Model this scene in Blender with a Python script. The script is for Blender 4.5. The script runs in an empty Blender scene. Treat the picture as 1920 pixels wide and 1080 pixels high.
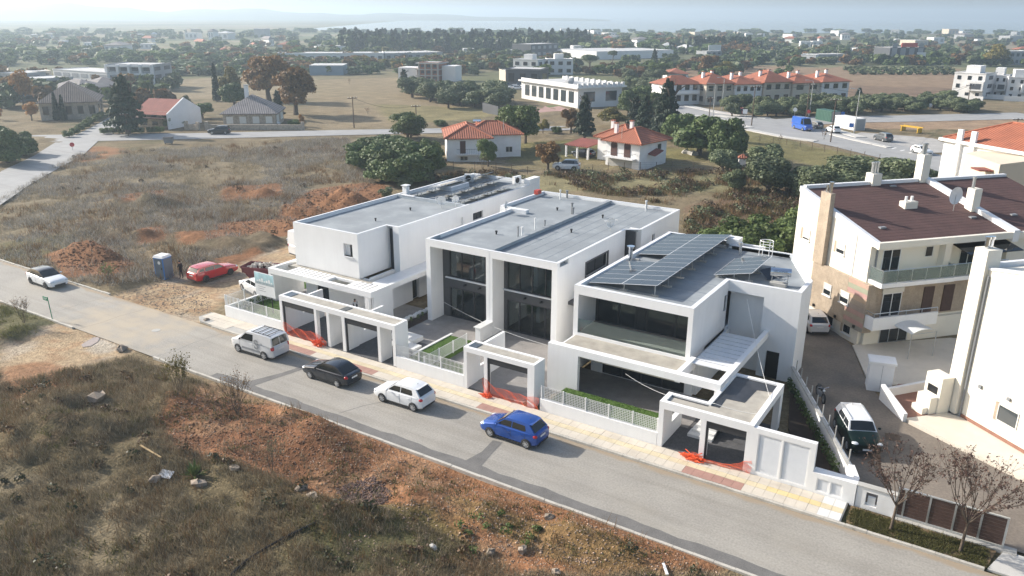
import bpy, math, random
import numpy as np
from mathutils import Matrix, Vector
R_ = math.radians
random.seed(7); RNG = np.random.default_rng(7)
sc = bpy.context.scene
C = sc.collection

# ---------------------------------------------------------------- camera
CAM_H, FPX = 23.8, 1490.0
def _rot(p, r, h):
    cp, sp = math.cos(p), math.sin(p)
    f = np.array([math.sin(h)*cp, math.cos(h)*cp, -sp]); ri = np.array([math.cos(h), -math.sin(h), 0.]); dn = np.cross(f, ri)
    c, s = math.cos(r), math.sin(r)
    return np.array([[c, -s, 0], [s, c, 0], [0, 0, 1]]) @ np.array([ri, dn, f])
RC = _rot(0.331985, 0.00523, -0.568158)
cam = bpy.data.objects.new('camera', bpy.data.cameras.new('camera')); C.objects.link(cam)
cam.data.sensor_width = 36; cam.data.lens = FPX/1920*36; cam.data.clip_start = 0.5; cam.data.clip_end = 30000
m = Matrix.Identity(4)
for i in range(3):
    m[i][0], m[i][1], m[i][2] = RC[0][i], -RC[1][i], -RC[2][i]
m[2][3] = CAM_H
cam.matrix_world = m
sc.camera = cam
# ---------------------------------------------------------------- light
SUN = Vector((1.0, 0.165, -0.53)).normalized()       # direction the light travels
world = bpy.data.worlds.new('World'); sc.world = world; world.use_nodes = True
nt = world.node_tree
sky = nt.nodes.new('ShaderNodeTexSky'); sky.sky_type = 'NISHITA'; sky.sun_disc = False
sky.sun_elevation = math.asin(-SUN.z); sky.sun_rotation = math.atan2(-SUN.x, -SUN.y)
sky.air_density = 1.0; sky.dust_density = 2.5; sky.ozone_density = 1.0
nt.nodes['Background'].inputs[1].default_value = 0.14
nt.links.new(sky.outputs[0], nt.nodes['Background'].inputs[0])
sl = bpy.data.lights.new('sun', 'SUN'); sl.energy = 5.0; sl.angle = R_(0.55); sl.color = (1.0, 0.94, 0.86)
so = bpy.data.objects.new('sun', sl); C.objects.link(so); so.rotation_euler = SUN.to_track_quat('-Z', 'Y').to_euler(); so.location = (-60, 0, 60)
sc.view_settings.view_transform = 'Standard'; sc.view_settings.look = 'None'; sc.view_settings.exposure = 0.57; sc.view_settings.gamma = 1.0
sc.view_settings.use_curve_mapping = False
sc.render.engine = 'CYCLES'
sc.cycles.use_denoising = True; sc.cycles.max_bounces = 6; sc.cycles.diffuse_bounces = 3; sc.cycles.transparent_max_bounces = 12
sc.cycles.volume_bounces = 0

# ---------------------------------------------------------------- survey helpers (positions read on the ground plane)
def ray(px, py): return RC.T @ np.array([(px-960)/FPX, (py-540)/FPX, 1.0])
def at(px, py, z=0.0):
    d = ray(px, py); t = (z-CAM_H)/d[2]; return np.array([d[0]*t, d[1]*t, z])
def hgt(px, py, xy):
    d = ray(px, py); t = (d[0]*xy[0]+d[1]*xy[1])/(d[0]**2+d[1]**2); return CAM_H+d[2]*t
def pxm(p):          # metres per photo pixel at a ground point
    c = RC @ (np.array([p[0], p[1], p[2] if len(p) > 2 else 0.]) - np.array([0, 0, CAM_H])); return c[2]/FPX

# ---------------------------------------------------------------- mesh helpers
class MB:
    def __init__(s): s.v = []; s.f = []
    def add(s, vs, fs):
        n = len(s.v); s.v += [tuple(map(float, p)) for p in vs]; s.f += [tuple(i+n for i in f) for f in fs]; return s
    def box(s, x0, x1, y0, y1, z0, z1):
        if x0 > x1: x0, x1 = x1, x0
        if y0 > y1: y0, y1 = y1, y0
        if z0 > z1: z0, z1 = z1, z0
        return s.add([(x0,y0,z0),(x1,y0,z0),(x1,y1,z0),(x0,y1,z0),(x0,y0,z1),(x1,y0,z1),(x1,y1,z1),(x0,y1,z1)],
                     [(0,3,2,1),(4,5,6,7),(0,1,5,4),(1,2,6,5),(2,3,7,6),(3,0,4,7)])
    def prism(s, pts, z0, z1):
        a = sum(pts[i][0]*pts[(i+1) % len(pts)][1]-pts[(i+1) % len(pts)][0]*pts[i][1] for i in range(len(pts)))
        if a < 0: pts = pts[::-1]
        n = len(pts); zz0 = z0 if isinstance(z0, (list, tuple)) else [z0]*n; zz1 = z1 if isinstance(z1, (list, tuple)) else [z1]*n
        return s.add([(p[0], p[1], z) for p, z in zip(pts, zz0)]+[(p[0], p[1], z) for p, z in zip(pts, zz1)],
                     [tuple(range(n-1, -1, -1)), tuple(range(n, 2*n))]+[(i, (i+1) % n, n+(i+1) % n, n+i) for i in range(n)])
    def poly(s, pts): return s.add(pts, [tuple(range(len(pts)))])
    def cyl(s, p0, p1, r0, r1=None, n=8, caps=True):
        r1 = r0 if r1 is None else r1
        p0 = Vector(p0); p1 = Vector(p1); d = (p1-p0).normalized(); u = d.orthogonal().normalized(); w = d.cross(u)
        vs = [p+(u*math.cos(2*math.pi*i/n)+w*math.sin(2*math.pi*i/n))*r for p, r in ((p0, r0), (p1, r1)) for i in range(n)]
        fs = [(i, (i+1) % n, n+(i+1) % n, n+i) for i in range(n)]
        if caps: fs += [tuple(range(n-1, -1, -1)), tuple(range(n, 2*n))]
        return s.add(vs, fs)
    def tube(s, pts, r, n=5):
        for a, b in zip(pts[:-1], pts[1:]): s.cyl(a, b, r, r, n)
        return s
    def bar(s, p0, p1, w, h):
        p0 = Vector(p0); p1 = Vector(p1); d = (p1-p0).normalized(); u = Vector((-d.y, d.x, 0)); u = u.normalized() if u.length > 1e-4 else Vector((1, 0, 0)); k = d.cross(u)
        q = [(-1,-1),(1,-1),(1,1),(-1,1)]
        return s.add([p+u*a*w/2+k*b*h/2 for p in (p0, p1) for a, b in q], [(0,1,2,3),(7,6,5,4),(0,4,5,1),(1,5,6,2),(2,6,7,3),(3,7,4,0)])
    def ell(s, c, rx, ry, rz, n=10, k=6, top=False):
        vs = []; fs = []
        for j in range(k+1):
            ph = (-math.pi/2 + math.pi*j/k) if not top else (math.pi/2*j/k)
            for i in range(n):
                th = 2*math.pi*i/n; vs.append((c[0]+rx*math.cos(ph)*math.cos(th), c[1]+ry*math.cos(ph)*math.sin(th), c[2]+rz*math.sin(ph)))
        for j in range(k):
            for i in range(n): fs.append((j*n+i, j*n+(i+1) % n, (j+1)*n+(i+1) % n, (j+1)*n+i))
        return s.add(vs, fs)
    def grid(s, P, closed=False):
        P = [[tuple(q) for q in r] for r in P]; n = len(P); k = len(P[0])
        return s.add([q for r in P for q in r], [(i*k+j, (i+1)*k+j, (i+1)*k+j+1, i*k+j+1) for i in range(n-1) for j in range(k-1)])
    # wall in plane; axis 'x' = runs along x at y=c ; holes = [(u0,u1,z0,z1)]
    def wall(s, axis, c0, c1, u0, u1, z0, z1, holes=()):
        us = sorted({u0, u1, *[h[0] for h in holes], *[h[1] for h in holes]}); zs = sorted({z0, z1, *[h[2] for h in holes], *[h[3] for h in holes]})
        us = [u for u in us if u0-1e-6 <= u <= u1+1e-6]; zs = [z for z in zs if z0-1e-6 <= z <= z1+1e-6]
        for a, b in zip(us[:-1], us[1:]):
            st = None
            for e, f in zip(zs[:-1], zs[1:]):
                hole = any(h[0] < (a+b)/2 < h[1] and h[2] < (e+f)/2 < h[3] for h in holes)
                if not hole and st is None: st = e
                if hole and st is not None: s._w(axis, c0, c1, a, b, st, e); st = None
            if st is not None: s._w(axis, c0, c1, a, b, st, zs[-1])
        return s
    def _w(s, axis, c0, c1, a, b, e, f):
        if axis == 'x': s.box(a, b, c0, c1, e, f)
        else: s.box(c0, c1, a, b, e, f)

def mesh_np(name, V, F):
    V = np.asarray(V, np.float32); F = np.asarray(F, np.int32); k = F.shape[1]
    me = bpy.data.meshes.new(name); me.vertices.add(len(V)); me.vertices.foreach_set('co', V.ravel())
    me.loops.add(F.size); me.loops.foreach_set('vertex_index', F.ravel())
    me.polygons.add(len(F)); me.polygons.foreach_set('loop_start', np.arange(0, F.size, k, dtype=np.int32))
    me.update(calc_edges=True); return me
def mesh_mb(name, mb):
    me = bpy.data.meshes.new(name); me.from_pydata(mb.v, [], mb.f); me.update(); return me
def smooth(me, ang=35):
    me.polygons.foreach_set('use_smooth', np.ones(len(me.polygons), bool))
    try: me.set_sharp_from_angle(angle=R_(ang))
    except Exception: pass
BASE = {}
def thing(name, label, cat, loc=(0, 0, 0), rz=0.0, group=None):
    o = bpy.data.objects.new(name, None); C.objects.link(o); o.location = tuple(float(c) for c in loc); o.rotation_euler = (0, 0, rz)
    o.empty_display_size = 0.3; o['label'] = label; o['category'] = cat
    if group: o['group'] = group
    BASE[o.name] = (Vector(o.location), rz); return o
def root_of(o):
    while o.parent: o = o.parent
    return o
def part(name, geo, material, parent=None, world=True, sm=None, label=None, loc=None, rz=0.0, kind=None, scale=None):
    """geo: MB or mesh. world=True: MB coordinates are world, taken into the parent's frame"""
    if isinstance(geo, MB):
        if parent is not None and world:
            L, rr = BASE[root_of(parent).name]; c, s_ = math.cos(-rr), math.sin(-rr)
            geo.v = [((x-L.x)*c-(y-L.y)*s_, (x-L.x)*s_+(y-L.y)*c, z-L.z) for x, y, z in geo.v]
        me = mesh_mb(name, geo)
        if sm: smooth(me, sm)
    else: me = geo
    if material is not None and len(me.materials) == 0: me.materials.append(material)
    o = bpy.data.objects.new(name, me); C.objects.link(o)
    if parent is not None: o.parent = parent
    if loc is not None: o.location = tuple(float(c) for c in loc)
    if rz: o.rotation_euler = (0, 0, rz)
    if scale is not None: o.scale = scale
    if label: o['label'] = label
    if kind: o['kind'] = kind
    return o
def tag(o, label=None, cat=None, group=None, kind=None):
    if label: o['label'] = label
    if cat: o['category'] = cat
    if group: o['group'] = group
    if kind: o['kind'] = kind
    return o
def struct(name, geo, material, label=None, sm=None):
    o = part(name, geo, material, None, sm=sm); o['kind'] = 'structure'
    if label: o['label'] = label
    return o
def copy_tree(o, parent=None):
    c = o.copy(); C.objects.link(c); c.parent = parent
    for ch in list(o.children): copy_tree(ch, c)
    return c

# ---------------------------------------------------------------- materials
def _n(nt, t, **kw):
    n = nt.nodes.new(t)
    for k, v in kw.items(): setattr(n, k, v)
    return n
def mat(name, col, rough=0.7, var=0.08, scale=1.5, metal=0.0, bump=0.0, bscale=20.0, spec=0.5, emit=None, alpha=None, trans=0.0, coat=0.0, fine=0.0, fscale=30., stain=None, stain_amt=0.0, stain_scale=0.5, island=0.0, streak=0.0, sdir=(4., 4., .25)):
    M = bpy.data.materials.new(name); M.use_nodes = True; nt = M.node_tree; b = nt.nodes['Principled BSDF']
    b.inputs['Roughness'].default_value = rough; b.inputs['Metallic'].default_value = metal; b.inputs['Specular IOR Level'].default_value = spec
    b.inputs['Transmission Weight'].default_value = trans; b.inputs['Coat Weight'].default_value = coat
    col = tuple(col)
    geo = _n(nt, 'ShaderNodeNewGeometry')
    cur = None
    def mixc(fac, a, bb, amt=None):
        mx = _n(nt, 'ShaderNodeMix', data_type='RGBA')
        if fac is not None: nt.links.new(fac, mx.inputs[0])
        for sck, val in ((6, a), (7, bb)):
            if isinstance(val, tuple): mx.inputs[sck].default_value = (*val, 1)
            else: nt.links.new(val, mx.inputs[sck])
        return mx.outputs[2]
    def noise(s, det=4.0, rg=0.55):
        n = _n(nt, 'ShaderNodeTexNoise'); n.inputs['Scale'].default_value = s; n.inputs['Detail'].default_value = det; n.inputs['Roughness'].default_value = rg
        nt.links.new(geo.outputs['Position'], n.inputs['Vector']); return n.outputs['Fac']
    def ramp(f, a, bb):
        r = _n(nt, 'ShaderNodeMapRange'); r.inputs[1].default_value = a; r.inputs[2].default_value = bb; nt.links.new(f, r.inputs[0]); return r.outputs[0]
    lo = tuple(c*(1-var) for c in col); hi = tuple(min(c*(1+var), 1) for c in col)
    cur = mixc(ramp(noise(scale), 0.3, 0.7), lo, hi) if var > 0 else col
    if fine > 0:
        f2 = mixc(ramp(noise(fscale, 2.0), 0.3, 0.7), (1-fine,)*3, (1+fine,)*3)
        mm = _n(nt, 'ShaderNodeMix', data_type='RGBA', blend_type='MULTIPLY'); mm.inputs[0].default_value = 1
        if isinstance(cur, tuple): mm.inputs[6].default_value = (*cur, 1)
        else: nt.links.new(cur, mm.inputs[6])
        nt.links.new(f2, mm.inputs[7]); cur = mm.outputs[2]
    if stain:
        r = ramp(noise(stain_scale, 6.0, 0.65), 0.52, 0.72)
        ml = _n(nt, 'ShaderNodeMath', operation='MULTIPLY'); nt.links.new(r, ml.inputs[0]); ml.inputs[1].default_value = stain_amt
        cur = mixc(ml.outputs[0], cur, tuple(stain))
    if streak > 0:
        vm = _n(nt, 'ShaderNodeVectorMath', operation='MULTIPLY'); nt.links.new(geo.outputs['Position'], vm.inputs[0]); vm.inputs[1].default_value = sdir
        n3_ = _n(nt, 'ShaderNodeTexNoise'); n3_.inputs['Scale'].default_value = 1.0; n3_.inputs['Detail'].default_value = 5.0; nt.links.new(vm.outputs[0], n3_.inputs['Vector'])
        f2 = mixc(ramp(n3_.outputs['Fac'], 0.45, 0.75), (1.0,)*3, (1-streak, 1-streak*1.05, 1-streak*1.15))
        mm = _n(nt, 'ShaderNodeMix', data_type='RGBA', blend_type='MULTIPLY'); mm.inputs[0].default_value = 1
        if isinstance(cur, tuple): mm.inputs[6].default_value = (*cur, 1)
        else: nt.links.new(cur, mm.inputs[6])
        nt.links.new(f2, mm.inputs[7]); cur = mm.outputs[2]
    if island > 0:
        f2 = mixc(geo.outputs['Random Per Island'], (1-island,)*3, (1+island,)*3)
        mm = _n(nt, 'ShaderNodeMix', data_type='RGBA', blend_type='MULTIPLY'); mm.inputs[0].default_value = 1
        if isinstance(cur, tuple): mm.inputs[6].default_value = (*cur, 1)
        else: nt.links.new(cur, mm.inputs[6])
        nt.links.new(f2, mm.inputs[7]); cur = mm.outputs[2]
    if isinstance(cur, tuple): b.inputs['Base Color'].default_value = (*cur, 1)
    else: nt.links.new(cur, b.inputs['Base Color'])
    if bump > 0:
        bn = _n(nt, 'ShaderNodeBump'); bn.inputs['Strength'].default_value = bump; bn.inputs['Distance'].default_value = 0.02
        nt.links.new(noise(bscale), bn.inputs['Height']); nt.links.new(bn.outputs[0], b.inputs['Normal'])
    if emit: b.inputs['Emission Color'].default_value = (*emit[:3], 1); b.inputs['Emission Strength'].default_value = emit[3]
    if alpha is not None: b.inputs['Alpha'].default_value = alpha
    return M
def leaf_mat(name, cols, trans=0.25, rough=0.6):
    M = bpy.data.materials.new(name); M.use_nodes = True; nt = M.node_tree; b = nt.nodes['Principled BSDF']; out = nt.nodes['Material Output']
    g = _n(nt, 'ShaderNodeNewGeometry'); r = _n(nt, 'ShaderNodeValToRGB'); nt.links.new(g.outputs['Random Per Island'], r.inputs[0])
    el = r.color_ramp.elements
    while len(el) < len(cols): el.new(0.5)
    for i, c in enumerate(cols): el[i].position = i/(len(cols)-1); el[i].color = (*c, 1)
    oi = _n(nt, 'ShaderNodeObjectInfo'); hs = _n(nt, 'ShaderNodeHueSaturation')
    mr = _n(nt, 'ShaderNodeMapRange'); mr.inputs[3].default_value = 0.75; mr.inputs[4].default_value = 1.25
    nt.links.new(oi.outputs['Random'], mr.inputs[0]); nt.links.new(mr.outputs[0], hs.inputs['Value']); nt.links.new(r.outputs[0], hs.inputs['Color'])
    b.inputs['Roughness'].default_value = rough; b.inputs['Specular IOR Level'].default_value = 0.3
    nt.links.new(hs.outputs[0], b.inputs['Base Color'])
    t = _n(nt, 'ShaderNodeBsdfTranslucent'); nt.links.new(hs.outputs[0], t.inputs[0]); mx = _n(nt, 'ShaderNodeMixShader'); mx.inputs[0].default_value = trans
    nt.links.new(b.outputs[0], mx.inputs[1]); nt.links.new(t.outputs[0], mx.inputs[2]); nt.links.new(mx.outputs[0], out.inputs[0]); return M
def glass_dark(name, col=(0.02, 0.024, 0.028), rough=0.03): return mat(name, col, rough=rough, var=0, spec=0.8)
def clear_glass(name, tint=(0.75, 0.88, 0.86), a=0.25, milk=0.0):
    M = bpy.data.materials.new(name); M.use_nodes = True; nt = M.node_tree; out = nt.nodes['Material Output']; nt.nodes.remove(nt.nodes['Principled BSDF'])
    t = _n(nt, 'ShaderNodeBsdfTransparent'); t.inputs[0].default_value = (*tint, 1); g = _n(nt, 'ShaderNodeBsdfGlossy'); g.inputs['Roughness'].default_value = 0.02
    fr = _n(nt, 'ShaderNodeFresnel'); fr.inputs[0].default_value = 1.5; mx = _n(nt, 'ShaderNodeMixShader')
    nt.links.new(fr.outputs[0], mx.inputs[0]); nt.links.new(t.outputs[0], mx.inputs[1]); nt.links.new(g.outputs[0], mx.inputs[2]); 
    if milk > 0:
        df = _n(nt, 'ShaderNodeBsdfDiffuse'); df.inputs[0].default_value = (.62, .72, .68, 1); m2 = _n(nt, 'ShaderNodeMixShader'); m2.inputs[0].default_value = milk; nt.links.new(mx.outputs[0], m2.inputs[1]); nt.links.new(df.outputs[0], m2.inputs[2]); nt.links.new(m2.outputs[0], out.inputs[0])
    else: nt.links.new(mx.outputs[0], out.inputs[0])
    return M

M = {}
M['white'] = mat('white_plaster', (0.79, 0.79, 0.78), 0.75, 0.03, 0.6, bump=0.1, bscale=60, streak=0.03)
M['whitew'] = mat('white_painted_wall', (0.78, 0.775, 0.76), 0.8, 0.05, 0.7, stain=(0.55, 0.5, 0.42), stain_amt=0.25, stain_scale=0.9)
M['coping'] = mat('white_coping', (0.70, 0.71, 0.72), 0.5, 0.05, 2)
M['membrane'] = mat('grey_roof_membrane', (0.245, 0.268, 0.282), 0.75, 0.12, 0.5, fine=0.12, fscale=25, stain=(0.36, 0.385, 0.395), stain_amt=0.5, stain_scale=0.5)
M['membrane_up'] = mat('grey_membrane_upstand', (0.36, 0.40, 0.43), 0.7, 0.1, 2)
M['seam'] = mat('membrane_seam', (0.14, 0.17, 0.20), 0.7, 0.1, 2)
M['anthracite'] = mat('anthracite_metal', (0.028, 0.030, 0.034), 0.45, 0.1, 3)
M['spandrel'] = mat('dark_grey_render', (0.075, 0.075, 0.078), 0.7, 0.08, 3)
M['black'] = mat('black_paint', (0.012, 0.012, 0.014), 0.4, 0.1, 3)
M['glassd'] = glass_dark('dark_window_glass')
M['glassl'] = mat('window_glass_bluish', (0.05, 0.06, 0.065), 0.03, 0, spec=0.9)
M['glassc'] = clear_glass('balustrade_glass', (.84, .93, .91), milk=.06)
M['glassr'] = clear_glass('room_window_glass', (.68, .73, .73))
M['terrace'] = mat('grey_terrace_tiles', (0.27, 0.255, 0.24), 0.6, 0.14, 1.2, fine=0.08, fscale=12)
M['screed'] = mat('tan_cement_screed', (0.37, 0.345, 0.295), 0.85, 0.16, 1.5, fine=0.1)
M['bitumen'] = mat('black_bitumen_coat', (0.035, 0.037, 0.042), 0.35, 0.35, 1.8)
M['paver_dark'] = mat('dark_concrete_pavers', (0.085, 0.085, 0.088), 0.85, 0.2, 4, fine=0.25, fscale=14)
M['marble'] = mat('white_marble', (0.72, 0.72, 0.70), 0.3, 0.08, 2)
M['metal'] = mat('galvanised_metal', (0.55, 0.57, 0.58), 0.35, 0.06, 4, metal=0.8)
M['chrome'] = mat('polished_steel', (0.75, 0.77, 0.80), 0.12, 0.03, 3, metal=1.0)
M['pvc'] = mat('white_pvc', (0.75, 0.75, 0.74), 0.4, 0.03, 3)
M['greypipe'] = mat('grey_pipe', (0.22, 0.23, 0.24), 0.5, 0.1, 3)
M['pvglass'] = mat('solar_cell_glass', (0.022, 0.027, 0.038), 0.10, 0.08, 3, spec=0.5)
M['pvframe'] = mat('solar_panel_frame', (0.62, 0.64, 0.66), 0.4, 0.03, 3)
M['concrete'] = mat('pale_concrete', (0.40, 0.39, 0.36), 0.9, 0.12, 1.2, fine=0.1, stain=(0.22, 0.2, 0.17), stain_amt=0.4)
M['timber'] = mat('weathered_pole_timber', (0.11, 0.075, 0.05), 0.85, 0.2, 4)
M['rubber'] = mat('tyre_rubber', (0.018, 0.018, 0.019), 0.8, 0.15, 5)
M['rim'] = mat('silver_wheel_rim', (0.55, 0.56, 0.57), 0.35, 0.04, 5, metal=0.6)
M['rimd'] = mat('dark_wheel_rim', (0.06, 0.06, 0.065), 0.35, 0.04, 5, metal=0.6)
M['carglass'] = mat('car_window_glass', (0.012, 0.015, 0.017), 0.04, 0, spec=0.7)
M['trim'] = mat('black_plastic_trim', (0.02, 0.02, 0.021), 0.55, 0.1, 6)
M['lamp_red'] = mat('red_tail_lamp', (0.45, 0.015, 0.02), 0.15, 0, spec=0.7)
M['lamp_clear'] = mat('clear_headlamp', (0.55, 0.58, 0.60), 0.1, 0, spec=0.8)
M['plate'] = mat('licence_plate', (0.72, 0.72, 0.70), 0.5, 0.02, 5)
# ================================================================ ground
def vnoise(x, y, seed):
    r = np.random.default_rng(seed); T = r.random((257, 257)); xi = np.floor(x).astype(int); yi = np.floor(y).astype(int); fx = x-xi; fy = y-yi
    fx = fx*fx*(3-2*fx); fy = fy*fy*(3-2*fy); a = T[xi % 257, yi % 257]; b = T[(xi+1) % 257, yi % 257]; c = T[xi % 257, (yi+1) % 257]; d = T[(xi+1) % 257, (yi+1) % 257]
    return (a*(1-fx)+b*fx)*(1-fy)+(c*(1-fx)+d*fx)*fy
def fbm(x, y, s, seed, o=4):
    t = 0; a = 1; n = 0
    for k in range(o): t = t+a*vnoise(x*s*2**k+k*17.3, y*s*2**k-k*9.1, seed+k); n += a; a *= .55
    return t/n
def geo_steps(a, end, st, g=1.09):
    out = []; x = a; d = st
    while abs(x-a) < abs(end-a): x += d; out.append(x); d *= g
    return out
gx = geo_steps(-262, -6500, -2.2)[::-1] + list(np.arange(-262, -112, 1.5)) + list(np.arange(-112, 16, .5)) + list(np.arange(16, 80, 2.)) + geo_steps(80, 3800, 3)
gy = geo_steps(12, -80, -2)[::-1] + list(np.arange(12, 78, .5)) + list(np.arange(78, 270, 1.5)) + geo_steps(270, 7500, 2.2)
GX, GY = np.meshgrid(np.array(gx), np.array(gy), indexing='ij')
def inpoly(poly, X=None, Y=None):
    X = GX if X is None else X; Y = GY if Y is None else Y
    c = np.zeros(X.shape, bool); n = len(poly)
    for i in range(n):
        x0, y0 = poly[i][:2]; x1, y1 = poly[(i+1) % n][:2]
        if y0 == y1: continue
        c ^= ((y0 > Y) != (y1 > Y)) & (X < (x1-x0)*(Y-y0)/(y1-y0)+x0)
    return c
def ppoly(*pts): return [at(*p)[:2] for p in pts]
def blur(a, k):
    a = a.astype(float)
    for _ in range(k):
        b = np.pad(a, 1, mode='edge'); a = (b[:-2, 1:-1]+b[2:, 1:-1]+b[1:-1, :-2]+b[1:-1, 2:]+a*2)/6
    return a
def sst(a, b, x): t = np.clip((x-a)/(b-a), 0, 1); return t*t*(3-2*t)
# paved areas (flat)
STREET = [(-190, 30.6), (40, 30.6), (40, 36.95), (-190, 36.95)]
LOTS = [(-54.6, 36.6), (40, 36.6), (40, 60), (6, 78), (-12, 88), (-20, 76), (-54.6, 76)]
YARD = [at(205, 552)[:2], at(372, 604)[:2], at(420, 560)[:2], at(560, 480)[:2], at(545, 455)[:2], at(440, 500)[:2], at(330, 520)[:2], at(240, 545)[:2]]
TRACK = [at(275, 655)[:2], at(118, 598)[:2], at(0, 660)[:2], at(0, 720)[:2]]
RL = [(-95, 30.6), (-90, 36.9), (-118.8, 53.4), (-144.6, 78.3), (-117, 120), (-85, 148), (-90, 156), (-124.3, 127.6), (-169.4, 101.5), (-175, 96), (-157, 86), (-145.2, 73), (-130.8, 59.2), (-105, 33)]
AVE = [at(*p)[:2] for p in ((1215, 180), (1300, 198), (1420, 216), (1560, 216), (1940, 208), (1940, 226), (1640, 240), (1800, 275), (1940, 330), (1940, 372), (1760, 322), (1560, 275), (1400, 245), (1250, 212), (1195, 195))]
paved = inpoly(AVE) | inpoly(STREET) | inpoly(LOTS) | inpoly(YARD) | inpoly(TRACK) | inpoly(RL)
near = sst(190, 120, np.hypot(GX+40, GY-50))
flat = np.clip(blur(paved, 6)*1.9, 0, 1)
Hh = (fbm(GX, GY, .09, 11)-.5)*1.1 + (fbm(GX, GY, .45, 21)-.5)*.45 + (fbm(GX, GY, 1.6, 31, 2)-.5)*.12
def mound(px, py, rx, ry, h, ang=0., z=0):
    c = at(px, py); a = R_(ang); dx = GX-c[0]; dy = GY-c[1]; u = dx*math.cos(a)+dy*math.sin(a); v = -dx*math.sin(a)+dy*math.cos(a)
    return h*np.exp(-((u/rx)**2+(v/ry)**2)**1.3)
MD = 0
for a in ((640, 385, 4.5, 2.2, 2.2, 10), (560, 400, 4, 1.6, 1.2, 0), (470, 365, 5, 1.4, 1.1, 10), (270, 385, 5, 1.8, 1.5, 25), (300, 445, 6, 1.5, 1.0, 15), (430, 460, 6, 1.5, 1.1, 10), (150, 478, 3.2, 1.8, 1.5, 0), (320, 487, 5, 1.6, 1.0, 0), (205, 492, 2.6, 1.4, .9, 0),
          (250, 445, 3, 1.2, .7, 0), (500, 455, 3.0, 1.2, .9, 0), (350, 470, 2.5, 1., .7, 30), (560, 430, 3.5, 1.2, .9, -10),
          (420, 800, 6, 3, .9, 0), (640, 850, 6, 2.6, .7, 0), (330, 760, 3, 1.4, .8, 0), (150, 790, 5, 2.5, 1.2, 0), (560, 780, 4, 1.3, .7, -10), (230, 850, 5, 2, .9, 10), (40, 850, 4, 2.4, 1.1, 0), (860, 960, 4, 1.8, .6, 0), (700, 930, 3, 1.4, .6, 0), (1100, 1010, 4, 1.5, .45, 0), (60, 640, 4, 1.6, .7, 0), (470, 890, 3, 1.2, .7, 0), (660, 980, 3.5, 1.5, .6, 20),
          (1420, 246, 3, 2, 1.2, 0)):
    MD = MD + mound(*a)
MD = MD*np.where(GY > 38, 1.0, 1.0)*(.1+1.7*fbm(GX, GY, .35, 61, 4)**1.3)
Z = (Hh*near*np.clip(1-flat, 0, 1) + MD*np.clip(1-flat*.9, 0, 1)) - .07*np.clip(flat*1.5, 0, 1)
Z = np.where(paved, np.minimum(Z, -.05), Z)
Z = Z - .25*(1-near)*(1-np.clip(flat, 0, 1))*0
# ---- ground cover colours (what grows or lies there)
n1 = fbm(GX, GY, .06, 101); n2 = fbm(GX, GY, .35, 111); n3 = fbm(GX, GY, 1.3, 121, 3); n4 = fbm(GX, GY, .012, 131)
def colr(*c): return np.array(c, float)
STRAW, PALE, BROWN, GREEN, RED, REDD, TAN, GREYD = colr(.19, .15, .09), colr(.31, .27, .20), colr(.11, .08, .05), colr(.085, .095, .035), colr(.245, .122, .062), colr(.145, .07, .038), colr(.36, .27, .17), colr(.33, .30, .25)
COL = np.empty(GX.shape+(3,)); COL[:] = STRAW
def lay(c, w): 
    global COL
    w = w[..., None]; COL = COL*(1-w)+c*w
lay(BROWN, sst(.45, .7, n2*.6+n1*.4)*.7); lay(PALE, sst(.52, .72, n3*.5+n2*.5)*.55); lay(GREEN, sst(.54, .7, n1*.5+n2*.5)*.55)
def region(poly, c, amt=1., k=5, lo=.35, hi=.6, nz=.7, n=None):
    w = sst(lo, hi, blur(inpoly(poly), k)+((n2 if n is None else n)-.5)*nz); lay(c, w*amt); return w
# far plain: fields of different cover
far = sst(150, 260, np.hypot(GX+40, GY-50))
vfar = sst(300, 420, np.hypot(GX, GY)); lay(colr(.18, .16, .10), far*.6); lay(colr(.11, .125, .06), far*sst(.45, .58, n4)*.8); lay(colr(.22, .165, .105), far*sst(.42, .3, n4)*.6); lay(colr(.095, .11, .058), vfar*.75); lay(colr(.25, .205, .14), vfar*sst(.50, .56, fbm(GX, GY, .012, 141))*.85); lay(colr(.16, .17, .09), vfar*sst(.54, .58, fbm(GX, GY, .016, 151))*.7)
for poly, c in ((((590, 150), (760, 145), (840, 168), (1010, 195), (900, 225), (720, 238), (590, 240)), colr(.235, .185, .115)),
                (((700, 195), (990, 205), (900, 225), (740, 236)), colr(.19, .165, .08)),
                (((290, 150), (590, 140), (590, 185), (300, 185)), colr(.25, .20, .13)),
                (((1180, 120), (1800, 130), (1790, 185), (1560, 180), (1300, 150)), colr(.24, .165, .11)),
                (((1590, 160), (1785, 165), (1785, 185), (1590, 190)), colr(.17, .12, .085)),
                (((1260, 222), (1400, 245), (1750, 320), (1640, 330), (1380, 310), (1280, 280)), colr(.165, .15, .065)),
                (((960, 268), (1080, 262), (1290, 280), (1390, 310), (1100, 318), (950, 315)), colr(.165, .15, .06)),
                (((1500, 222), (1920, 212), (1920, 245), (1560, 240)), colr(.30, .21, .14))):
    region(ppoly(*poly), c, .85, 3)
region(ppoly((830, 300), (1500, 300), (1700, 420), (1280, 440), (1000, 345)), colr(.20, .16, .10), .6)
region(ppoly((1270, 390), (1480, 350), (1500, 420), (1350, 440)), colr(.17, .11, .07), .8)
region(ppoly((960, 330), (1330, 320), (1400, 360), (1010, 362)), colr(.22, .20, .105), .7)
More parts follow.
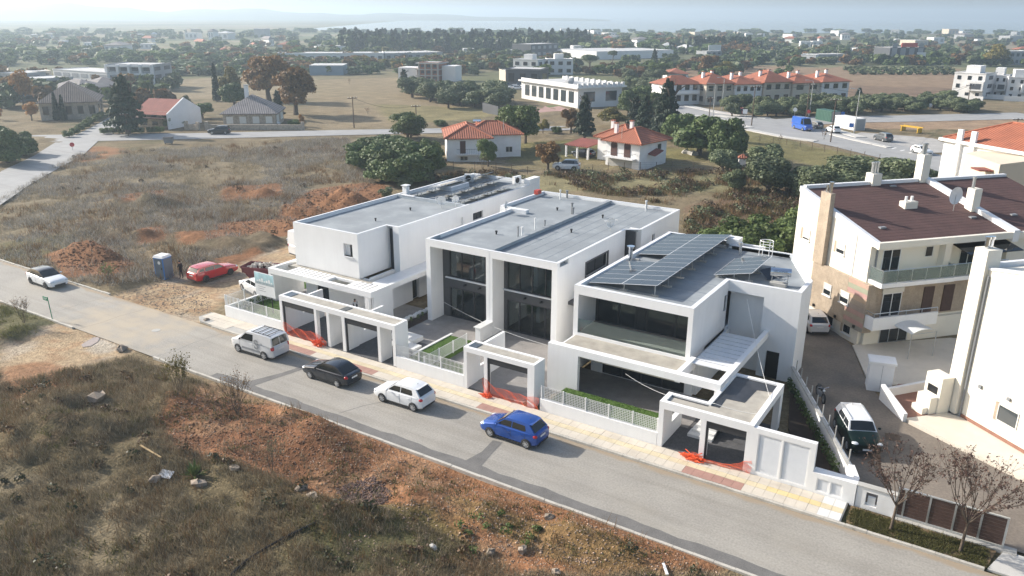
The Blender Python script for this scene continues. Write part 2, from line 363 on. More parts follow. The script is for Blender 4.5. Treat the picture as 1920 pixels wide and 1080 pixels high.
# back-left field : silvery dry grass on top, brown below
region(ppoly((0, 372), (150, 288), (650, 258), (690, 300), (560, 345), (350, 350), (80, 470), (0, 480)), colr(.19, .155, .10), .85)
region(ppoly((0, 470), (330, 400), (560, 400), (520, 470), (330, 520), (200, 545), (0, 500)), colr(.135, .105, .068), .75)
region(ppoly((0, 455), (120, 440), (180, 470), (120, 500), (0, 500)), colr(.15, .14, .06), .6)
region(ppoly((110, 285), (190, 270), (250, 285), (180, 300), (120, 305)), RED*1.15, .8, 4)
redn = []; REDPOLY = (((85, 480), (185, 455), (205, 470), (250, 500), (225, 520), (120, 520)), ((400, 490), (480, 470), (510, 490), (440, 515)), ((590, 352), (720, 345), (740, 420), (560, 430), (520, 405)), ((400, 420), (560, 410), (570, 445), (430, 450)), ((230, 362), (310, 355), (310, 380), (230, 390)), ((415, 350), (530, 345), (530, 372), (415, 375)), ((265, 430), (310, 425), (310, 455), (260, 460)), ((330, 440), (420, 432), (430, 455), (340, 462)))
for poly in REDPOLY:
    redn.append(region(ppoly(*poly), RED*.9, .95, 3, .3, .55))
# foreground lot
region(ppoly((-200, 760), (270, 670), (560, 760), (900, 960), (900, 1200), (-200, 1200)), colr(.16, .122, .072), .85)
region(ppoly((-200, 760), (270, 670), (560, 760), (700, 960), (700, 1200), (-200, 1200)), colr(.105, .09, .045), .4, 4, .5, .75, 1.4)
region(ppoly((-200, 700), (250, 665), (330, 720), (260, 800), (-200, 830)), colr(.20, .155, .095), .65, 5, .45, .7, 1.2, n3)
region(ppoly((0, 880), (260, 900), (420, 1000), (300, 1100), (-100, 1100)), colr(.19, .155, .10), .6, 5, .45, .75, 1.4, n3)
region(ppoly((290, 800), (370, 715), (480, 735), (620, 790), (860, 880), (1060, 955), (1400, 1080), (900, 1080), (760, 985), (640, 975), (520, 905), (330, 860)), RED, 1., 6, .3, .6)
region(ppoly((300, 800), (400, 770), (640, 840), (760, 900), (720, 960), (560, 900), (330, 850)), REDD, .75, 5, .4, .7)
region(ppoly((640, 960), (820, 960), (900, 1040), (700, 1080), (560, 1080)), GREEN*.9, .7)
region(ppoly((560, 930), (820, 985), (1000, 1080), (500, 1080)), colr(.085, .08, .04), .6, 4, .45, .7)
region(ppoly((820, 930), (1100, 1000), (1300, 1080), (1120, 1080), (860, 980)), colr(.14, .13, .05), .45, 4, .45, .65)
region(ppoly((0, 570), (120, 600), (70, 640), (0, 640)), GREEN*.9, .6)
region(ppoly((260, 660), (420, 700), (600, 790), (560, 790), (380, 730), (280, 690)), colr(.25, .19, .12), .6)
# dirt yard and track
wy = region(YARD, TAN, 1., 4, .3, .55, .4); wt = region(TRACK, TAN*1.0, 1., 4, .3, .55, .4)
region(ppoly((300, 620), (470, 640), (200, 560), (120, 590)), TAN*.95, .7)
lay(colr(.30, .18, .10), (wy+wt).clip(0, 1)*sst(.5, .7, n3)*.6); lay(GREYD, (wy+wt).clip(0, 1)*sst(.5, .68, n2)*.5)
region(ppoly((150, 645), (185, 628), (240, 655), (180, 665)), GREYD*1.2, .7)
region(ppoly((0, 690), (60, 670), (180, 700), (60, 745), (0, 745)), RED*1.05, .75)
region(ppoly((1590, 955), (1640, 940), (1850, 1010), (1850, 1070), (1590, 980)), colr(.13, .12, .05), .9, 2)
lay(REDD, np.clip(MD-.55, 0, 1)*.55*sst(.45, .7, n3)); lay(colr(.29, .175, .10), np.clip(blur(inpoly(ppoly((290, 800), (370, 715), (620, 790), (1400, 1080), (900, 1080), (520, 905), (330, 860))), 3), 0, 1)*sst(.56, .7, n2)*.7)
V = np.stack([GX, GY, Z], -1).reshape(-1, 3)
nx, ny = GX.shape; I = np.arange(nx*ny).reshape(nx, ny)
F = np.stack([I[:-1, :-1], I[1:, :-1], I[1:, 1:], I[:-1, 1:]], -1).reshape(-1, 4)
gme = mesh_np('ground', V, F)
ca = gme.color_attributes.new('cover', 'FLOAT_COLOR', 'POINT'); ca.data.foreach_set('color', np.concatenate([COL.reshape(-1, 3), np.ones((nx*ny, 1))], 1).astype(np.float32).ravel())
gme.polygons.foreach_set('use_smooth', np.ones(len(gme.polygons), bool))
gm = bpy.data.materials.new('soil_and_dry_grass'); gm.use_nodes = True; nt = gm.node_tree; b = nt.nodes['Principled BSDF']; b.inputs['Roughness'].default_value = .95; b.inputs['Specular IOR Level'].default_value = .1
ga = _n(nt, 'ShaderNodeAttribute', attribute_name='cover'); ge = _n(nt, 'ShaderNodeNewGeometry'); prev = ga.outputs['Color']
for s_, lo, hi, det in ((3.0, .74, 1.28, 6.), (0.25, .82, 1.2, 4.), (14.0, .8, 1.22, 3.)):
    tn = _n(nt, 'ShaderNodeTexNoise'); tn.inputs['Scale'].default_value = s_; tn.inputs['Detail'].default_value = det; nt.links.new(ge.outputs['Position'], tn.inputs['Vector'])
    mr = _n(nt, 'ShaderNodeMapRange'); mr.inputs[1].default_value = .3; mr.inputs[2].default_value = .7; mr.inputs[3].default_value = lo; mr.inputs[4].default_value = hi; nt.links.new(tn.outputs['Fac'], mr.inputs[0])
    mm = _n(nt, 'ShaderNodeMix', data_type='RGBA', blend_type='MULTIPLY'); mm.inputs[0].default_value = 1; nt.links.new(prev, mm.inputs[6]); nt.links.new(mr.outputs[0], mm.inputs[7]); prev = mm.outputs[2]
nt.links.new(prev, b.inputs['Base Color'])
tn = _n(nt, 'ShaderNodeTexNoise'); tn.inputs['Scale'].default_value = 7; tn.inputs['Detail'].default_value = 8; nt.links.new(ge.outputs['Position'], tn.inputs['Vector'])
bn = _n(nt, 'ShaderNodeBump'); bn.inputs['Strength'].default_value = .9; bn.inputs['Distance'].default_value = .12; nt.links.new(tn.outputs['Fac'], bn.inputs['Height']); nt.links.new(bn.outputs[0], b.inputs['Normal'])
struct('ground', gme, gm)
_GX = np.array(gx); _GY = np.array(gy)
def gz(x, y):
    i = np.clip(np.searchsorted(_GX, x)-1, 0, nx-2); j = np.clip(np.searchsorted(_GY, y)-1, 0, ny-2)
    u = (x-_GX[i])/(_GX[i+1]-_GX[i]); v = (y-_GY[j])/(_GY[j+1]-_GY[j])
    return (Z[i, j]*(1-u)+Z[i+1, j]*u)*(1-v)+(Z[i, j+1]*(1-u)+Z[i+1, j+1]*u)*v
def gat(px, py):
    p = at(px, py)
    for _ in range(4): p = at(px, py, float(gz(p[0], p[1])))
    return p

# ---------------------------------------------------------------- sea
sea = MB(); s0 = at(540, 57); s1 = at(1990, 64); s2 = at(1200, 61)
sea.poly([(s0[0], s0[1], .05), (s2[0], s2[1], .05), (s1[0], s1[1], .05), (3600, 5200, .05), (-900, 7300, .05), (-4200, 5600, .05)])
struct('sea', sea, mat('sea_water', (0.10, 0.15, 0.19), 0.12, 0.1, .01))

# ---------------------------------------------------------------- hills behind the plain
hm_ = MB(); rows_h = []
for i in range(40):
    px_ = -260+i*36; d = ray(px_, 40); d = d[:2]/np.hypot(*d[:2]); t_ = i/39; hh = 66*(1-t_)**.8*(.8+.2*math.sin(i*.7)+.12*math.sin(i*1.9))+2
    rows_h.append([(d[0]*r_, d[1]*r_, z_) for r_, z_ in ((3000, -1), (3300, hh*.55), (3700, min(hh, 68)), (4300, -1))])
hm_.grid(rows_h); struct('hills', hm_, mat('wooded_hillside', (.12, .13, .08), .95, .2, .01), sm=60)
# ---------------------------------------------------------------- roads
def road_mat(name, col, gut=None, dirt=(0.30, 0.235, 0.16)):
    Mx = mat(name, col, .85, .09, .35, fine=.14, fscale=9, streak=.16, sdir=(.10, 1.6, 1.), stain=(col[0]*1.25, col[1]*1.22, col[2]*1.15), stain_amt=.5, stain_scale=.12); nt = Mx.node_tree; b = nt.nodes['Principled BSDF']
    if gut:
        src = b.inputs['Base Color'].links[0].from_socket; g = _n(nt, 'ShaderNodeNewGeometry'); sp = _n(nt, 'ShaderNodeSeparateXYZ'); nt.links.new(g.outputs['Position'], sp.inputs[0])
        tn = _n(nt, 'ShaderNodeTexNoise'); tn.inputs['Scale'].default_value = .55; tn.inputs['Detail'].default_value = 6; nt.links.new(g.outputs['Position'], tn.inputs['Vector'])
        mr = _n(nt, 'ShaderNodeMapRange'); mr.inputs[1].default_value = gut[0]; mr.inputs[2].default_value = gut[1]; mr.inputs[3].default_value = -.35; mr.inputs[4].default_value = .62; nt.links.new(sp.outputs['Y'], mr.inputs[0])
        ad = _n(nt, 'ShaderNodeMath', operation='ADD'); nt.links.new(mr.outputs[0], ad.inputs[0]); nt.links.new(tn.outputs['Fac'], ad.inputs[1])
        r2 = _n(nt, 'ShaderNodeMapRange'); r2.inputs[1].default_value = .72; r2.inputs[2].default_value = .95; r2.inputs[4].default_value = .85; nt.links.new(ad.outputs[0], r2.inputs[0])
        mx = _n(nt, 'ShaderNodeMix', data_type='RGBA'); nt.links.new(r2.outputs[0], mx.inputs[0]); nt.links.new(src, mx.inputs[6]); mx.inputs[7].default_value = (*dirt, 1); nt.links.new(mx.outputs[2], b.inputs['Base Color'])
        # dust carried over from the dirt yard, around x=-58
        m2 = _n(nt, 'ShaderNodeMath', operation='ABSOLUTE'); a2 = _n(nt, 'ShaderNodeMath', operation='ADD'); nt.links.new(sp.outputs['X'], a2.inputs[0]); a2.inputs[1].default_value = 58; nt.links.new(a2.outputs[0], m2.inputs[0])
        r3 = _n(nt, 'ShaderNodeMapRange'); r3.inputs[1].default_value = 14; r3.inputs[2].default_value = 3; r3.inputs[3].default_value = -.2; r3.inputs[4].default_value = .42; nt.links.new(m2.outputs[0], r3.inputs[0])
        a3 = _n(nt, 'ShaderNodeMath', operation='ADD'); nt.links.new(r3.outputs[0], a3.inputs[0]); nt.links.new(tn.outputs['Fac'], a3.inputs[1])
        r4 = _n(nt, 'ShaderNodeMapRange'); r4.inputs[1].default_value = .7; r4.inputs[2].default_value = 1.; r4.inputs[4].default_value = .8; nt.links.new(a3.outputs[0], r4.inputs[0])
        mx2 = _n(nt, 'ShaderNodeMix', data_type='RGBA'); nt.links.new(r4.outputs[0], mx2.inputs[0]); nt.links.new(mx.outputs[2], mx2.inputs[6]); mx2.inputs[7].default_value = (.40, .335, .245, 1); nt.links.new(mx2.outputs[2], b.inputs['Base Color'])
    return Mx
M['road'] = road_mat('light_grey_asphalt', (0.30, 0.282, 0.248), (35.6, 36.8))
M['road2'] = road_mat('grey_asphalt', (0.30, 0.30, 0.295))
M['patch'] = mat('dark_asphalt_patch', (0.145, 0.14, 0.132), .9, .16, 1.2, fine=.2, fscale=16)
struct('street', MB().poly([(-190, 30.75, 0), (45, 30.75, 0), (45, 36.8, 0), (-190, 36.8, 0)]), M['road'])
def strip(pts, w):
    a = []; b_ = []
    for i, p in enumerate(pts):
        q0 = Vector(pts[max(i-1, 0)]); q1 = Vector(pts[min(i+1, len(pts)-1)]); d = (q1-q0).normalized(); n = Vector((-d.y, d.x)); ww = w[i] if isinstance(w, (list, tuple)) else w
        a.append((p[0]+n.x*ww/2, p[1]+n.y*ww/2)); b_.append((p[0]-n.x*ww/2, p[1]-n.y*ww/2))
    return a, b_
def strip_mb(pts, w, z):
    a, b_ = strip(pts, w); mb = MB(); n = len(pts); mb.add([(*p, z) for p in a]+[(*p, z) for p in b_], [(n+i, n+i+1, i+1, i) for i in range(n-1)]); return mb
ragged = lambda x0, x1, y, w, n: [(x0+(x1-x0)*i/n, y) for i in range(n+1)]
pp = MB(); xs = np.linspace(-44.5, 30, 80); lo = [(x, 30.80) for x in xs]; hi = [(x, 31.62+.07*math.sin(x*1.3)+.05*math.sin(x*3.7)) for x in xs]
n = len(xs); pp.add([(*p, .004) for p in lo]+[(*p, .004) for p in hi], [(i, i+1, n+i+1, n+i) for i in range(n-1)])
pa = struct('road_patch', pp, M['patch'])
for k, (a, b2, w) in enumerate((((-22.7, 31.5), (-22.9, 34.4), .62), ((-41.2, 31.6), (-40.0, 36.2), .5))):
    struct('road_patch', strip_mb([a, ((a[0]+b2[0])/2+.1, (a[1]+b2[1])/2), b2], [w*1.8, w, w], .008), M['patch'])
struct('road_crack', strip_mb([(-33.2, 31.8), (-32.6, 33.4), (-31.7, 34.9), (-31.4, 35.6)], .045, .004), M['patch'])
for x, w_ in ((-60.5, .03), (-66.0, .03), (-50.6, .03)): struct('road_crack', strip_mb([(x, 30.9), (x+.25, 32.6), (x+.1, 34.2), (x+.4, 36.5)], w_, .004), M['patch'])
mh = MB(); mh.cyl((-55.1, 34.0, -.02), (-55.1, 34.0, .012), .33, .33, 20); part('manhole_cover', mh, M['concrete']); tag(bpy.data.objects['manhole_cover'], 'round manhole cover in the street near the dirt yard entrance', 'manhole')
# other roads
struct('side_road', strip_mb([(-104, 33.5), (-112, 45), (-125, 57), (-142, 74.5), (-155.5, 85.8)], [9, 8.5, 8, 8, 7.5], .0), M['road2'])
struct('back_road', strip_mb([(-172, 77), (-157, 90), (-144, 101), (-121, 123.5), (-98, 145), (-84, 158)], [9, 10, 8.5, 8, 7, 6.5], .004), M['road2'])
struct('lane', strip_mb([tuple(at(160, 260)[:2]), tuple(at(200, 238)[:2]), tuple(at(225, 222)[:2]), tuple(at(300, 175)[:2])], [7, 6, 5.5, 5], .008), M['road2'])
AV = [at(1215, 188)[:2], at(1290, 207)[:2], at(1400, 226)[:2], at(1500, 246)[:2], at(1620, 272)[:2], at(1760, 306)[:2], at(1900, 345)[:2]]
struct('avenue', strip_mb([tuple(p) for p in AV], [13, 14, 17, 17, 14, 12.5, 12], .004), M['road2'])
AV2 = [at(1440, 232)[:2], at(1560, 224)[:2], at(1700, 222)[:2], at(1940, 216)[:2]]
struct('crossing_road', strip_mb([tuple(p) for p in AV2], [12, 12, 12, 12], .0), M['road2'])
struct('gravel_yard', strip_mb([tuple(at(1600, 252)[:2]), tuple(at(1700, 262)[:2]), tuple(at(1800, 285)[:2])], [9, 14, 12], .002), mat('grey_gravel', (.36, .345, .32), .95, .15, .5, fine=.2, fscale=6))
M['pale'] = mat('pale_pavement', (.50, .485, .45), .9, .1, .5, fine=.08)
def pave(name, pts, w, z=.12):
    a, b_ = strip(pts, w); return struct(name, MB().prism([tuple(p) for p in a]+[tuple(p) for p in b_[::-1]], -.1, z), M['pale'])
off = lambda px, py, : tuple(at(px, py)[:2])
pave('pavement', [off(1262, 213), off(1345, 224), off(1400, 240)], 3.4)
pave('pavement', [off(1290, 199), off(1352, 212), off(1440, 222)], 2.4)
pave('traffic_island', [off(1345, 216.5), off(1368, 220), off(1410, 222.5)], 2.2)
pave('traffic_island', [off(1560, 252), off(1600, 262), off(1668, 277)], 1.5)
pave('pavement', [off(1400, 243), off(1475, 258), off(1530, 265)], 2.0)
pave('pavement', [off(1560, 243), off(1615, 258)], 2.5)
mk = mat('white_road_paint', (.72, .72, .70), .7, .1, 3)
for k in range(5):
    p = at(1672+k*16, 279+k*4); q = at(1680+k*16, 277+k*4.2); struct('lane_marking', strip_mb([tuple(p[:2]), tuple(q[:2])], .35, .012), mk)
# ---------------------------------------------------------------- kerbs and pavement on the street
M['kerb'] = mat('kerb_concrete', (.47, .445, .39), .9, .14, 1.0, fine=.12, stain=(.2, .17, .13), stain_amt=.45, stain_scale=.8)
M['slab'] = mat('beige_paving_tile', (.55, .50, .42), .8, .10, .9, fine=.06, stain=(.40, .33, .25), stain_amt=.35, island=0)
M['slabw'] = mat('new_white_paving_tile', (.66, .65, .62), .7, .05, 2)
M['slaby'] = mat('yellow_tactile_tile', (.58, .50, .34), .8, .12, 1.2, fine=.1)
M['slabyn'] = mat('new_yellow_tactile_tile', (.62, .50, .26), .75, .1, 1.2)
M['slabr'] = mat('red_paving_tile', (.36, .21, .17), .8, .12, 1.5, fine=.08)
def kerb_run(name, x0, x1, y0, y1, h, step=1.0):
    root = struct(name, MB().box(x0, x1, min(y0, y1)+.01, max(y0, y1)-.01, -.25, h-.03), M['kerb']); ms = None; n = int((x1-x0)/step)
    for i in range(n):
        a = x0+i*step; mb = MB().box(.008, step-.008, 0, y1-y0, 0, h)
        if ms is None: ms = mesh_mb('kerb_stone', mb); ms.materials.append(M['kerb'])
        o = part('kerb_stone', ms, None, root, loc=(a, y0+random.uniform(-.006, .006), random.uniform(-.012, .008)))
    return root
kerb_run('kerb', -52.0, -3.0, 36.8, 36.97, .13)
kerb_run('kerb', -3.0, 2.0, 36.8, 36.97, .13)
kerb_run('kerb', -92.0, -66.0, 36.8, 36.97, .12)
kerb_run('kerb', -50.5, 12.5, 30.58, 30.75, .11)
kerb_run('kerb', -92.0, -61.0, 30.58, 30.75, .11)
sw = struct('sidewalk', MB().prism([(-54.6, 38.85), (-54.6, 37.6), (-53.8, 37.1), (-52, 36.99), (-4.25, 36.99), (-4.25, 38.85)], -.2, .10), M['concrete'])
TL = .55; rows = ((36.99, 37.72), (37.72, 38.18), (38.18, 38.885)); tm = {}
def tile(i, r, mt):
    y0, y1 = rows[r]; key = (r, mt)
    if key not in tm:
        me = mesh_mb('paving_tile', MB().box(.006, TL-.006, .006, y1-y0-.006, 0, .05)); me.materials.append(M[mt]); tm[key] = me
    part('paving_tile', tm[key], None, sw, loc=(-54.35+i*TL, y0, .075+random.uniform(-.004, .004)))
for i in range(91):
    x = -54.35+i*TL
    for r in range(3):
        if r == 0 and -52.6 < x < -50.2 and False: continue
        if x < -53.2 and r == 0: continue
        if r == 0 and -50.6 < x < -48.2: continue              # broken-out bay by the billboard garden
        mt = 'slab'
        if r == 1: mt = 'slaby'
        if r == 0 and any(a < x < b for a, b in ((-45.2, -41.6), (-38.6, -35.2), (-26.6, -23.4), (-12.9, -9.3))): mt = 'slabr'
        if x > -9 and r == 0: mt = random.choice(('slab', 'slab', 'slabw'))
        if x > -8.2 and r == 1: mt = random.choice(('slab', 'slaby', 'slabyn', 'slabyn'))
        if x > -5.6 and r != 1: mt = 'slabw'
        if r == 1 and x < -46.5: mt = 'slab'
        tile(i, r, mt)
# ================================================================ the three new white houses
def glazing(parent, axis, c, us, z0, z1, fm='anthracite', gm='glassd', fw=.07, dep=.08, zs=None, name='window', rec=.03, sgn=1):
    """frame bars at every u in us (and zs); one pane per bay.  c = front plane, depth goes +sgn"""
    mb = MB(); zs = zs or [z0, z1]
    def bx(a, b, e, f, d0, d1, m):
        (m.box(a, b, c+sgn*d0, c+sgn*d1, e, f) if axis == 'x' else m.box(c+sgn*d0, c+sgn*d1, a, b, e, f))
    for u in us: bx(u-fw/2, u+fw/2, z0, z1, 0, dep, mb)
    for z in zs:
        for a, b in zip(us[:-1], us[1:]): bx(a+fw/2, b-fw/2, z-fw/2, z+fw/2, .002, dep-.002, mb)
    w = part(name, mb, M[fm], parent)
    for a, b in zip(us[:-1], us[1:]):
        for e, f in zip(zs[:-1], zs[1:]):
            p = MB(); bx(a+fw/2-.01, b-fw/2+.01, e+fw/2-.01, f-fw/2+.01, rec, rec+.02, p); part('pane', p, M[gm], w)
    return w
def pipe_vent(parent, x, y, z, h, mt='greypipe', r=.05, cap=True):
    mb = MB().cyl((x, y, z), (x, y, z+h), r, r, 8)
    if cap: mb.cyl((x, y, z+h-.06), (x, y, z+h+.06), r*1.5, r*1.5, 8)
    return part('vent_pipe', mb, M[mt], parent)
def parapet(parent, pts, z0, z1, t, deck_mat='membrane_up', cop='coping'):
    """closed ring: coping cap around a flat roof; pts = outer outline (ccw)"""
    n = len(pts); inn = []
    for i in range(n):
        p = Vector(pts[i]); a = (p-Vector(pts[i-1])).normalized(); b = (Vector(pts[(i+1) % n])-p).normalized(); na = Vector((-a.y, a.x)); nb = Vector((-b.y, b.x))
        k = (na+nb)/(1+na.dot(nb)); inn.append(tuple(p+k*t))
    mb = MB(); o = [(*p, z1) for p in pts]; q = [(*p, z1) for p in inn]; ob = [(*p, z1-.05) for p in pts]; qb = [(*p, z0) for p in inn]
    mb.add(o+q+ob, [(i, (i+1) % n, n+(i+1) % n, n+i) for i in range(n)]+[(2*n+i, 2*n+(i+1) % n, (i+1) % n, i) for i in range(n)])
    w = part('coping', mb, M[cop], parent)
    mb = MB(); mb.add(q+qb, [(i, (i+1) % n, n+(i+1) % n, n+i) for i in range(n)]); part('upstand', mb, M[deck_mat], parent)
    part('roof_deck', MB().poly([(*p, z0) for p in inn]), M['membrane'], parent); return inn

# ---------------------------------------------------------------- house A (left)
A = thing('white_house', 'left white house with small square front window and solar racks on its roof', 'house', (-47, 45.6, .1), group='new white houses')
RA = 6.9
w = MB()
w.wall('x', 45.6, 45.9, -51.4, -44.0, 3.1, RA-.05, [(-45.6, -44.62, 4.85, 5.92)])
w.box(-51.4, -51.1, 45.9, 50.4, 3.1, RA-.05); w.box(-44.3, -44.0, 45.9, 49.55, 3.1, RA-.05); w.box(-51.1, -44.3, 45.9, 49.55, 3.1, 3.3)
part('wall', w, M['white'], A)
w = MB(); w.wall('y', -43.0, -42.7, 49.2, 72.3, .1, RA-.05, [(59.95, 61.6, 5.2, 5.9), (57.86, 58.32, 5.2, 5.9)]); w.box(-51.4, -51.1, 50.4, 72.0, .1, RA-.05); w.box(-51.4, -43.0, 72.0, 72.3, .1, RA-.05); w.box(-43.35, -43.0, 49.2, 49.6, .1, RA-.05)
part('wall', w, M['white'], A)
part('slit_window', MB().box(-44.0, -43.35, 49.56, 49.7, 1.0, RA-.1), M['anthracite'], A)
wn = glazing(A, 'x', 45.78, [-45.0, -44.64], 4.87, 5.9, fw=.06); part('window_sill', MB().box(-45.65, -44.55, 45.5, 45.88, 4.79, 4.85), M['coping'], A)
part('window_back', MB().box(-45.6, -45.05, 45.86, 45.88, 4.85, 5.92), M['white'], A)
glazing(A, 'y', -42.85, [59.97, 60.8, 61.58], 5.22, 5.88, sgn=-1); glazing(A, 'y', -42.85, [57.88, 58.3], 5.22, 5.88, fm='white', gm='white', sgn=-1)
parapet(A, [(-51.4, 45.6), (-44.0, 45.6), (-44.0, 49.2), (-42.7, 49.2), (-42.7, 72.3), (-51.4, 72.3)], RA-.3, RA, .22)
part('roof_kerb', MB().box(-51.15, -42.95, 58.9, 59.15, RA-.3, RA+.02), M['membrane_up'], A)
part('roof_kerb_cap', MB().box(-50.6, -49.0, 58.86, 59.2, RA+.021, RA+.07), M['coping'], A)
part('skylight_kerb', MB().box(-50.4, -48.4, 64.2, 67.3, RA-.3, RA+.12), M['coping'], A); part('skylight_screed', MB().box(-50.2, -48.6, 64.4, 67.1, RA+.1, RA+.135), M['screed'], A)
for x, y in ((-46.55, 55.4), (-46.5, 50.6)): pipe_vent(A, x, y, RA-.3, .22, 'trim', .06)
ch = part('chimney', MB().box(-50.75, -50.25, 59.3, 59.8, RA-.3, RA+.75), M['white'], A); part('chimney_cap', MB().box(-50.85, -50.15, 59.2, 59.9, RA+.85, RA+.92).box(-50.7, -50.3, 59.35, 59.75, RA+.75, RA+.85), M['coping'], ch)
part('roof_access_wall', MB().box(-43.4, -42.7, 70.2, 72.3, RA+.001, RA+.55), M['white'], A)
# ground floor of A
w = MB(); w.wall('x', 46.0, 46.25, -50.85, -43.3, .15, 3.0, [(-49.5, -48.1, .15, 2.6)]); w.box(-43.55, -43.3, 46.25, 49.2, .15, 3.1); w.box(-50.85, -50.6, 46.25, 49.0, .15, 3.1)
part('wall', w, M['white'], A)
glazing(A, 'x', 46.1, [-49.45, -48.8, -48.15], .2, 2.55)
w = MB(); w.wall('y', -42.65, -42.35, 46.0, 56.0, .15, 2.95, [(46.0, 47.0, .15, 2.6), (50.3, 51.2, .15, 2.6)]); part('wall', w, M['white'], A)
part('door', MB().box(-42.7, -42.6, 46.3, 47.0, .15, 2.6), M['anthracite'], A); part('door', MB().box(-42.7, -42.6, 50.35, 51.15, .2, 2.55), M['glassd'], A)
# pergola of A
part('pergola_wall', MB().box(-52.4, -52.1, 43.3, 46.9, .15, 2.75), M['white'], A)
part('pergola_beam', MB().box(-52.4, -40.7, 43.3, 43.62, 2.75, 3.22), M['white'], A)
part('pergola_beam', MB().box(-52.4, -52.08, 43.62, 47.2, 2.75, 3.218), M['white'], A)
part('pergola_beam', MB().box(-41.0, -40.7, 43.62, 57.0, 2.8, 3.215), M['white'], A)
part('canopy_slab', MB().box(-42.69, -41.0, 45.3, 57.0, 2.85, 3.05), M['coping'], A)
part('column', MB().box(-41.4, -41.02, 43.32, 43.6, .15, 2.75), M['white'], A)
part('pergola_wall', MB().box(-40.98, -40.72, 43.65, 45.85, .15, 2.8), M['white'], A)
part('canopy_slab', MB().box(-50.35, -42.5, 45.0, 45.58, 2.85, 3.06), M['screed'], A)
part('canopy_slab', MB().box(-52.0, -50.4, 45.2, 47.2, 2.85, 3.04), M['screed'], A)
sl = mesh_mb('pergola_slat', MB().box(0, .28, 0, 1.4, 0, .16)); sl.materials.append(M['white'])
for k in range(19):
    x = -50.4+k*.5
    if -46.1 < x < -43.7: continue
    part('pergola_slat', sl, None, A, loc=(x+47, 43.6-45.6, 2.92))
part('skylight_frame', MB().box(-46.1, -45.95, 43.6, 45.0, 2.95, 3.16).box(-43.7, -43.55, 43.6, 45.0, 2.95, 3.16).box(-45.95, -43.7, 43.62, 43.72, 2.95, 3.158).box(-45.95, -43.7, 44.75, 44.9, 2.95, 3.158), M['white'], A)
struct('terrace', MB().box(-52.8, -39.0, 39.1, 49.2, -.1, .14), M['terrace'])
# ---------------------------------------------------------------- house B (middle pair)
B = thing('white_house', 'middle pair of white houses with two tall glazed bays', 'house', (-32.4, 47.4, .1), group='new white houses')
RB = 7.0
w = MB(); w.box(-38.4, -37.97, 47.4, 49.0, .1, 6.42); w.box(-32.62, -32.03, 47.4, 49.0, .1, 6.42); w.box(-26.86, -26.4, 47.4, 49.0, .1, 6.42); w.box(-38.4, -26.4, 47.4, 47.75, 6.42, RB-.05); w.box(-38.4, -26.4, 47.75, 49.0, 6.42, 6.6)
part('front_frame', w, M['white'], B)
part('shadow_joint', MB().box(-32.335, -32.315, 47.392, 47.41, .2, RB), M['coping'], B)
w = MB(); w.wall('y', -26.7, -26.4, 49.0, 58.8, .1, RB-.05, [(51.86, 55.56, 4.75, 5.85)]); w.box(-26.4, -25.3, 59.55, 59.8, .1, RB-.05); w.wall('y', -25.55, -25.3, 59.8, 68.1, .1, RB-.05, [(61.9, 62.55, 5.2, 6.0)])
w.box(-38.4, -38.1, 49.0, 60.2, .1, RB-.05); w.box(-39.8, -39.5, 60.2, 68.1, .1, RB-.05); w.box(-39.5, -25.55, 67.8, 68.1, .1, RB-.05); w.box(-39.5, -38.1, 60.2, 60.5, .1, RB-.05)
part('wall', w, M['white'], B)
part('slit_window', MB().box(-26.7, -25.6, 58.9, 59.1, .6, RB-.12), M['anthracite'], B)
part('window_surround', MB().wall('y', -26.45, -26.36, 51.7, 55.7, 4.62, 5.98, [(51.86, 55.54, 4.75, 5.85)]), M['spandrel'], B)
glazing(B, 'y', -26.52, [51.9, 53.7, 55.52], 4.77, 5.83, sgn=-1); glazing(B, 'y', -25.42, [61.92, 62.53], 5.22, 5.98, fm='pvc', gm='glassl', sgn=-1)
for x0, x1, us, dz in ((-37.97, -32.62, [-37.3, -36.1, -34.95, -33.85, -32.7], 0), (-32.03, -26.86, [-31.7, -30.62, -29.48, -28.32, -26.95], 0)):
    part('spandrel', MB().wall('x', 49.0, 49.3, x0, x1, .1, 6.6, [(us[0]-.03, us[-1]+.03, 3.62, 6.35), (us[0]-.03, us[-1]+.03, .16, 2.75)]), M['spandrel'], B)
    glazing(B, 'x', 49.06, us, 3.66, 6.33, fw=.08, gm='glassr'); part('window_sill', MB().box(us[0]-.35, us[-1]+.04, 48.86, 49.02, 3.5, 3.6), M['coping'], B)
    glazing(B, 'x', 49.06, us, .2, 2.72, fw=.14, gm='glassr', name='sliding_door')
    for k in (.35, .66):
        x = us[0]+(us[-1]-us[0])*k; part('wall_lamp', MB().cyl((x, 48.99, 3.18), (x, 48.72, 3.18), .09, .09, 10), M['black'], B)
part('interior_floor', MB().box(-38.1, -26.7, 49.31, 56.0, 2.8, 3.4), M['white'], B); part('interior_wall', MB().box(-38.1, -26.7, 56.0, 56.2, .1, 6.6), M['white'], B); part('interior_wall', MB().box(-32.62, -32.03, 49.31, 56.0, .1, 6.6), M['white'], B); part('interior_floor', MB().box(-38.1, -26.7, 49.31, 56.0, .1, .17), M['terrace'], B)
for x0, x1, y0 in ((-36.0, -35.6, 52.5), (-34.4, -33.4, 53.5), (-30.6, -30.3, 51.6), (-28.6, -27.4, 53.2)): part('interior_wall', MB().box(x0, x1, y0, 55.99, .18, 2.79), M['white'], B); part('interior_wall', MB().box(x0-.3, x1, y0-.4, 55.99, 3.41, 6.55), M['white'], B)
ri = parapet(B, [(-38.4, 47.4), (-26.4, 47.4), (-26.4, 58.8), (-25.3, 59.5), (-25.3, 68.1), (-39.8, 68.1), (-39.8, 60.2), (-38.4, 60.2)], RB-.27, RB, .22)
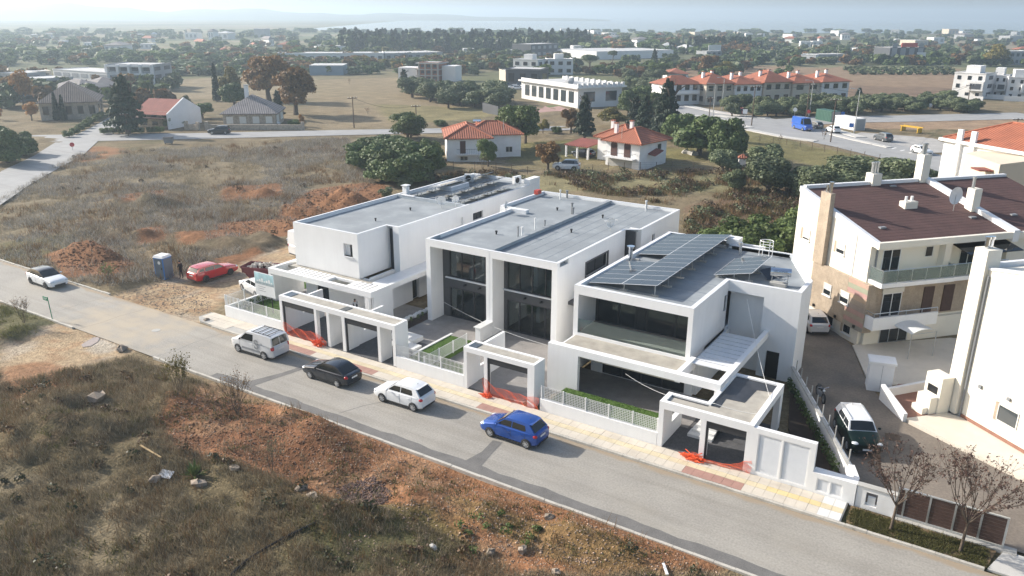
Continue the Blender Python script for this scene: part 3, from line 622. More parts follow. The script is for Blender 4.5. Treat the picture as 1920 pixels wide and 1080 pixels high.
part('party_wall', MB().box(-32.45, -32.15, 47.65, 67.86, RB-.27, RB-.03), M['membrane_up'], B); part('party_wall_cap', MB().box(-32.5, -32.1, 47.63, 67.87, RB-.029, RB+.005), M['membrane'], B)
for k in range(1, 6): part('membrane_seam', MB().box(-32.1+k*.98, -32.06+k*.98, 47.7, 67.8, RB-.275, RB-.266), M['seam'], B)
for x, y, h, mt, r in ((-30.2, 62.2, .25, 'trim', .07), (-30.15, 56.3, .25, 'trim', .07), (-35.0, 52.4, .25, 'trim', .07), (-35, 62.5, .22, 'trim', .07), (-28.1, 66.8, .9, 'pvc', .06), (-28.4, 67.6, .75, 'greypipe', .1), (-37.0, 66.6, .9, 'pvc', .06), (-36.8, 67.6, .7, 'greypipe', .1), (-33.2, 62, 1.0, 'greypipe', .09), (-32.75, 61.4, .75, 'greypipe', .08), (-33.15, 52.8, .8, 'greypipe', .06), (-32.75, 52.8, .8, 'pvc', .07), (-33.1, 55.4, .95, 'pvc', .06), (-32.8, 56.5, .6, 'greypipe', .06)): pipe_vent(B, x, y, RB-.27, h, mt, r)
part('roof_upstand', MB().box(-38.4, -36.6, 59.6, 60.15, RB-.27, RB+.06), M['coping'], B)
part('side_canopy', MB().box(-26.39, -25.75, 49.1, 50.2, 3.35, 3.6), M['spandrel'], B)
part('divider_wall', MB().box(-32.5, -32.05, 45.75, 47.39, .14, 1.3), M['white'], B); part('divider_coping', MB().box(-32.6, -31.95, 45.65, 47.38, 1.3, 1.36), M['marble'], B)
struct('terrace', MB().box(-39.0, -24.1, 39.1, 49.0, -.1, .145), M['terrace'])
# ---------------------------------------------------------------- house C (right)
Cc = thing('white_house', 'right white house with large solar array and boxed glass balcony', 'house', (-17, 45.2, .1), group='new white houses')
RR = 6.5
w = MB()
w.box(-23.85, -23.5, 45.2, 62.0, 2.73, RR-.05); w.wall('y', -15.72, -15.4, 45.2, 52.0, 2.73, RR-.05, [(51.35, 51.85, 4.35, 5.5)]); w.box(-23.5, -15.72, 45.2, 45.55, 5.88, RR-.05); w.box(-23.5, -15.72, 45.2, 47.9, 2.73, 3.1)
w.box(-23.5, -15.72, 45.55, 47.9, 5.95, 6.1); w.box(-23.5, -15.72, 61.7, 62.0, 2.73, RR-.05); w.box(-23.5, -15.4, 47.9, 61.7, 2.73, 2.95)
part('balcony_box', w, M['white'], Cc)
w = MB(); w.wall('x', 52.0, 52.3, -12.9, -10.5, -.05, RR-.05, [(-12.35, -11.45, -.05, 1.95)]); w.box(-15.4, -12.9, 52.0, 52.3, 5.72, RR-.05); w.box(-15.4, -12.9, 52.7, 52.9, -.05, 5.72); w.box(-12.9, -12.7, 52.3, 52.9, -.05, 5.72)
w.prism([(-10.5, 52.3), (-10.5, 55.0), (-13.3, 61.0), (-13.6, 61.0), (-10.85, 54.9), (-10.85, 52.3)], -.05, RR-.05); w.box(-18.0, -13.3, 60.7, 61.0, -.05, RR-.05)
part('wing_wall', w, M['white'], Cc)
part('door', MB().box(-12.33, -11.47, 52.1, 52.18, -.05, 1.93), M['black'], Cc)
part('slit_window', MB().box(-15.5, -15.46, 51.35, 51.85, 4.35, 5.5), M['glassl'], Cc)
glazing(Cc, 'x', 47.9, [-23.42, -21.7, -20.4], 3.12, 5.9, fw=.16, name='balcony_door'); glazing(Cc, 'x', 47.9, [-19.6, -17.5, -15.8], 3.12, 5.9, fw=.16, name='balcony_door')
part('door_pier', MB().box(-20.3, -19.7, 47.88, 48.1, 3.1, 5.95), M['anthracite'], Cc)
part('balustrade', MB().box(-23.5, -15.72, 45.28, 45.31, 3.1, 4.1), M['glassc'], Cc)
part('balcony_floor', MB().box(-23.5, -15.72, 45.32, 47.9, 3.1, 3.13), M['terrace'], Cc)
parapet(Cc, [(-23.85, 45.2), (-15.4, 45.2), (-15.4, 52.0), (-10.5, 52.0), (-10.5, 55.0), (-13.3, 61.0), (-18.0, 61.0), (-18.0, 62.0), (-23.85, 62.0)], RR-.3, RR, .3)
part('roof_upstand', MB().box(-18.6, -17.6, 61.0, 62.0, RR+.001, RR+.45), M['white'], Cc)
for k in range(7): part('membrane_seam', MB().box(-23.5, -15.75, 47.2+k*2, 47.25+k*2, RR-.304, RR-.296), M['seam'], Cc)
cv = MB().cyl((-23.3, 53.0, RR-.3), (-23.3, 53.0, RR+.75), .16, .16, 12).cyl((-23.3, 53.0, RR+.75), (-23.3, 53.0, RR+.95), .16, .3, 12); part('flue', cv, M['chrome'], Cc, sm=40)
pipe_vent(Cc, -17.0, 59.6, RR-.3, .9, 'metal', .1)
# ground floor of C
w = MB(); w.wall('x', 46.0, 46.3, -22.75, -15.9, .1, 2.73, [(-21.9, -15.9, .15, 2.5)]); w.box(-23.9, -23.6, 42.25, 61.0, .1, 2.73); w.box(-15.9, -15.4, 46.0, 46.4, .1, 2.73); w.box(-15.5, -15.2, 46.4, 52.6, .1, 2.73)
part('wall', w, M['white'], Cc)
glazing(Cc, 'x', 46.1, [-21.88, -20.42, -18.99, -17.5, -15.95], .18, 2.48, fw=.12, name='sliding_door')
part('porch_wall', MB().box(-23.95, -21.7, 41.95, 42.25, .1, 2.95), M['white'], Cc)
part('pergola_beam', MB().box(-23.95, -12.3, 41.95, 42.45, 2.95, 3.4), M['white'], Cc)
part('porch_roof', MB().box(-23.6, -15.3, 42.46, 45.5, 2.62, 2.9), M['screed'], Cc)
dm = mesh_mb('beam_dot', MB().box(0, .2, 0, .16, 0, .07)); dm.materials.append(M['coping'])  # small blocks stand in for the row of holes and slat shadow
for k in range(12): part('beam_dot', dm, None, Cc, loc=(-22.4+k*.6+17, 42.5-45.2, 2.85))
part('pergola_beam', MB().box(-12.62, -12.3, 42.45, 52.0, 2.95, 3.398), M['white'], Cc)
part('pergola_beam', MB().box(-15.3, -14.98, 42.45, 45.2, 2.62, 3.3), M['white'], Cc)
part('pergola_post', MB().box(-12.66, -12.3, 42.0, 42.4, .1, 2.95), M['white'], Cc)
lv = mesh_mb('louvre', MB().box(0, 2.35, 0, .6, 0, .06)); lv.materials.append(M['coping'])
for k in range(9): part('louvre', lv, None, Cc, loc=(-14.97+17, 44.5+k*.68-45.2, 3.05))
struct('terrace', MB().box(-24.1, -14.0, 41.8, 46.05, -.1, .14), M['terrace'])
# ---------------------------------------------------------------- gate portals / car ports
def netting(pts, z1s, label, z0=.13, drape=0.):
    n = 60; P = []
    L = [0]
    for a, b_ in zip(pts[:-1], pts[1:]): L.append(L[-1]+math.dist(a, b_))
    def pos(s):
        for i in range(len(L)-1):
            if s <= L[i+1]+1e-6:
                t = (s-L[i])/(L[i+1]-L[i]); return (pts[i][0]*(1-t)+pts[i+1][0]*t, pts[i][1]*(1-t)+pts[i+1][1]*t, z1s[i]*(1-t)+z1s[i+1]*t)
    mb = MB(); nu = int(L[-1]/.07); nv = 13
    G = []
    for i in range(nu+1):
        x, y, z1 = pos(L[-1]*i/nu); row = []
        for j in range(nv+1):
            t = j/nv; row.append((x+.03*math.sin(i*.9+j*.4), y+.06*math.sin(i*.35+j*.5)-drape*(1-t), z0+(z1-z0)*t+.02*math.sin(i*.5)))
        G.append(row)
    for i in range(nu):
        for j in range(nv+1): mb.bar(G[i][j], G[i+1][j], .006, .016 if j in (0, nv) else .009)
    for i in range(nu+1):
        for j in range(nv): mb.bar(G[i][j], G[i][j+1], .006, .009)
    return mb
M['orange'] = mat('orange_plastic_net', (.85, .13, .04), .5, .1, 4)
def net_thing(pts, z1s, label, heap=None):
    t = thing('safety_netting', label, 'netting', (*pts[0], .13)); part('mesh', netting(pts, z1s, label), M['orange'], t, kind='stuff')
    if heap:
        mb = MB(); r = random.Random(5)
        for k in range(150):
            a = [Vector((heap[0]+r.gauss(0, heap[3]), heap[1]+r.gauss(0, heap[4]), .14+abs(r.gauss(0, heap[2])))) for _ in range(3)]; mb.bar(a[0], a[0]+(a[1]-a[0])*.6, .012, .05); mb.poly([a[0], a[0]+(a[1]-a[0])*.35, a[0]+(a[2]-a[0])*.35])
        part('gathered_heap', mb, M['orange'], t, kind='stuff')
# car port A
GA = thing('gate_portal', 'long white gate portal with two black roller doors beside the silver van', 'portal', (-40.3, 38.9, .1), group='white gate portals')
TA = 3.25
part('beam', MB().box(-46.15, -34.5, 38.9, 39.12, 2.87, TA), M['white'], GA); part('beam', MB().box(-46.15, -34.5, 40.1, 40.3, 2.87, TA), M['white'], GA)
[part('beam_end', MB().box(a, a+.2, 39.12, 40.1, 2.87, TA), M['white'], GA) for a in (-46.15, -34.7)]
part('beam_roof', MB().box(-45.95, -34.7, 39.12, 40.1, 3.0, TA-.06), M['screed'], GA); part('skylight', MB().box(-45.9, -45.2, 39.15, 40.05, TA-.06, TA-.03), M['glassl'], GA); part('skylight', MB().box(-40.1, -39.5, 39.15, 40.05, TA-.06, TA-.03), M['glassl'], GA)
for x0, x1, y1 in ((-46.15, -45.88, 40.3), (-42.43, -42.18, 39.2), (-41.15, -40.88, 40.1), (-39.62, -39.32, 40.3), (-36.16, -35.9, 40.1), (-34.76, -34.5, 40.3)): part('pier', MB().box(x0, x1, 38.902, y1-.002, .1, 2.87), M['white'], GA)
for x0, x1 in ((-45.88, -42.43), (-39.32, -36.16)):
    part('roller_door_housing', MB().box(x0, x1, 38.96, 39.4, 2.42, 2.87), M['anthracite'], GA); part('door_rail', MB().box(x0, x0+.1, 38.98, 39.1, .1, 2.42).box(x1-.1, x1, 38.98, 39.1, .1, 2.42), M['anthracite'], GA)
part('side_wall', MB().wall('y', -46.15, -45.95, 40.3, 43.3, .1, 2.5, [(41.0, 42.6, 1.2, 2.1)]), M['white'], GA); w = MB(); w.wall('y', -39.62, -39.42, 40.3, 43.3, .1, 2.4, [(41.0, 42.8, 1.15, 2.1)]); part('side_wall', w, M['white'], GA)
struct('car_port_floor', MB().box(-45.95, -34.5, 38.9, 43.29, -.1, .155), M['paver_dark'])
net_thing([(-45.85, 38.86), (-44.6, 38.9), (-43.4, 38.88), (-42.4, 38.84), (-41.3, 38.84)], [1.1, .85, .9, 1.0, .55], 'orange safety net across the gateway behind the silver van', (-42.0, 38.6, .22, .3, .14))
# portal B
GB = thing('gate_portal', 'middle white gate portal with one black roller door behind the blue car', 'portal', (-25.9, 38.9, .1), group='white gate portals')
TB = 3.1
part('beam', MB().box(-28.6, -23.15, 38.9, 39.12, 2.77, TB), M['white'], GB); part('beam', MB().box(-28.6, -23.15, 40.0, 40.2, 2.77, TB), M['white'], GB); [part('beam_end', MB().box(a, a+.2, 39.12, 40.0, 2.77, TB), M['white'], GB) for a in (-28.6, -23.35)]
part('beam_roof', MB().box(-28.4, -23.35, 39.12, 40.0, 2.9, TB-.06), M['screed'], GB); part('skylight', MB().box(-28.35, -27.8, 39.15, 39.97, TB-.06, TB-.03), M['glassl'], GB)
for x0, x1, y1 in ((-28.6, -28.35, 40.2), (-26.98, -26.72, 39.3), (-23.65, -23.15, 40.2)): part('pier', MB().box(x0, x1, 38.902, y1-.002, .1, 2.77), M['white'], GB)
w = MB(); w.wall('y', -28.6, -28.4, 40.2, 43.6, .1, 2.6, [(40.5, 42.0, 1.15, 2.2)]); part('side_wall', w, M['white'], GB)
part('roller_door_housing', MB().box(-26.72, -23.65, 38.96, 39.4, 2.35, 2.77), M['anthracite'], GB); part('door_rail', MB().box(-26.72, -26.62, 38.98, 39.1, .1, 2.35), M['anthracite'], GB)
net_thing([(-27.0, 38.82), (-26.0, 38.86), (-25, 38.88), (-24, 38.86), (-22.8, 38.84)], [1.25, .8, .85, .8, .95], 'orange safety net across the gateway behind the blue car', (-26.6, 38.55, .1, .2, .1))
# portal C
GC = thing('gate_portal', 'right white gate portal with flat tarred roof and louvred shutters', 'portal', (-10, 38.9, .1), group='white gate portals')
TC = 3.0
w = MB(); w.box(-14.8, -9.4, 38.9, 39.15, 2.55, TC); w.box(-14.8, -14.5, 39.15, 40.3, 2.55, TC); w.box(-14.5, -12.2, 40.05, 40.3, 2.55, TC); w.box(-12.45, -12.2, 40.3, 45.0, 2.55, TC-.002); w.box(-9.7, -9.4, 39.15, 45.0, 2.55, TC); w.box(-12.2, -9.7, 44.7, 45.0, 2.55, TC)
part('beam', w, M['white'], GC)
part('roof_screed', MB().box(-14.5, -9.7, 39.15, 40.05, 2.6, TC-.1).box(-12.2, -9.7, 40.05, 44.7, 2.6, TC-.102), M['screed'], GC)
part('tar_coat', MB().prism([(-12.19, 44.69), (-12.19, 40.1), (-11.7, 40.1), (-11.75, 41.4), (-10.7, 41.5), (-10.6, 43.5), (-9.72, 43.7), (-9.72, 44.69)], TC-.11, TC-.09).box(-14.49, -12.3, 39.9, 40.04, TC-.11, TC-.088), M['bitumen'], GC)
for x0, x1, y1 in ((-14.8, -14.5, 40.3), (-12.3, -12.0, 39.5), (-9.75, -9.4, 39.4)): part('pier', MB().box(x0, x1, 38.902, y1-.002, .1, 2.55), M['white'], GC)
part('pier', MB().box(-9.75, -9.4, 44.4, 45.0, .1, 2.55), M['white'], GC); part('pier', MB().box(-12.4, -12.1, 42.6, 45.0, .1, 2.55), M['white'], GC)
part('low_wall', MB().box(-14.8, -14.5, 40.3, 42.0, .1, 1.1), M['white'], GC)
part('roller_door_housing', MB().box(-12.0, -9.75, 38.98, 39.4, 2.1, 2.55), M['anthracite'], GC); part('door_rail', MB().box(-12.0, -11.9, 38.98, 39.08, .1, 2.1), M['anthracite'], GC)
st = MB(); 
for k in range(4): part('step', MB().box(-13.7+k*.12, -12.2, 40.9+k*.38, 41.28+k*.38+.4, .1, .3+k*.16), M['marble'], GC)
struct('car_port_floor', MB().box(-14.5, -9.4, 38.9, 45.0, -.1, .12), M['paver_dark'])
part('shutter_wall', MB().wall('x', 38.9, 39.2, -9.398, -6.14, .1, 2.92, [(-9.1, -7.85, .3, 2.62), (-7.78, -6.4, .3, 2.62)]), M['white'], GC)
part('shutter_wall', MB().wall('x', 38.9, 39.5, -6.139, -4.2, .1, 1.3, [(-5.9, -5.25, .28, 1.02), (-5.2, -4.6, .28, 1.02)]), M['white'], GC)
for x0, x1, z0, z1 in ((-9.1, -7.85, .3, 2.62), (-7.78, -6.4, .3, 2.62), (-5.9, -5.25, .28, 1.02), (-5.2, -4.6, .28, 1.02)):
    sh = part('shutter_frame', MB().wall('x', 38.92, 38.99, x0, x1, z0, z1, [(x0+.06, x1-.06, z0+.06, z1-.06)]), M['pvc'], GC)
    mb = MB(); z = z0+.08
    while z < z1-.08: mb.add([(x0+.06, 38.94, z), (x1-.06, 38.94, z), (x1-.06, 38.98, z+.06), (x0+.06, 38.98, z+.06)], [(0, 1, 2, 3)]); z += .062
    part('slats', mb, M['pvc'], sh, kind='stuff')
net_thing([(-12.6, 38.75), (-11.8, 38.7), (-10.8, 38.72), (-9.9, 38.82), (-9.3, 38.86)], [.45, .3, .28, .6, .95], 'sagging orange safety net before the tarred portal', (-12.5, 38.5, .16, .35, .12))
# ---------------------------------------------------------------- garden walls, fences, lawns
def picket(parent, p0, p1, z0, z1, sp=.11, cross=0, post=1.7):
    p0 = Vector(p0); p1 = Vector(p1); L = (p1-p0).length; d = (p1-p0)/L; mb = MB(); n = int(L/sp)
    for i in range(n+1):
        q = p0+d*(i*L/n); mb.bar((q.x, q.y, z0), (q.x, q.y, z1), .02, .02)
    for z in ([z0+.06, z1-.02] + [z0+(z1-z0)*(k+1)/(cross+1) for k in range(cross)]): mb.bar((p0.x, p0.y, z), (p1.x, p1.y, z), .02, .02)
    part('pickets', mb, M['pvc'], parent, kind='stuff'); m_ = max(1, round(L/post))
    for i in range(m_+1):
        q = p0+d*(i*L/m_); part('fence_post', MB().box(q.x-.035, q.x+.035, q.y-.035, q.y+.035, z0-.05, z1+.03), M['pvc'], parent)
def garden_wall(label, x0, x1, h, cross, zt):
    t = thing('garden_wall', label, 'garden wall', ((x0+x1)/2, 38.9, .1), group='white street garden walls'); part('wall', MB().box(x0, x1, 38.9, 39.12, .08, h), M['white'], t); picket(t, (x0+.05, 39.0), (x1-.05, 39.0), h, zt, .11, cross); return t
g1 = garden_wall('white garden wall with picket fence under the billboard', -52.85, -46.16, 1.05, 0, 1.94)
part('wall', MB().box(-52.85, -52.63, 39.121, 44.5, .08, 1.0), M['white'], g1); picket(g1, (-52.74, 39.1), (-52.74, 44.4), 1.0, 1.9)
g2 = garden_wall('white garden wall with picket fence behind the white hatchback', -34.48, -28.62, .98, 1, 1.84)
picket(g2, (-32.2, 39.2), (-32.2, 44.2), .5, 1.4); part('lawn_edging', MB().box(-34.4, -34.2, 40.6, 45.2, .1, .62), M['marble'], g2)
g3 = garden_wall('white garden wall with square lattice fence below the solar house', -22.7, -14.82, .92, 7, 1.80)
M['turf'] = leaf_mat('lawn_blades', [(.05, .12, .015), (.08, .17, .02), (.10, .20, .03)], .2)
M['turf_base'] = mat('lawn_soil', (.07, .13, .02), .9, .15, 2)
def lawn(x0, x1, y0, y1, z, name='lawn'):
    o = struct(name, MB().box(x0, x1, y0, y1, -.05, z), M['turf_base']); n = int((x1-x0)*(y1-y0)*260); r = np.random.default_rng(int(abs(x0)*10))
    p = np.stack([r.uniform(x0, x1, n), r.uniform(y0, y1, n), np.full(n, z)], 1); a = r.uniform(0, 6.28, n); d = np.stack([np.cos(a), np.sin(a), 0*a], 1)*.02; up = np.stack([r.normal(0, .02, n), r.normal(0, .02, n), r.uniform(.03, .07, n)], 1)
    me = mesh_np('lawn_grass', np.stack([p-d, p+d, p+up], 1).reshape(-1, 3), np.arange(n*3).reshape(-1, 3)); me.materials.append(M['turf']); g = part('lawn_grass', me, None, None); tag(g, kind='stuff')
lawn(-52.6, -46.4, 39.13, 43.25, .38); lawn(-34.19, -32.25, 39.14, 44.9, .55); lawn(-32.1, -28.7, 39.14, 41.2, .45); lawn(-22.4, -14.85, 39.13, 41.75, .62)
lawn(-56.0, -52.5, 46.95, 52, .2)
# steps, kerb stones around B
ms = thing('marble_steps', 'white marble steps between the left and middle houses', 'steps', (-37, 42, .1)); part('tread', MB().box(-37.6, -35.2, 41.6, 42.6, .15, .32), M['marble'], ms); part('tread', MB().box(-38.4, -36.0, 42.6, 43.8, .15, .5), M['marble'], ms)
sb = thing('stone_border', 'rough white stone border of the planting bed by the left house', 'border', (-39.5, 45, .1)); r = random.Random(3)
for k in range(16): 
    y = 44.2+k*.42; part('stone', MB().ell((-39.6+r.uniform(-.08, .08), y, .32), .22, .25, .2, 7, 4), M['marble'], sb)
struct('planting_bed', MB().box(-39.4, -38.45, 44.0, 51.5, -.1, .2), mat('dark_topsoil', (.045, .03, .02), .95, .2, 3))
# cables slung between the houses
M['cable'] = mat('white_cable', (.7, .7, .68), .6, .03, 3)
def cable(p0, p1, sag, label, r=.012):
    p0 = Vector(p0); p1 = Vector(p1); mb = MB().tube([p0.lerp(p1, t/12)-Vector((0, 0, sag*4*(t/12)*(1-t/12))) for t in range(13)], r, 5)
    o = part('cable', mb, M['cable']); tag(o, label, 'cable'); return o
cable((-37.2, 47.6, 2.0), (-26.6, 46.4, 1.0), .35, 'white cable sagging across the glazed bays of the middle houses')
cable((-18.3, 41.9, 2.6), (-12.0, 40.2, 3.05), .5, 'white cable from the porch beam to the tarred portal roof')
cable((-12.0, 40.2, 3.05), (-9.45, 40.4, 3.02), .12, 'white cable lying over the tarred portal roof')
cable((-14.0, 51.9, 5.4), (-9.6, 42.6, 3.05), .3, 'white cable from the solar house wall down to the tarred portal')
# ---------------------------------------------------------------- things on the roofs
pnl = mesh_mb('solar_panel', MB().box(0, 2.5, 0, 1.15, -.035, 0)); pnl.materials.append(M['pvframe'])
pgl = MB()
for a in (0, 1): pgl.box(.03+a*1.228, 1.242+a*1.228, .026, 1.124, .001, .006)
pgl = mesh_mb('cell_field', pgl); pgl.materials.append(M['pvglass'])
BALM = mesh_mb('ballast_block', MB().box(-.25, .25, -.12, .12, 0, .1)); BALM.materials.append(M['concrete'])
def array(label, x0, x1, z0, z1, y0, rows, cols, rowh=1.175, skip=(), group='rooftop solar arrays'):
    t = thing('solar_array', label, 'solar panels', (x0, y0, RR-.3), group=group); L = math.hypot(x1-x0, z1-z0); ang = math.atan2(z1-z0, x1-x0); s = L/cols/2.52
    for c in range(cols):
        for r_ in range(rows):
            if (c, r_) in skip: continue
            o = part('solar_panel', pnl, None, t); k = c*L/cols; o.location = (k*math.cos(ang), r_*rowh, z0-(RR-.3)+k*math.sin(ang)); o.rotation_euler = (0, -ang, 0); o.scale = (s, rowh/1.175, 1)
            g = part('cell_field', pgl, None, o)
    Ly = rows*rowh; yy = .4
    while yy < Ly:
        mb = MB(); mb.bar((.1, yy, .03), (x1-x0-.1, yy, .03), .06, .05); mb.bar((x1-x0-.3, yy, 0), (x1-x0-.3, yy, z1-(RR-.3)-.08), .05, .05); mb.bar(((x1-x0)*.5, yy, 0), ((x1-x0)*.5, yy, (z0+z1)/2-(RR-.3)-.06), .05, .05); part('mounting_frame', mb, M['metal'], t, world=False); yy += 2.3
    mb = MB(); yy = .4
    while yy < Ly:
        for xx in (.3, (x1-x0)*.5, x1-x0-.3): part('ballast_block', BALM, None, t, loc=(xx, yy, 0))
        yy += 2.3
    return t
array('large tilted solar array on the flat roof of the right white house', -23.45, -18.4, 6.42, 7.12, 46.45, 13, 2, 1.172, {(0, 5), (0, 6)})
array('small solar array beside the water heater on the right white house', -16.8, -14.1, 6.4, 7.0, 52.9, 4, 1, 1.2)
RRs = RR; RR = RA
for x0, y0, n_, lab in ((-50.4, 59.9, 11, 'far solar rack along the left edge of the left house roof'), (-47.6, 59.4, 10, 'middle solar rack on the left house roof'), (-44.8, 59.4, 8, 'near solar rack along the right edge of the left house roof')): array(lab, x0, x0+1.5, RA-.02, RA+.36, y0, n_, 1, 1.16)
RR = RRs
wh = thing('water_heater', 'silver solar water heater with lettering on the right white house roof', 'water heater', (-12.4, 53.6, RR-.3))
tk = MB().cyl((-13.05, 53.5, 7.15), (-11.75, 53.9, 7.15), .29, .29, 18); tko = part('tank', tk, M['chrome'], wh, sm=40)
part('stand', MB().bar((-12.9, 53.5, 6.2), (-12.9, 53.5, 6.95), .05, .05).bar((-11.9, 53.85, 6.2), (-11.9, 53.85, 6.95), .05, .05).bar((-12.9, 53.5, 6.9), (-11.9, 53.85, 6.5), .04, .04).bar((-12.9, 53.5, 6.5), (-11.9, 53.85, 6.9), .04, .04), M['metal'], wh); part('plinth', MB().box(-13.0, -11.9, 53.3, 53.9, 6.19, 6.42), M['concrete'], wh)
part('collector', MB().add([(-13.3, 54.0, 6.3), (-12.6, 55.3, 6.3), (-13.3, 55.6, 6.9), (-14.0, 54.3, 6.9)], [(0, 1, 2, 3)]), M['pvglass'], wh)
def text(parent, s, size, mw, mt, name='lettering', ext=.004, bold=0.):
    cu = bpy.data.curves.new('t', 'FONT'); cu.body = s; cu.offset = bold; cu.size = size; cu.align_x = 'CENTER'; cu.align_y = 'CENTER'; cu.extrude = ext
    to = bpy.data.objects.new('t', cu); C.objects.link(to); dg = bpy.context.evaluated_depsgraph_get(); me = bpy.data.meshes.new_from_object(to.evaluated_get(dg)); bpy.data.objects.remove(to)
    me.materials.clear(); me.transform(mw); o = part(name, me, mt, parent); return o
td = Vector((1.3, .4, 0)).normalized(); tn_ = Vector((td.y, -td.x, .35)).normalized(); tu = tn_.cross(td)
mw = Matrix.Identity(4)
for i in range(3): mw[i][0], mw[i][1], mw[i][2] = td[i], tu[i], tn_[i]
cpt = Vector((-12.4, 53.7, 7.15))+tn_*.292-Vector((-12.4, 53.6, RR-.3)); mw.translation = cpt
text(wh, 'HELIONAL', .21, mw, M['black'], ext=.003)
ld = thing('ladder_hoops', 'white steel ladder hoops at the back of the solar house roof', 'ladder', (-15.2, 60.4, RR-.3)); mb = MB()
for dx in (-.5, -.25, .25, .5): mb.tube([(-15.2+dx, 60.2, RR-.3), (-15.2+dx, 60.2, RR+.9)], .03)
for z in (RR+.5, RR+.92): mb.tube([(-15.2+.5*math.cos(a), 60.2+.4*math.sin(a), z) for a in np.linspace(0, 6.283, 13)], .03)
part('hoops', mb, M['pvc'], ld)
def dish(label, x, y, z, s=1.0, az=0.0, mt='pvc', aerial=True):
    t = thing('satellite_dish', label, 'antenna', (x, y, z), az, group='roof antennas'); part('mast', MB().cyl((0, 0, 0), (0, 0, .8*s), .03, .03, 6), M['metal'], t, world=False)
    mb = MB(); rings = []
    for i in range(6):
        rr = .42*s*i/5; rings.append([(rr*math.cos(a), -.12*s+.3*(rr/.42/s)**2*.42*s, .75*s+rr*math.sin(a)) for a in np.linspace(0, 6.2832, 17)])
    mb.grid(rings); part('reflector', mb, M[mt], t, world=False, sm=60)
    part('feed_arm', MB().tube([(0, .05, .4*s), (0, .55*s, .72*s)], .02), M['metal'], t, world=False)
    if aerial:
        mb = MB().bar((-.6*s, 0, .95*s), (.6*s, 0, .95*s), .02, .02)
        for k in range(7): mb.bar((-.55*s+k*.18*s, -.22*s, .95*s), (-.55*s+k*.18*s, .22*s, .95*s), .012, .012)
        part('aerial', mb, M[mt], t, world=False)
    return t
dish('white dish and aerial on the middle house roof', -27.6, 58.4, RB-.27, 1.0, -2.2); dish('white dish on the right edge of the left house roof', -44.6, 57.6, RA-.3, 1.0, -2.4); dish('white aerial beside the near solar rack', -43.3, 58.0, RA, .9, -2.0); dish('small aerial on the gap side of the middle house roof', -38.1, 58.6, RB, .8, -1.4)
def ac_unit(label, x, y, z, rz=0.):
    t = thing('air_conditioner', label, 'air conditioner', (x, y, z), rz, group='roof air conditioners'); part('case', MB().box(-.5, .5, -.18, .18, .1, .9), M['pvc'], t, world=False); part('fan_grille', MB().cyl((-.1, -.19, .5), (-.1, -.2, .5), .3, .3, 16), M['trim'], t, world=False); part('feet', MB().box(-.4, -.3, -.2, .2, 0, .1).box(.3, .4, -.2, .2, 0, .1), M['metal'], t, world=False)
ac_unit('white air conditioner between the racks on the left house roof', -49.6, 69.0, RA-.3, .6); ac_unit('dark-fronted air conditioner at the back corner of the left house roof', -43.9, 69.6, RA, 1.4)
tb = thing('tool_case', 'red tool case on the parapet between the left and middle houses', 'case', (-39.5, 66.5, RB)); part('body', MB().box(-39.75, -39.3, 66.2, 66.9, RB+.002, RB+.4), mat('red_plastic', (.45, .05, .03), .5), tb)
# ---------------------------------------------------------------- billboard, person-scale things in the front gardens
bb = thing('billboard', 'white project billboard with a teal picture in the front garden', 'billboard', (-49.5, 41.0, .4))
part('panel', MB().box(-51.35, -49.05, 40.98, 41.03, 1.75, 3.72), M['pvc'], bb)
ptm = mat('teal_print', (.40, .60, .64), .5, .25, 1.2); part('picture', MB().box(-51.32, -49.08, 40.972, 40.979, 2.75, 3.68), ptm, bb); gp_ = mat('grey_print', (.30, .36, .38), .5, .3, 4); part('picture_ground', MB().box(-51.32, -49.08, 40.966, 40.971, 2.72, 2.92), gp_, bb)
for k in range(7): part('picture_building', MB().box(-51.1+k*.28, -50.9+k*.28, 40.964, 40.97, 2.95, 3.05+.1*(k % 3)), M['pvc'], bb)
for k in range(3): part('printed_line', MB().box(-51.0, -50.1-.2*(k % 2), 40.97, 40.979, 2.5-k*.18, 2.53-k*.18), M['greypipe'], bb)
part('post', MB().box(-50.75, -50.68, 41.03, 41.1, .3, 3.5), M['black'], bb); part('post', MB().box(-49.6, -49.53, 41.03, 41.1, .3, 3.5), M['black'], bb)
# ================================================================ neighbouring apartment blocks and driveway
M['cream'] = mat('cream_render', (.74, .70, .60), .8, .05, .5, fine=.03)
M['travertine'] = mat('travertine_cladding', (.37, .30, .225), .6, .16, 1.3, fine=.1, fscale=8)
M['shingle'] = mat('maroon_roof_shingles', (.088, .044, .038), .85, .16, .8, fine=.22, fscale=16)
M['shutter'] = mat('white_roller_shutter', (.68, .66, .60), .6, .04, 3)
M['brownslat'] = mat('dark_brown_slats', (.075, .042, .032), .55, .15, 4)
M['drive'] = mat('worn_concrete_drive', (.185, .155, .125), .9, .16, .5, fine=.16, fscale=7, stain=(.10, .09, .08), stain_amt=.55, stain_scale=.35)
M['brick_floor'] = mat('terracotta_floor', (.26, .13, .09), .8, .1, 3, fine=.1)
M['cream_floor'] = mat('cream_floor_tiles', (.62, .56, .47), .7, .06, 1.2, fine=.05)
AD = math.atan2(.75, .66)
def W2(O, rz, u, v): return (O[0]+u*math.cos(rz)-v*math.sin(rz), O[1]+u*math.sin(rz)+v*math.cos(rz))
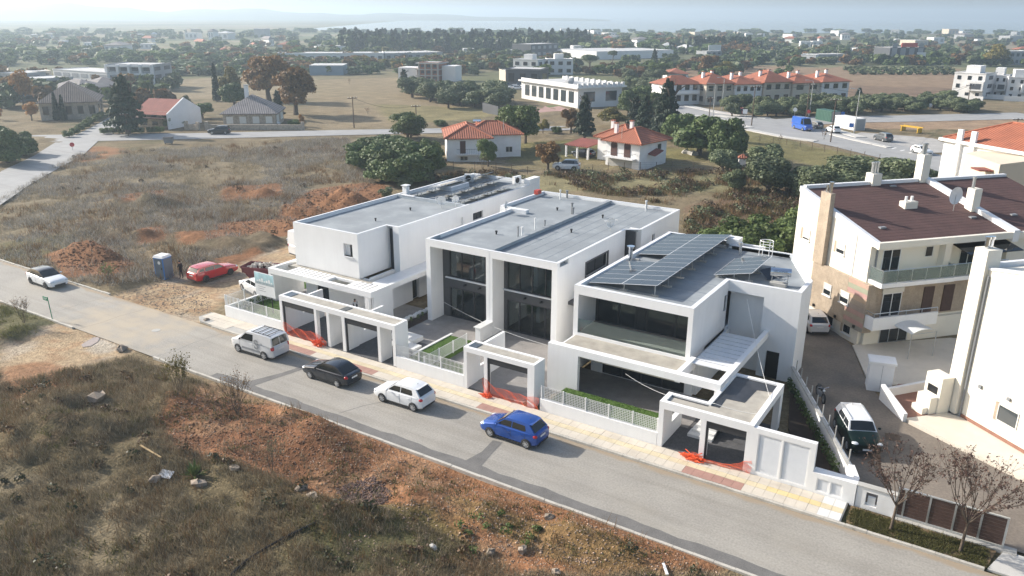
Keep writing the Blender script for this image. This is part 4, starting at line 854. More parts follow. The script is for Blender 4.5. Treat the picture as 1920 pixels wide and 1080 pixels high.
def lwin(parent, face, c, a, z, w, h, fm='shutter', gm='glassd', reveal=None, shutter=0., name='window', sub=True, n=1):
    """window on a local face: 'l' (u=c plane, looking -u) 'r' (+u) 'f' (v=c plane, looking -v) 'b'"""
    s = -1 if face in 'lf' else 1; m = MB(); f = .06
    def bx(mb, a0, a1, z0, z1, d0, d1):
        d0, d1 = c+s*d0, c+s*d1
        mb.box(d0, d1, a0, a1, z0, z1) if face in 'lr' else mb.box(a0, a1, d0, d1, z0, z1)
    bx(m, a, a+w, z, z+f, 0, .05); bx(m, a, a+w, z+h-f, z+h, 0, .05); bx(m, a, a+f, z+f, z+h-f, 0, .05); bx(m, a+w-f, a+w, z+f, z+h-f, 0, .05)
    for k in range(1, n): bx(m, a+w*k/n-f/2, a+w*k/n+f/2, z+f, z+h-f, 0, .05)
    o = part(name, m, M[fm], parent, world=False); p = MB(); bx(p, a+f, a+w-f, z+f, z+h-f-shutter, .002, .018); part('pane', p, M[gm], o, world=False)
    if shutter > 0: p = MB(); bx(p, a+f, a+w-f, z+h-f-shutter, z+h-f, .004, .03); part('roller_shutter', p, M['shutter'], o, world=False)
    return o
OD = (-8.0, 61.6)
D = thing('apartment_block', 'cream apartment block with maroon shingle roof and travertine cladding', 'apartment block', (*OD, 0), AD)
UD, VD = 12.2, 9.1
mb = MB(); mb.prism([(0, 0), (UD, 0), (UD, VD), (0, VD)], -.3, [8.1, 8.1, 10.2, 10.2]); part('wall', mb, M['cream'], D, world=False)
mb = MB(); mb.prism([(UD+.3, -.3), (21, -.3), (21, VD), (UD+.3, VD)], -.3, [8.0, 8.0, 10.1, 10.1]); part('wall', mb, M['cream'], D, world=False)
rs = lambda v: 8.25+v*(10.35-8.25)/9.1
def slope(u0, u1, v0, v1, o, th): return MB().prism([(u0, v0), (u1, v0), (u1, v1), (u0, v1)], [rs(v0)+o-th, rs(v0)+o-th, rs(v1)+o-th, rs(v1)+o-th], [rs(v0)+o, rs(v0)+o, rs(v1)+o, rs(v1)+o])
r1 = part('roof', slope(.3, UD-.1, -.55, VD-.3, 0, .1), M['shingle'], D, world=False); r2 = part('roof', slope(UD+.45, 21, -.55, VD-.3, 0, .1), M['shingle'], D, world=False)
for k in range(22):      # courses of shingles
    v = -.5+k*.42
    for a, b_ in ((.32, UD-.12), (UD+.47, 20.9)): part('shingle_course', MB().prism([(a, v), (b_, v), (b_, v+.42), (a, v+.42)], [rs(v)+.001]*2+[rs(v+.42)+.001]*2, [rs(v)+.013]*2+[rs(v+.42)+.005]*2), M['shingle'], r1 if a < 5 else r2, world=False)
part('verge', slope(-.05, .3, -.6, VD+.05, .12, .45), M['coping'], D, world=False); part('party_wall', slope(UD-.1, UD+.45, -.9, VD+.1, .35, .9), M['white'], D, world=False)
part('ridge_kerb', MB().box(.3, UD-.1, VD-.3, VD+.05, 9.6, 10.55), M['coping'], D, world=False); part('ridge_kerb', MB().box(UD+.45, 21, VD-.3, VD+.05, 9.6, 10.5), M['coping'], D, world=False)
part('fascia', MB().box(-.05, UD-.1, -.85, -.55, 7.75, 8.25), M['cream'], D, world=False); part('fascia', MB().box(UD+.45, 21, -.85, -.55, 7.7, 8.2), M['cream'], D, world=False); part('soffit', MB().box(0, UD, -.55, 0, 7.8, 7.9), M['cream'], D, world=False)
# side wall features
part('cladding', MB().prism([(-.285, -.7), (-.002, -.7), (-.002, 5.9), (-.285, 5.9)], 1.2, 5.0), M['travertine'], D, world=False)
for k in range(10):
    for j in range(3): v0 = -.7+j*2.2+(k % 2)*.0; part('cladding_board', MB().box(-.3, -.286, v0+.006, v0+2.194, 1.21+k*.379, 1.575+k*.379), mat('travertine_board', (.37*random.uniform(.8, 1.2), .30*random.uniform(.85, 1.12), .225), .6, .12, 1.3, fine=.1) if j == 0 else M['travertine'], D, world=False)
part('cladding', MB().box(-.002, .5, -.72, -.002, 1.2, 5.02), M['travertine'], D, world=False)
chd = part('chimney', MB().box(-.45, -.05, 4.65, 5.85, 5.0, 10.75), M['travertine'], D, world=False); part('flue', MB().cyl((-.25, 5.0, 10.75), (-.25, 5.0, 11.5), .13, .13, 10).cyl((-.25, 5.0, 11.5), (-.25, 5.0, 11.62), .19, .19, 10), M['chrome'], chd, world=False); part('flue', MB().cyl((-.25, 5.45, 10.75), (-.25, 5.45, 11.35), .1, .1, 10), M['chrome'], chd, world=False)
for v, z, w_, h, c, sh in ((7.1, 6.25, .95, .95, 0, .7), (2.75, 6.3, 1.0, .9, 0, .5), (7.1, 2.5, .8, .8, 0, .3), (3.25, 2.75, .95, .95, -.3, .45), (1.15, 2.8, 1.05, .95, -.3, .45), (2.85, .35, .85, .8, 0, 0), (.8, .4, .9, .75, 0, 0)):
    lwin(D, 'l', c, v, z, w_, h, shutter=sh); part('window_reveal', MB().box(c-.045, c-.003, v+w_+.001, v+w_+.26, z, z+h), M['travertine'], D, world=False); part('window_sill', MB().box(c-.12, c-.002, v-.05, v+w_+.05, z-.08, z-.01), M['coping'], D, world=False)
for v in (5.0, 2.3, .1): part('wall_lamp', MB().box(-.42, -.31, v, v+.16, 1.35, 1.55), M['black'], D, world=False)
part('wall_joint', MB().box(-.012, .0, 1.55, 1.63, 5.0, 8.5), M['greypipe'], D, world=False); part('downpipe', MB().cyl((.55, -.08, 0), (.55, -.08, 7.9), .06, .06, 8), M['greypipe'], D, world=False)
# facade
glz = clear_glass('balcony_glass', (.86, .93, .91), milk=.14); M['glz'] = glz
def balcony(u0, u1, z, v, label, solid=False):
    b = part('balcony', MB().box(u0, u1, v, -.001, z-.32, z), M['white'], D, world=False)
    if solid: part('balcony_wall', MB().box(u0, u1, v, v+.15, z+.001, z+.65).box(u0, u0+.15, v+.151, -.001, z+.001, z+.649), M['white'], b, world=False)
    zt = z+1.0; mb = MB().tube([(u0+.06, -.1, zt), (u0+.06, v+.06, zt), (u1-.06, v+.06, zt)], .03)
    n = int((u1-u0)/1.2)
    for k in range(n+1): mb.tube([(u0+.06+(u1-u0-.12)*k/n, v+.06, z), (u0+.06+(u1-u0-.12)*k/n, v+.06, zt)], .025)
    part('railing', mb, M['metal'], b, world=False, label='steel balcony railing')
    if not solid: part('glass_panel', MB().box(u0+.1, u1-.1, v+.05, v+.065, z+.08, zt-.06), glz, b, world=False); part('glass_panel', MB().box(u0+.05, u0+.065, v+.1, -.1, z+.08, zt-.06), glz, b, world=False)
balcony(.1, 6.6, 5.3, -1.5, ''); balcony(6.65, 11.8, 5.25, -1.3, ''); balcony(-.2, 5.6, 2.05, -1.6, '', True)
lwin(D, 'f', 0, 1.1, 5.35, 1.6, 2.1, 'pvc', n=2, name='balcony_door'); lwin(D, 'f', 0, 4.9, 6.6, .75, .85); part('shutter_box', MB().box(1.0, 2.8, -.1, -.002, 7.45, 7.75), M['cream'], D, world=False)
part('cladding', MB().box(.52, 12.0, -.12, -.004, 1.9, 4.9), M['travertine'], D, world=False)
lwin(D, 'f', -.12, 1.6, 2.1, 1.75, 1.9, 'pvc', n=2, name='balcony_door'); part('shutter_box', MB().box(1.5, 3.45, -.2, -.121, 4.02, 4.4), M['shutter'], D, world=False)
part('door', MB().box(5.35, 6.3, -.2, -.121, 2.05, 4.2), M['brownslat'], D, world=False); part('door', MB().box(7.2, 8.2, -.2, -.121, 2.05, 4.2), M['brownslat'], D, world=False)
part('pillar', MB().box(6.2, 6.8, -.6, -.003, 5.3, 7.8), M['cream'], D, world=False); lwin(D, 'f', 0, 8.2, 5.3, 1.6, 2.1, n=2, name='balcony_door')
part('awning', MB().prism([(6.9, -2.2), (11.9, -2.2), (11.9, -.3), (6.9, -.3)], [7.2, 7.2, 7.6, 7.6], [7.24, 7.24, 7.64, 7.64]), clear_glass('grey_awning_sheet', (.35, .36, .38)), D, world=False)
part('basement_wall', MB().box(.3, 12.1, -.3, -.003, -.3, 1.7), M['cream'], D, world=False); lwin(D, 'f', -.3, 1.7, 0, 2.6, 1.6, 'metal', n=3)
cnp = thing('entrance_canopy', 'arched glass entrance canopy of the cream apartment block', 'canopy', (*W2(OD, AD, 2.8, -2.2), 0), AD); mb = MB(); rows_ = []
for i in range(9): a = math.pi*.15+math.pi*.7*i/8; rows_.append([(1.25*math.cos(a), v, 1.75+.55*math.sin(a)) for v in (-1.3, .55)])
mb.grid(rows_); part('sheet', mb, mat('canopy_polycarbonate', (.62, .63, .62), .3, .05, 2), cnp, world=False, sm=60)
for u, v in ((-1.1, -1.25), (1.1, -1.25)): part('post', MB().cyl((u, v, 0), (u, v, 2.0), .035, .035, 8), M['metal'], cnp, world=False)
part('rear_bar', MB().bar((-1.1, -1.25, 1.98), (1.1, -1.25, 1.98), .04, .04), M['metal'], cnp, world=False)
for u, v, w_, h, nf in ((7.0, 9.0, .9, .9, 3), (11.9, 9.0, .8, 2.3, 2), (12.1, 3.4, .75, 1.75, 1), (19.0, 3.0, .8, 1.6, 1)):
    c = part('chimney', MB().box(u-w_/2, u+w_/2, v-w_/2, v+w_/2, rs(v)-.2, rs(v)+h), M['cream'], D, world=False)
    for k in range(nf): part('flue', MB().cyl((u-.25+.25*k, v, rs(v)+h), (u-.25+.25*k, v, rs(v)+h+.85), .11, .11, 8).cyl((u-.25+.25*k, v, rs(v)+h+.8), (u-.25+.25*k, v, rs(v)+h+.95), .15, .15, 8), M['metal'], c, world=False)
vb = part('vent_stack', MB().box(6.3, 7.5, 4.2, 4.9, rs(4.5)-.2, rs(4.5)+.5), M['cream'], D, world=False)
for u in (6.6, 7.15): part('vent_pipe', MB().cyl((u, 4.55, rs(4.5)+.5), (u, 4.55, rs(4.5)+.9), .11, .11, 8), M['pvc'], vb, world=False)
for u, v in ((8.4, 8.2), (2.1, 1.6), (11.0, 2.1), (15, 2.0)): part('roof_vent', MB().box(u-.25, u+.25, v-.15, v+.15, rs(v), rs(v)+.12), M['greypipe'], D, world=False)
dd = dish('grey satellite dish on the maroon roof', *W2(OD, AD, 10.3, 3.4), rs(3.4)-.02, 1.7, -2.2, 'coping', False)
# block E (right edge)
OE = (-.7, 52.9)
E_ = thing('apartment_block', 'tall cream gable wall of the building at the right edge', 'apartment block', (*OE, 0), AD)
mb = MB(); mb.prism([(0, .15), (0, -6.6), (11, -6.6), (11, .15)], -.2, [9.6, 10.85, 10.85, 9.6]); part('wall', mb, M['cream'], E_, world=False)
part('coping', MB().prism([(-.06, .2), (-.06, -6.6), (.3, -6.6), (.3, .2)], [9.602, 10.852, 10.852, 9.602], [9.75, 11.0, 11.0, 9.75]), M['coping'], E_, world=False); part('parapet', MB().box(.301, 11, -.1, .2, 9.5, 9.95), M['coping'], E_, world=False)
c = part('chimney', MB().box(-.3, .75, -.45, .5, 0.3, 10.9), M['cream'], E_, world=False)
for k in range(2): part('flue', MB().cyl((.1+.3*k, .1, 10.9), (.1+.3*k, .1, 11.5), .13, .13, 10).cyl((.1+.3*k, .1, 11.45), (.1+.3*k, .1, 11.6), .18, .18, 10), M['chrome'], c, world=False)
part('downpipe', MB().cyl((-.08, -.62, .2), (-.08, -.62, 9.4), .06, .06, 8), M['greypipe'], E_, world=False)
lwin(E_, 'l', 0, -4.45, 1.25, 1.4, 1.05, gm='glassl'); part('window_reveal', MB().box(-.05, -.003, -3.04, -2.85, 1.2, 2.35), M['travertine'], E_, world=False); part('skirting', MB().box(-.06, -.002, -6.6, -.65, .1, .4), M['brick_floor'], E_, world=False)
part('wall_lamp', MB().box(-.12, -.002, -1.7, -1.5, 2.6, 2.8), M['greypipe'], E_, world=False); part('wall_lamp', MB().box(-.12, -.002, -3.7, -3.5, 2.75, 2.92), M['greypipe'], E_, world=False)
bq = thing('garden_barbecue', 'stepped cream masonry barbecue against the gable wall', 'barbecue', (*W2(OE, AD, -.9, .4), 0), AD); part('body', MB().box(-.35, .55, -.4, .9, .1, 2.6), M['cream'], bq, world=False); part('step', MB().box(-.9, -.351, -.3, .8, .1, 1.3), M['cream'], bq, world=False); part('step', MB().box(-1.3, -.901, -.2, .7, .1, .6), M['cream'], bq, world=False); part('hearth', MB().box(-.36, -.345, -.15, .65, 1.4, 1.9), M['black'], bq, world=False)
struct('driveway', MB().poly([(x, y, .012) for x, y in [(-10.45, 52.2), (-4.55, 41.2), (-4.2, 39.3), (14, 39.2), (14, 46.0), (3.3, 46.3), (-3.2, 50.2), (-6.0, 54.6), (-8.3, 61.3), (-14.2, 68.6), (-20, 76), (-22, 73), (-13.6, 61.2)]]), M['drive'])
struct('house_terrace', MB().prism([(-3.1, 50.3), (3.3, 46.4), (9, 44), (9, 49), (-.9, 52.6)], -.1, .2), M['cream_floor'])
struct('house_terrace', MB().prism([(-4.8, 52.5), (-3.15, 50.32), (-1.0, 52.6), (-.3, 54.5), (-2.0, 57.0), (-4.2, 55.4)], -.1, .18), M['brick_floor'])
struct('forecourt', MB().prism([(-8.2, 61.2), (-5.9, 54.7), (-4.3, 55.5), (-2.0, 57.1), (1.5, 62), (2.5, 68), (-2, 67)], -.1, .05), M['cream_floor'])
struct('drain_grate', MB().prism([(-6.8, 50.9), (-6.2, 51.1), (-6.1, 50.3), (-6.7, 50.1)], 0, .022), M['timber']); struct('drain_grate', MB().prism([(-3.9, 48.0), (-3.1, 48.2), (-2.9, 47.3), (-3.7, 47.1)], 0, .022), M['timber'])
lw = thing('terrace_wall', 'low white sloping wall at the driveway bend', 'low wall', (-4, 51, 0)); part('wall', MB().prism([(-4.95, 52.6), (-3.2, 50.1), (-3.0, 50.25), (-4.75, 52.75)], 0, [1.1, .55, .55, 1.1]), M['whitew'], lw)
lw = thing('terrace_wall', 'low white wall behind the white meter cabinet', 'low wall', (-3.5, 55.5, 0)); part('wall', MB().prism([(-4.7, 53.0), (-4.5, 52.9), (-1.6, 56.6), (-1.8, 56.8)], 0, .75), M['whitew'], lw)
cb = thing('meter_cabinet', 'white concrete meter cabinet beside the driveway', 'cabinet', (-5.3, 54.3, 0), .25); part('body', MB().box(-.75, .75, -.55, .55, 0, 2.0), M['whitew'], cb, world=False); part('lid', MB().box(-.85, .85, -.65, .65, 2.0, 2.15), M['whitew'], cb, world=False); part('door_seam', MB().box(.02, .04, -.556, -.551, .2, 1.9), M['greypipe'], cb, world=False)
# long wall between the solar house and the drive
dw = thing('driveway_wall', 'white boundary wall with steel posts between solar house and driveway', 'boundary wall', (-7.5, 46.5, 0)); p0 = Vector((-10.4, 52.0)); p1 = Vector((-4.5, 40.6)); d = (p1-p0).normalized(); n_ = Vector((d.y, -d.x))
q = lambda p, k: (p.x+n_.x*k, p.y+n_.y*k)
part('wall', MB().prism([q(p0, -.12), q(p1, -.12), q(p1, .12), q(p0, .12)], 0, 1.15), M['white'], dw); part('cap', MB().prism([q(p0, -.02), q(p1, -.02), q(p1, .2), q(p0, .2)], 1.151, 1.22), M['concrete'], dw)
for k in range(10): pt = p0.lerp(p1, (k+.5)/10); part('steel_post', MB().cyl((pt.x, pt.y, 1.2), (pt.x, pt.y, 1.95), .04, .04, 6), M['concrete'], dw)
part('end_wall', MB().prism([(-4.75, 40.7), (-4.2, 39.5), (-4.2, 38.9), (-3.98, 38.9), (-3.98, 39.6), (-4.45, 40.8)], 0, 1.3), M['white'], dw)
struct('planting_bed', MB().prism([(-10.4, 51.6), (-8.9, 45.2), (-6.0, 39.6), (-4.9, 39.6), (-4.7, 40.8), (-10.3, 51.8)], -.1, .12), bpy.data.materials['dark_topsoil'])
# sliding gate and its wall
gw = thing('gate_wall', 'short white wall with meter niche left of the brown gate', 'wall', (-3.1, 39.1, 0)); part('wall', MB().wall('x', 38.95, 39.25, -3.95, -2.1, 0, 1.25, [(-3.5, -2.95, .25, 1.0)]), M['whitew'], gw); part('meter_box', MB().box(-3.4, -3.05, 39.05, 39.2, .25, .7), M['pvc'], gw); part('cap', MB().box(-3.98, -2.08, 38.9, 39.3, 1.251, 1.3), M['concrete'], gw)
gt = thing('sliding_gate', 'dark brown slatted sliding gate in a grey steel frame', 'gate', (.3, 39.05, .1)); sgx = [-2.05, -1.7, -.45, .8, 2.0, 2.55]; sgx = [-2.05, -1.75, -.65, .45, 1.55, 2.6]
for x in sgx: part('gate_post', MB().box(x-.045, x+.045, 39.0, 39.1, .2, 1.68), M['metal'], gt)
part('gate_rail', MB().box(-2.09, 2.64, 39.001, 39.099, .12, .2), M['metal'], gt); part('gate_rail', MB().box(-2.09, 2.64, 39.001, 39.099, 1.681, 1.74), M['metal'], gt)
for a, b_ in zip(sgx[:-1], sgx[1:]):
    for k in range(8): part('slat', MB().box(a+.046, b_-.046, 39.03, 39.06, .22+k*.182, .22+k*.182+.165), M['brownslat'], gt)
struct('gate_track', MB().box(-2.2, 3.2, 38.75, 39.3, -.05, .1), M['concrete'])
struct('gate_apron', MB().prism([(2.1, 36.98), (10, 36.98), (10, 38.9), (2.7, 38.9)], -.05, .06), M['pale'])

# ================================================================ villas and far buildings
def tile_mat(name, col, ang=0.):
    Mx = mat(name, col, .8, .16, .7, fine=.12, fscale=5); nt = Mx.node_tree; b = nt.nodes['Principled BSDF']; src = b.inputs['Base Color'].links[0].from_socket
    tc = _n(nt, 'ShaderNodeTexCoord'); wv = _n(nt, 'ShaderNodeTexWave'); wv.bands_direction = 'X'; wv.inputs['Scale'].default_value = .8; wv.inputs['Distortion'].default_value = .3; nt.links.new(tc.outputs['Object'], wv.inputs[0])
    mr = _n(nt, 'ShaderNodeMapRange'); mr.inputs[3].default_value = .72; mr.inputs[4].default_value = 1.15; nt.links.new(wv.outputs['Fac'], mr.inputs[0])
    mm = _n(nt, 'ShaderNodeMix', data_type='RGBA', blend_type='MULTIPLY'); mm.inputs[0].default_value = 1; nt.links.new(src, mm.inputs[6]); nt.links.new(mr.outputs[0], mm.inputs[7]); nt.links.new(mm.outputs[2], b.inputs['Base Color'])
    bn = _n(nt, 'ShaderNodeBump'); bn.inputs['Strength'].default_value = .6; bn.inputs['Distance'].default_value = .1; nt.links.new(wv.outputs['Fac'], bn.inputs['Height']); nt.links.new(bn.outputs[0], b.inputs['Normal']); return Mx
M['tile'] = tile_mat('terracotta_roof_tiles', (.32, .105, .055)); M['tile2'] = tile_mat('dull_red_roof_tiles', (.24, .065, .045)); M['slate'] = tile_mat('grey_roof_tiles', (.22, .20, .195)); M['browntile'] = tile_mat('brown_roof_tiles', (.15, .115, .095))
M['ridge'] = mat('ridge_tiles', (.36, .12, .065), .8, .2, 2); M['stone'] = mat('rough_stone_wall', (.40, .34, .27), .9, .2, 1.2, fine=.2, fscale=3); M['woodshut'] = mat('brown_wooden_shutter', (.08, .03, .022), .6, .1, 4)
M['far_white'] = mat('far_white_wall', (.70, .69, .67), .85, .05, .2); M['far_grey'] = mat('far_grey_wall', (.32, .33, .34), .85, .08, .2); M['far_beige'] = mat('far_beige_wall', (.52, .46, .37), .85, .06, .2); M['far_dark'] = mat('far_dark_cladding', (.06, .065, .075), .5, .1, .2); M['far_blue'] = mat('blue_grey_steel_hall', (.20, .27, .33), .7, .08, .3)
M['far_roof'] = mat('pale_flat_roof', (.48, .48, .47), .9, .1, .3); M['brickwork'] = mat('red_hollow_brick', (.36, .16, .10), .9, .12, 1)
def hip(parent, u0, u1, v0, v1, z, rise, mt='tile', over=.5, name='roof', caps='ridge'):
    u0 -= over; u1 += over; v0 -= over; v1 += over; lu, lv = u1-u0, v1-v0; h = min(lu, lv)/2
    a, b_ = ((u0+h, (v0+v1)/2), (u1-h, (v0+v1)/2)) if lu >= lv else (((u0+u1)/2, v0+h), ((u0+u1)/2, v1-h))
    P = [(u0, v0, z), (u1, v0, z), (u1, v1, z), (u0, v1, z), (*a, z+rise), (*b_, z+rise), (u0, v0, z-.15), (u1, v0, z-.15), (u1, v1, z-.15), (u0, v1, z-.15)]
    F = [(0, 1, 5, 4), (1, 2, 5), (2, 3, 4, 5), (3, 0, 4)] if lu >= lv else [(0, 1, 4), (1, 2, 5, 4), (2, 3, 5), (3, 0, 4, 5)]
    r = part(name, MB().add(P, F+[(0, 6, 7, 1), (1, 7, 8, 2), (2, 8, 9, 3), (3, 9, 6, 0), (9, 8, 7, 6)]), M[mt], parent, world=False)
    E_s = [(0, 4), (3, 4), (1, 5), (2, 5), (4, 5)] if lu >= lv else [(0, 4), (1, 4), (2, 5), (3, 5), (4, 5)]
    if caps:
        for i, j in E_s: part('ridge_cap', MB().cyl(Vector(P[i])+Vector((0, 0, .03)), Vector(P[j])+Vector((0, 0, .03)), .13, .13, 6), M[caps], r, world=False)
    return r
def chim(parent, u, v, z, h=1.3, w_=.55, cap='tile'):
    c = part('chimney', MB().box(u-w_/2, u+w_/2, v-w_/2, v+w_/2, z-.6, z+h), M['white'], parent, world=False); part('chimney_cap', MB().box(u-w_*.65, u+w_*.65, v-w_*.65, v+w_*.65, z+h, z+h+.14), M[cap], c, world=False); return c
# villa 1
o1 = at(838.7, 302.5); V1 = thing('villa', 'white villa with terracotta hip roof beside the dark bush clump', 'villa', o1, R_(39.4))
part('wall', MB().box(0, 7.4, 0, 9.0, -.2, 3.9), M['whitew'], V1, world=False); part('wall', MB().box(7.402, 13.2, 4.4, 12.0, -.2, 3.85), M['whitew'], V1, world=False)
hip(V1, 0, 7.4, 0, 11, 3.9, 1.75); hip(V1, 3.5, 13.2, 4.4, 12, 3.86, 1.85)
for u, w_, h, z in ((2.2, .95, 2.1, 1.3), (5.9, .95, 2.1, 1.3)): part('shutter_door', MB().box(u, u+w_, -.06, -.002, z, z+h), M['woodshut'], V1, world=False)
b = part('balcony', MB().box(1.6, 5.6, -1.0, -.001, 1.1, 1.28), M['whitew'], V1, world=False); mb = MB().tube([(1.65, 0, 2.15), (1.65, -.95, 2.15), (5.55, -.95, 2.15), (5.55, 0, 2.15)], .025)
for k in range(14): mb.tube([(1.65+k*.3, -.95, 1.28), (1.65+k*.3, -.95, 2.15)], .012)
part('railing', mb, M['black'], b, world=False)
lwin(V1, 'f', 4.4, 10.5, .7, 1.2, 1.0, n=2); lwin(V1, 'f', 0, 2.2, .1, 1.3, .7, n=2); part('antenna_mast', MB().cyl((10.2, 5.2, 3.9), (10.2, 5.2, 6.3), .05, .05, 6), M['metal'], V1, world=False); part('air_conditioner', MB().box(3.9, 4.5, -.3, -.003, 3.1, 3.5), M['pvc'], V1, world=False); part('water_tank', MB().cyl((5, 8, 5.75), (6.4, 8, 5.75), .28, .28, 10), M['chrome'], V1, world=False)
# villa 2
o2 = at(1135, 309); V2 = thing('villa', 'white villa with terracotta roof, balcony and carport', 'villa', o2, R_(-9))
part('wall', MB().box(0, 6.6, 0, 8.2, -.2, 4.2), M['whitew'], V2, world=False); part('wall', MB().box(-4.0, -.002, 3.2, 10, -.2, 4.0), M['whitew'], V2, world=False)
hip(V2, 0, 6.6, 0, 8.2, 4.2, 1.9, over=.7); hip(V2, -4, 2.5, 3.2, 10, 4.02, 2.0, over=.6)
for u in (1.0, 3.6): part('arched_shutter', MB().box(u, u+1.25, -.06, -.002, 1.75, 3.6).cyl((u+.62, -.06, 3.6), (u+.62, -.003, 3.6), .62, .62, 16), M['woodshut'], V2, world=False)
b = part('balcony', MB().box(.2, 6.0, -1.1, -.001, 1.5, 1.68), M['whitew'], V2, world=False); mb = MB().tube([(.25, 0, 2.45), (.25, -1.05, 2.45), (5.95, -1.05, 2.45), (5.95, 0, 2.45)], .025)
for k in range(19): mb.tube([(.25+k*.316, -1.05, 1.68), (.25+k*.316, -1.05, 2.45)], .012)
part('railing', mb, M['black'], b, world=False); part('garage_recess', MB().box(.5, 5.2, -.03, -.001, 0, 1.3), M['concrete'], V2, world=False)
chim(V2, 0, 2.8, 5.6, 1.0); chim(V2, 1.6, 5.0, 6.0, .9); chim(V2, -2.9, 6, 5.5, 1.0); part('stair_roof', MB().prism([(6.602, 2.5), (8.0, 2.5), (8.0, 5), (6.602, 5)], [2.2, 2.0, 2.6, 2.8], [2.35, 2.15, 2.75, 2.95]), M['tile2'], V2, world=False); lwin(V2, 'r', 6.6, 5.3, 2.6, 1.2, 1.0); part('antenna_mast', MB().cyl((2.8, .3, 4.2), (2.8, .3, 6.4), .04, .04, 6), M['metal'], V2, world=False)
cpv = thing('carport', 'lean-to carport with red tiles beside the white villa', 'carport', at(1100, 298), R_(-9)); part('roof', MB().prism([(-4.2, -1.0), (.9, -1.0), (.9, 4.0), (-4.2, 4.0)], [2.1, 2.1, 2.7, 2.7], [2.25, 2.25, 2.85, 2.85]), M['tile2'], cpv, world=False)
for u in (-4.0, -1.6, .7): part('pillar', MB().box(u-.15, u+.15, -.8, -.5, -.1, 2.12), M['whitew'], cpv, world=False)
# villa 3 at right
a3 = at(1760, 258, 9.2); b3 = at(1907, 284, 9.2); r3 = math.atan2(b3[1]-a3[1], b3[0]-a3[0]); V3 = thing('villa', 'tall white house with terracotta roof and balustraded balcony at right', 'villa', (a3[0], a3[1], 0), r3); L3 = float(np.hypot(*(b3-a3)[:2]))
part('wall', MB().box(.5, L3+6, .5, 10.5, -.2, 8.9), M['white'], V3, world=False); part('eave_slab', MB().box(0, L3+6.5, 0, 11, 8.9, 9.25), M['white'], V3, world=False); hip(V3, .6, L3+6, .6, 10.4, 9.25, 2.3, over=.3)
for u in (2.6, 4.6): part('pilaster', MB().box(u, u+.7, .15, .499, 0, 10.6), M['white'], V3, world=False)
b = part('balcony', MB().box(5.6, L3+1, -1.0, .499, 5.0, 5.25), M['white'], V3, world=False); part('balcony_rail', MB().box(5.6, L3+1, -1.0, -.85, 6.05, 6.2), M['white'], b, world=False); bm = mesh_mb('baluster', MB().cyl((0, 0, 0), (0, 0, .8), .07, .05, 6)); bm.materials.append(M['white'])
for k in range(int((L3-4.6)/.3)): part('baluster', bm, None, b, loc=(5.75+k*.3, -.92, 5.25))
lwin(V3, 'f', .5, 6.6, 5.3, 1.3, 2.1, n=2, name='balcony_door'); lwin(V3, 'f', .5, L3-1.5, 6.3, 1.0, 1.2, n=2); part('air_conditioner', MB().box(L3-3.4, L3-2.6, .1, .499, 7.6, 8.2), M['pvc'], V3, world=False)
h3 = at(1868, 345, 6); V4 = thing('house', 'beige house wall with a small red canopy at the right edge', 'house', (h3[0], h3[1], 0), R_(30)); part('wall', MB().prism([(0, 0), (9, 0), (9, 8), (0, 8)], -.2, [8.2, 9.5, 9.5, 8.2]), M['far_beige'], V4, world=False); part('canopy', MB().box(-1.6, -.002, 1, 3, 7.2, 7.35), M['tile2'], V4, world=False); lwin(V4, 'l', 0, 3.5, 5.0, 1.2, 1.2)

def face(a, b): return math.atan2(b[1]-a[1], b[0]-a[0])
def bld(name, label, a, b, top, depth, wm='far_white', roof='flat', rm='far_roof', nx=4, nz=2, lx=0, cat='building', group=None, gm='glassd', rise=2.0, wh=None, parap=.35, winw=.5, par_m=None):
    """a,b: photo positions of the front base corners; top: photo y of the eave above a"""
    A_, B_ = at(*a), at(*b); L = float(np.hypot(*(B_-A_)[:2])); h = hgt(a[0], top, A_[:2]); t = thing(name, label, cat, A_, face(A_, B_), group)
    part('wall', MB().box(0, L, 0, depth, -.3, h), M[wm], t, world=False)
    if roof == 'flat':
        part('roof', MB().box(-.05, L+.05, -.05, depth+.05, h, h+.12), M[rm], t, world=False)
        if parap: part('parapet', MB().wall('x', -.1, .1, -.1, L+.1, h+.121, h+parap).wall('y', -.1, .1, .101, depth+.1, h+.121, h+parap).wall('y', L-.1, L+.1, .101, depth+.1, h+.121, h+parap), M[par_m or wm], t, world=False)
    elif roof == 'hip': hip(t, 0, L, 0, depth, h, rise, rm, over=.6, caps=None)
    zs = h/nz if nz else 0
    for j in range(nz):
        for i in range(nx):
            w_ = L/nx*winw; u = L/nx*(i+.5)-w_/2; hh = wh or zs*.48; part('window', MB().box(u, u+w_, -.08, -.002, zs*j+zs*.3, zs*j+zs*.3+hh), M[gm], t, world=False)
        for i in range(lx):
            w_ = depth/lx*winw; v = depth/lx*(i+.5)-w_/2; hh = wh or zs*.48
            for fc in ('l', 'r'):
                c = -.08 if fc == 'l' else L+.002; part('window', MB().box(c, c+.078, v, v+w_, zs*j+zs*.3, zs*j+zs*.3+hh), M[gm], t, world=False)
    return t, L, h
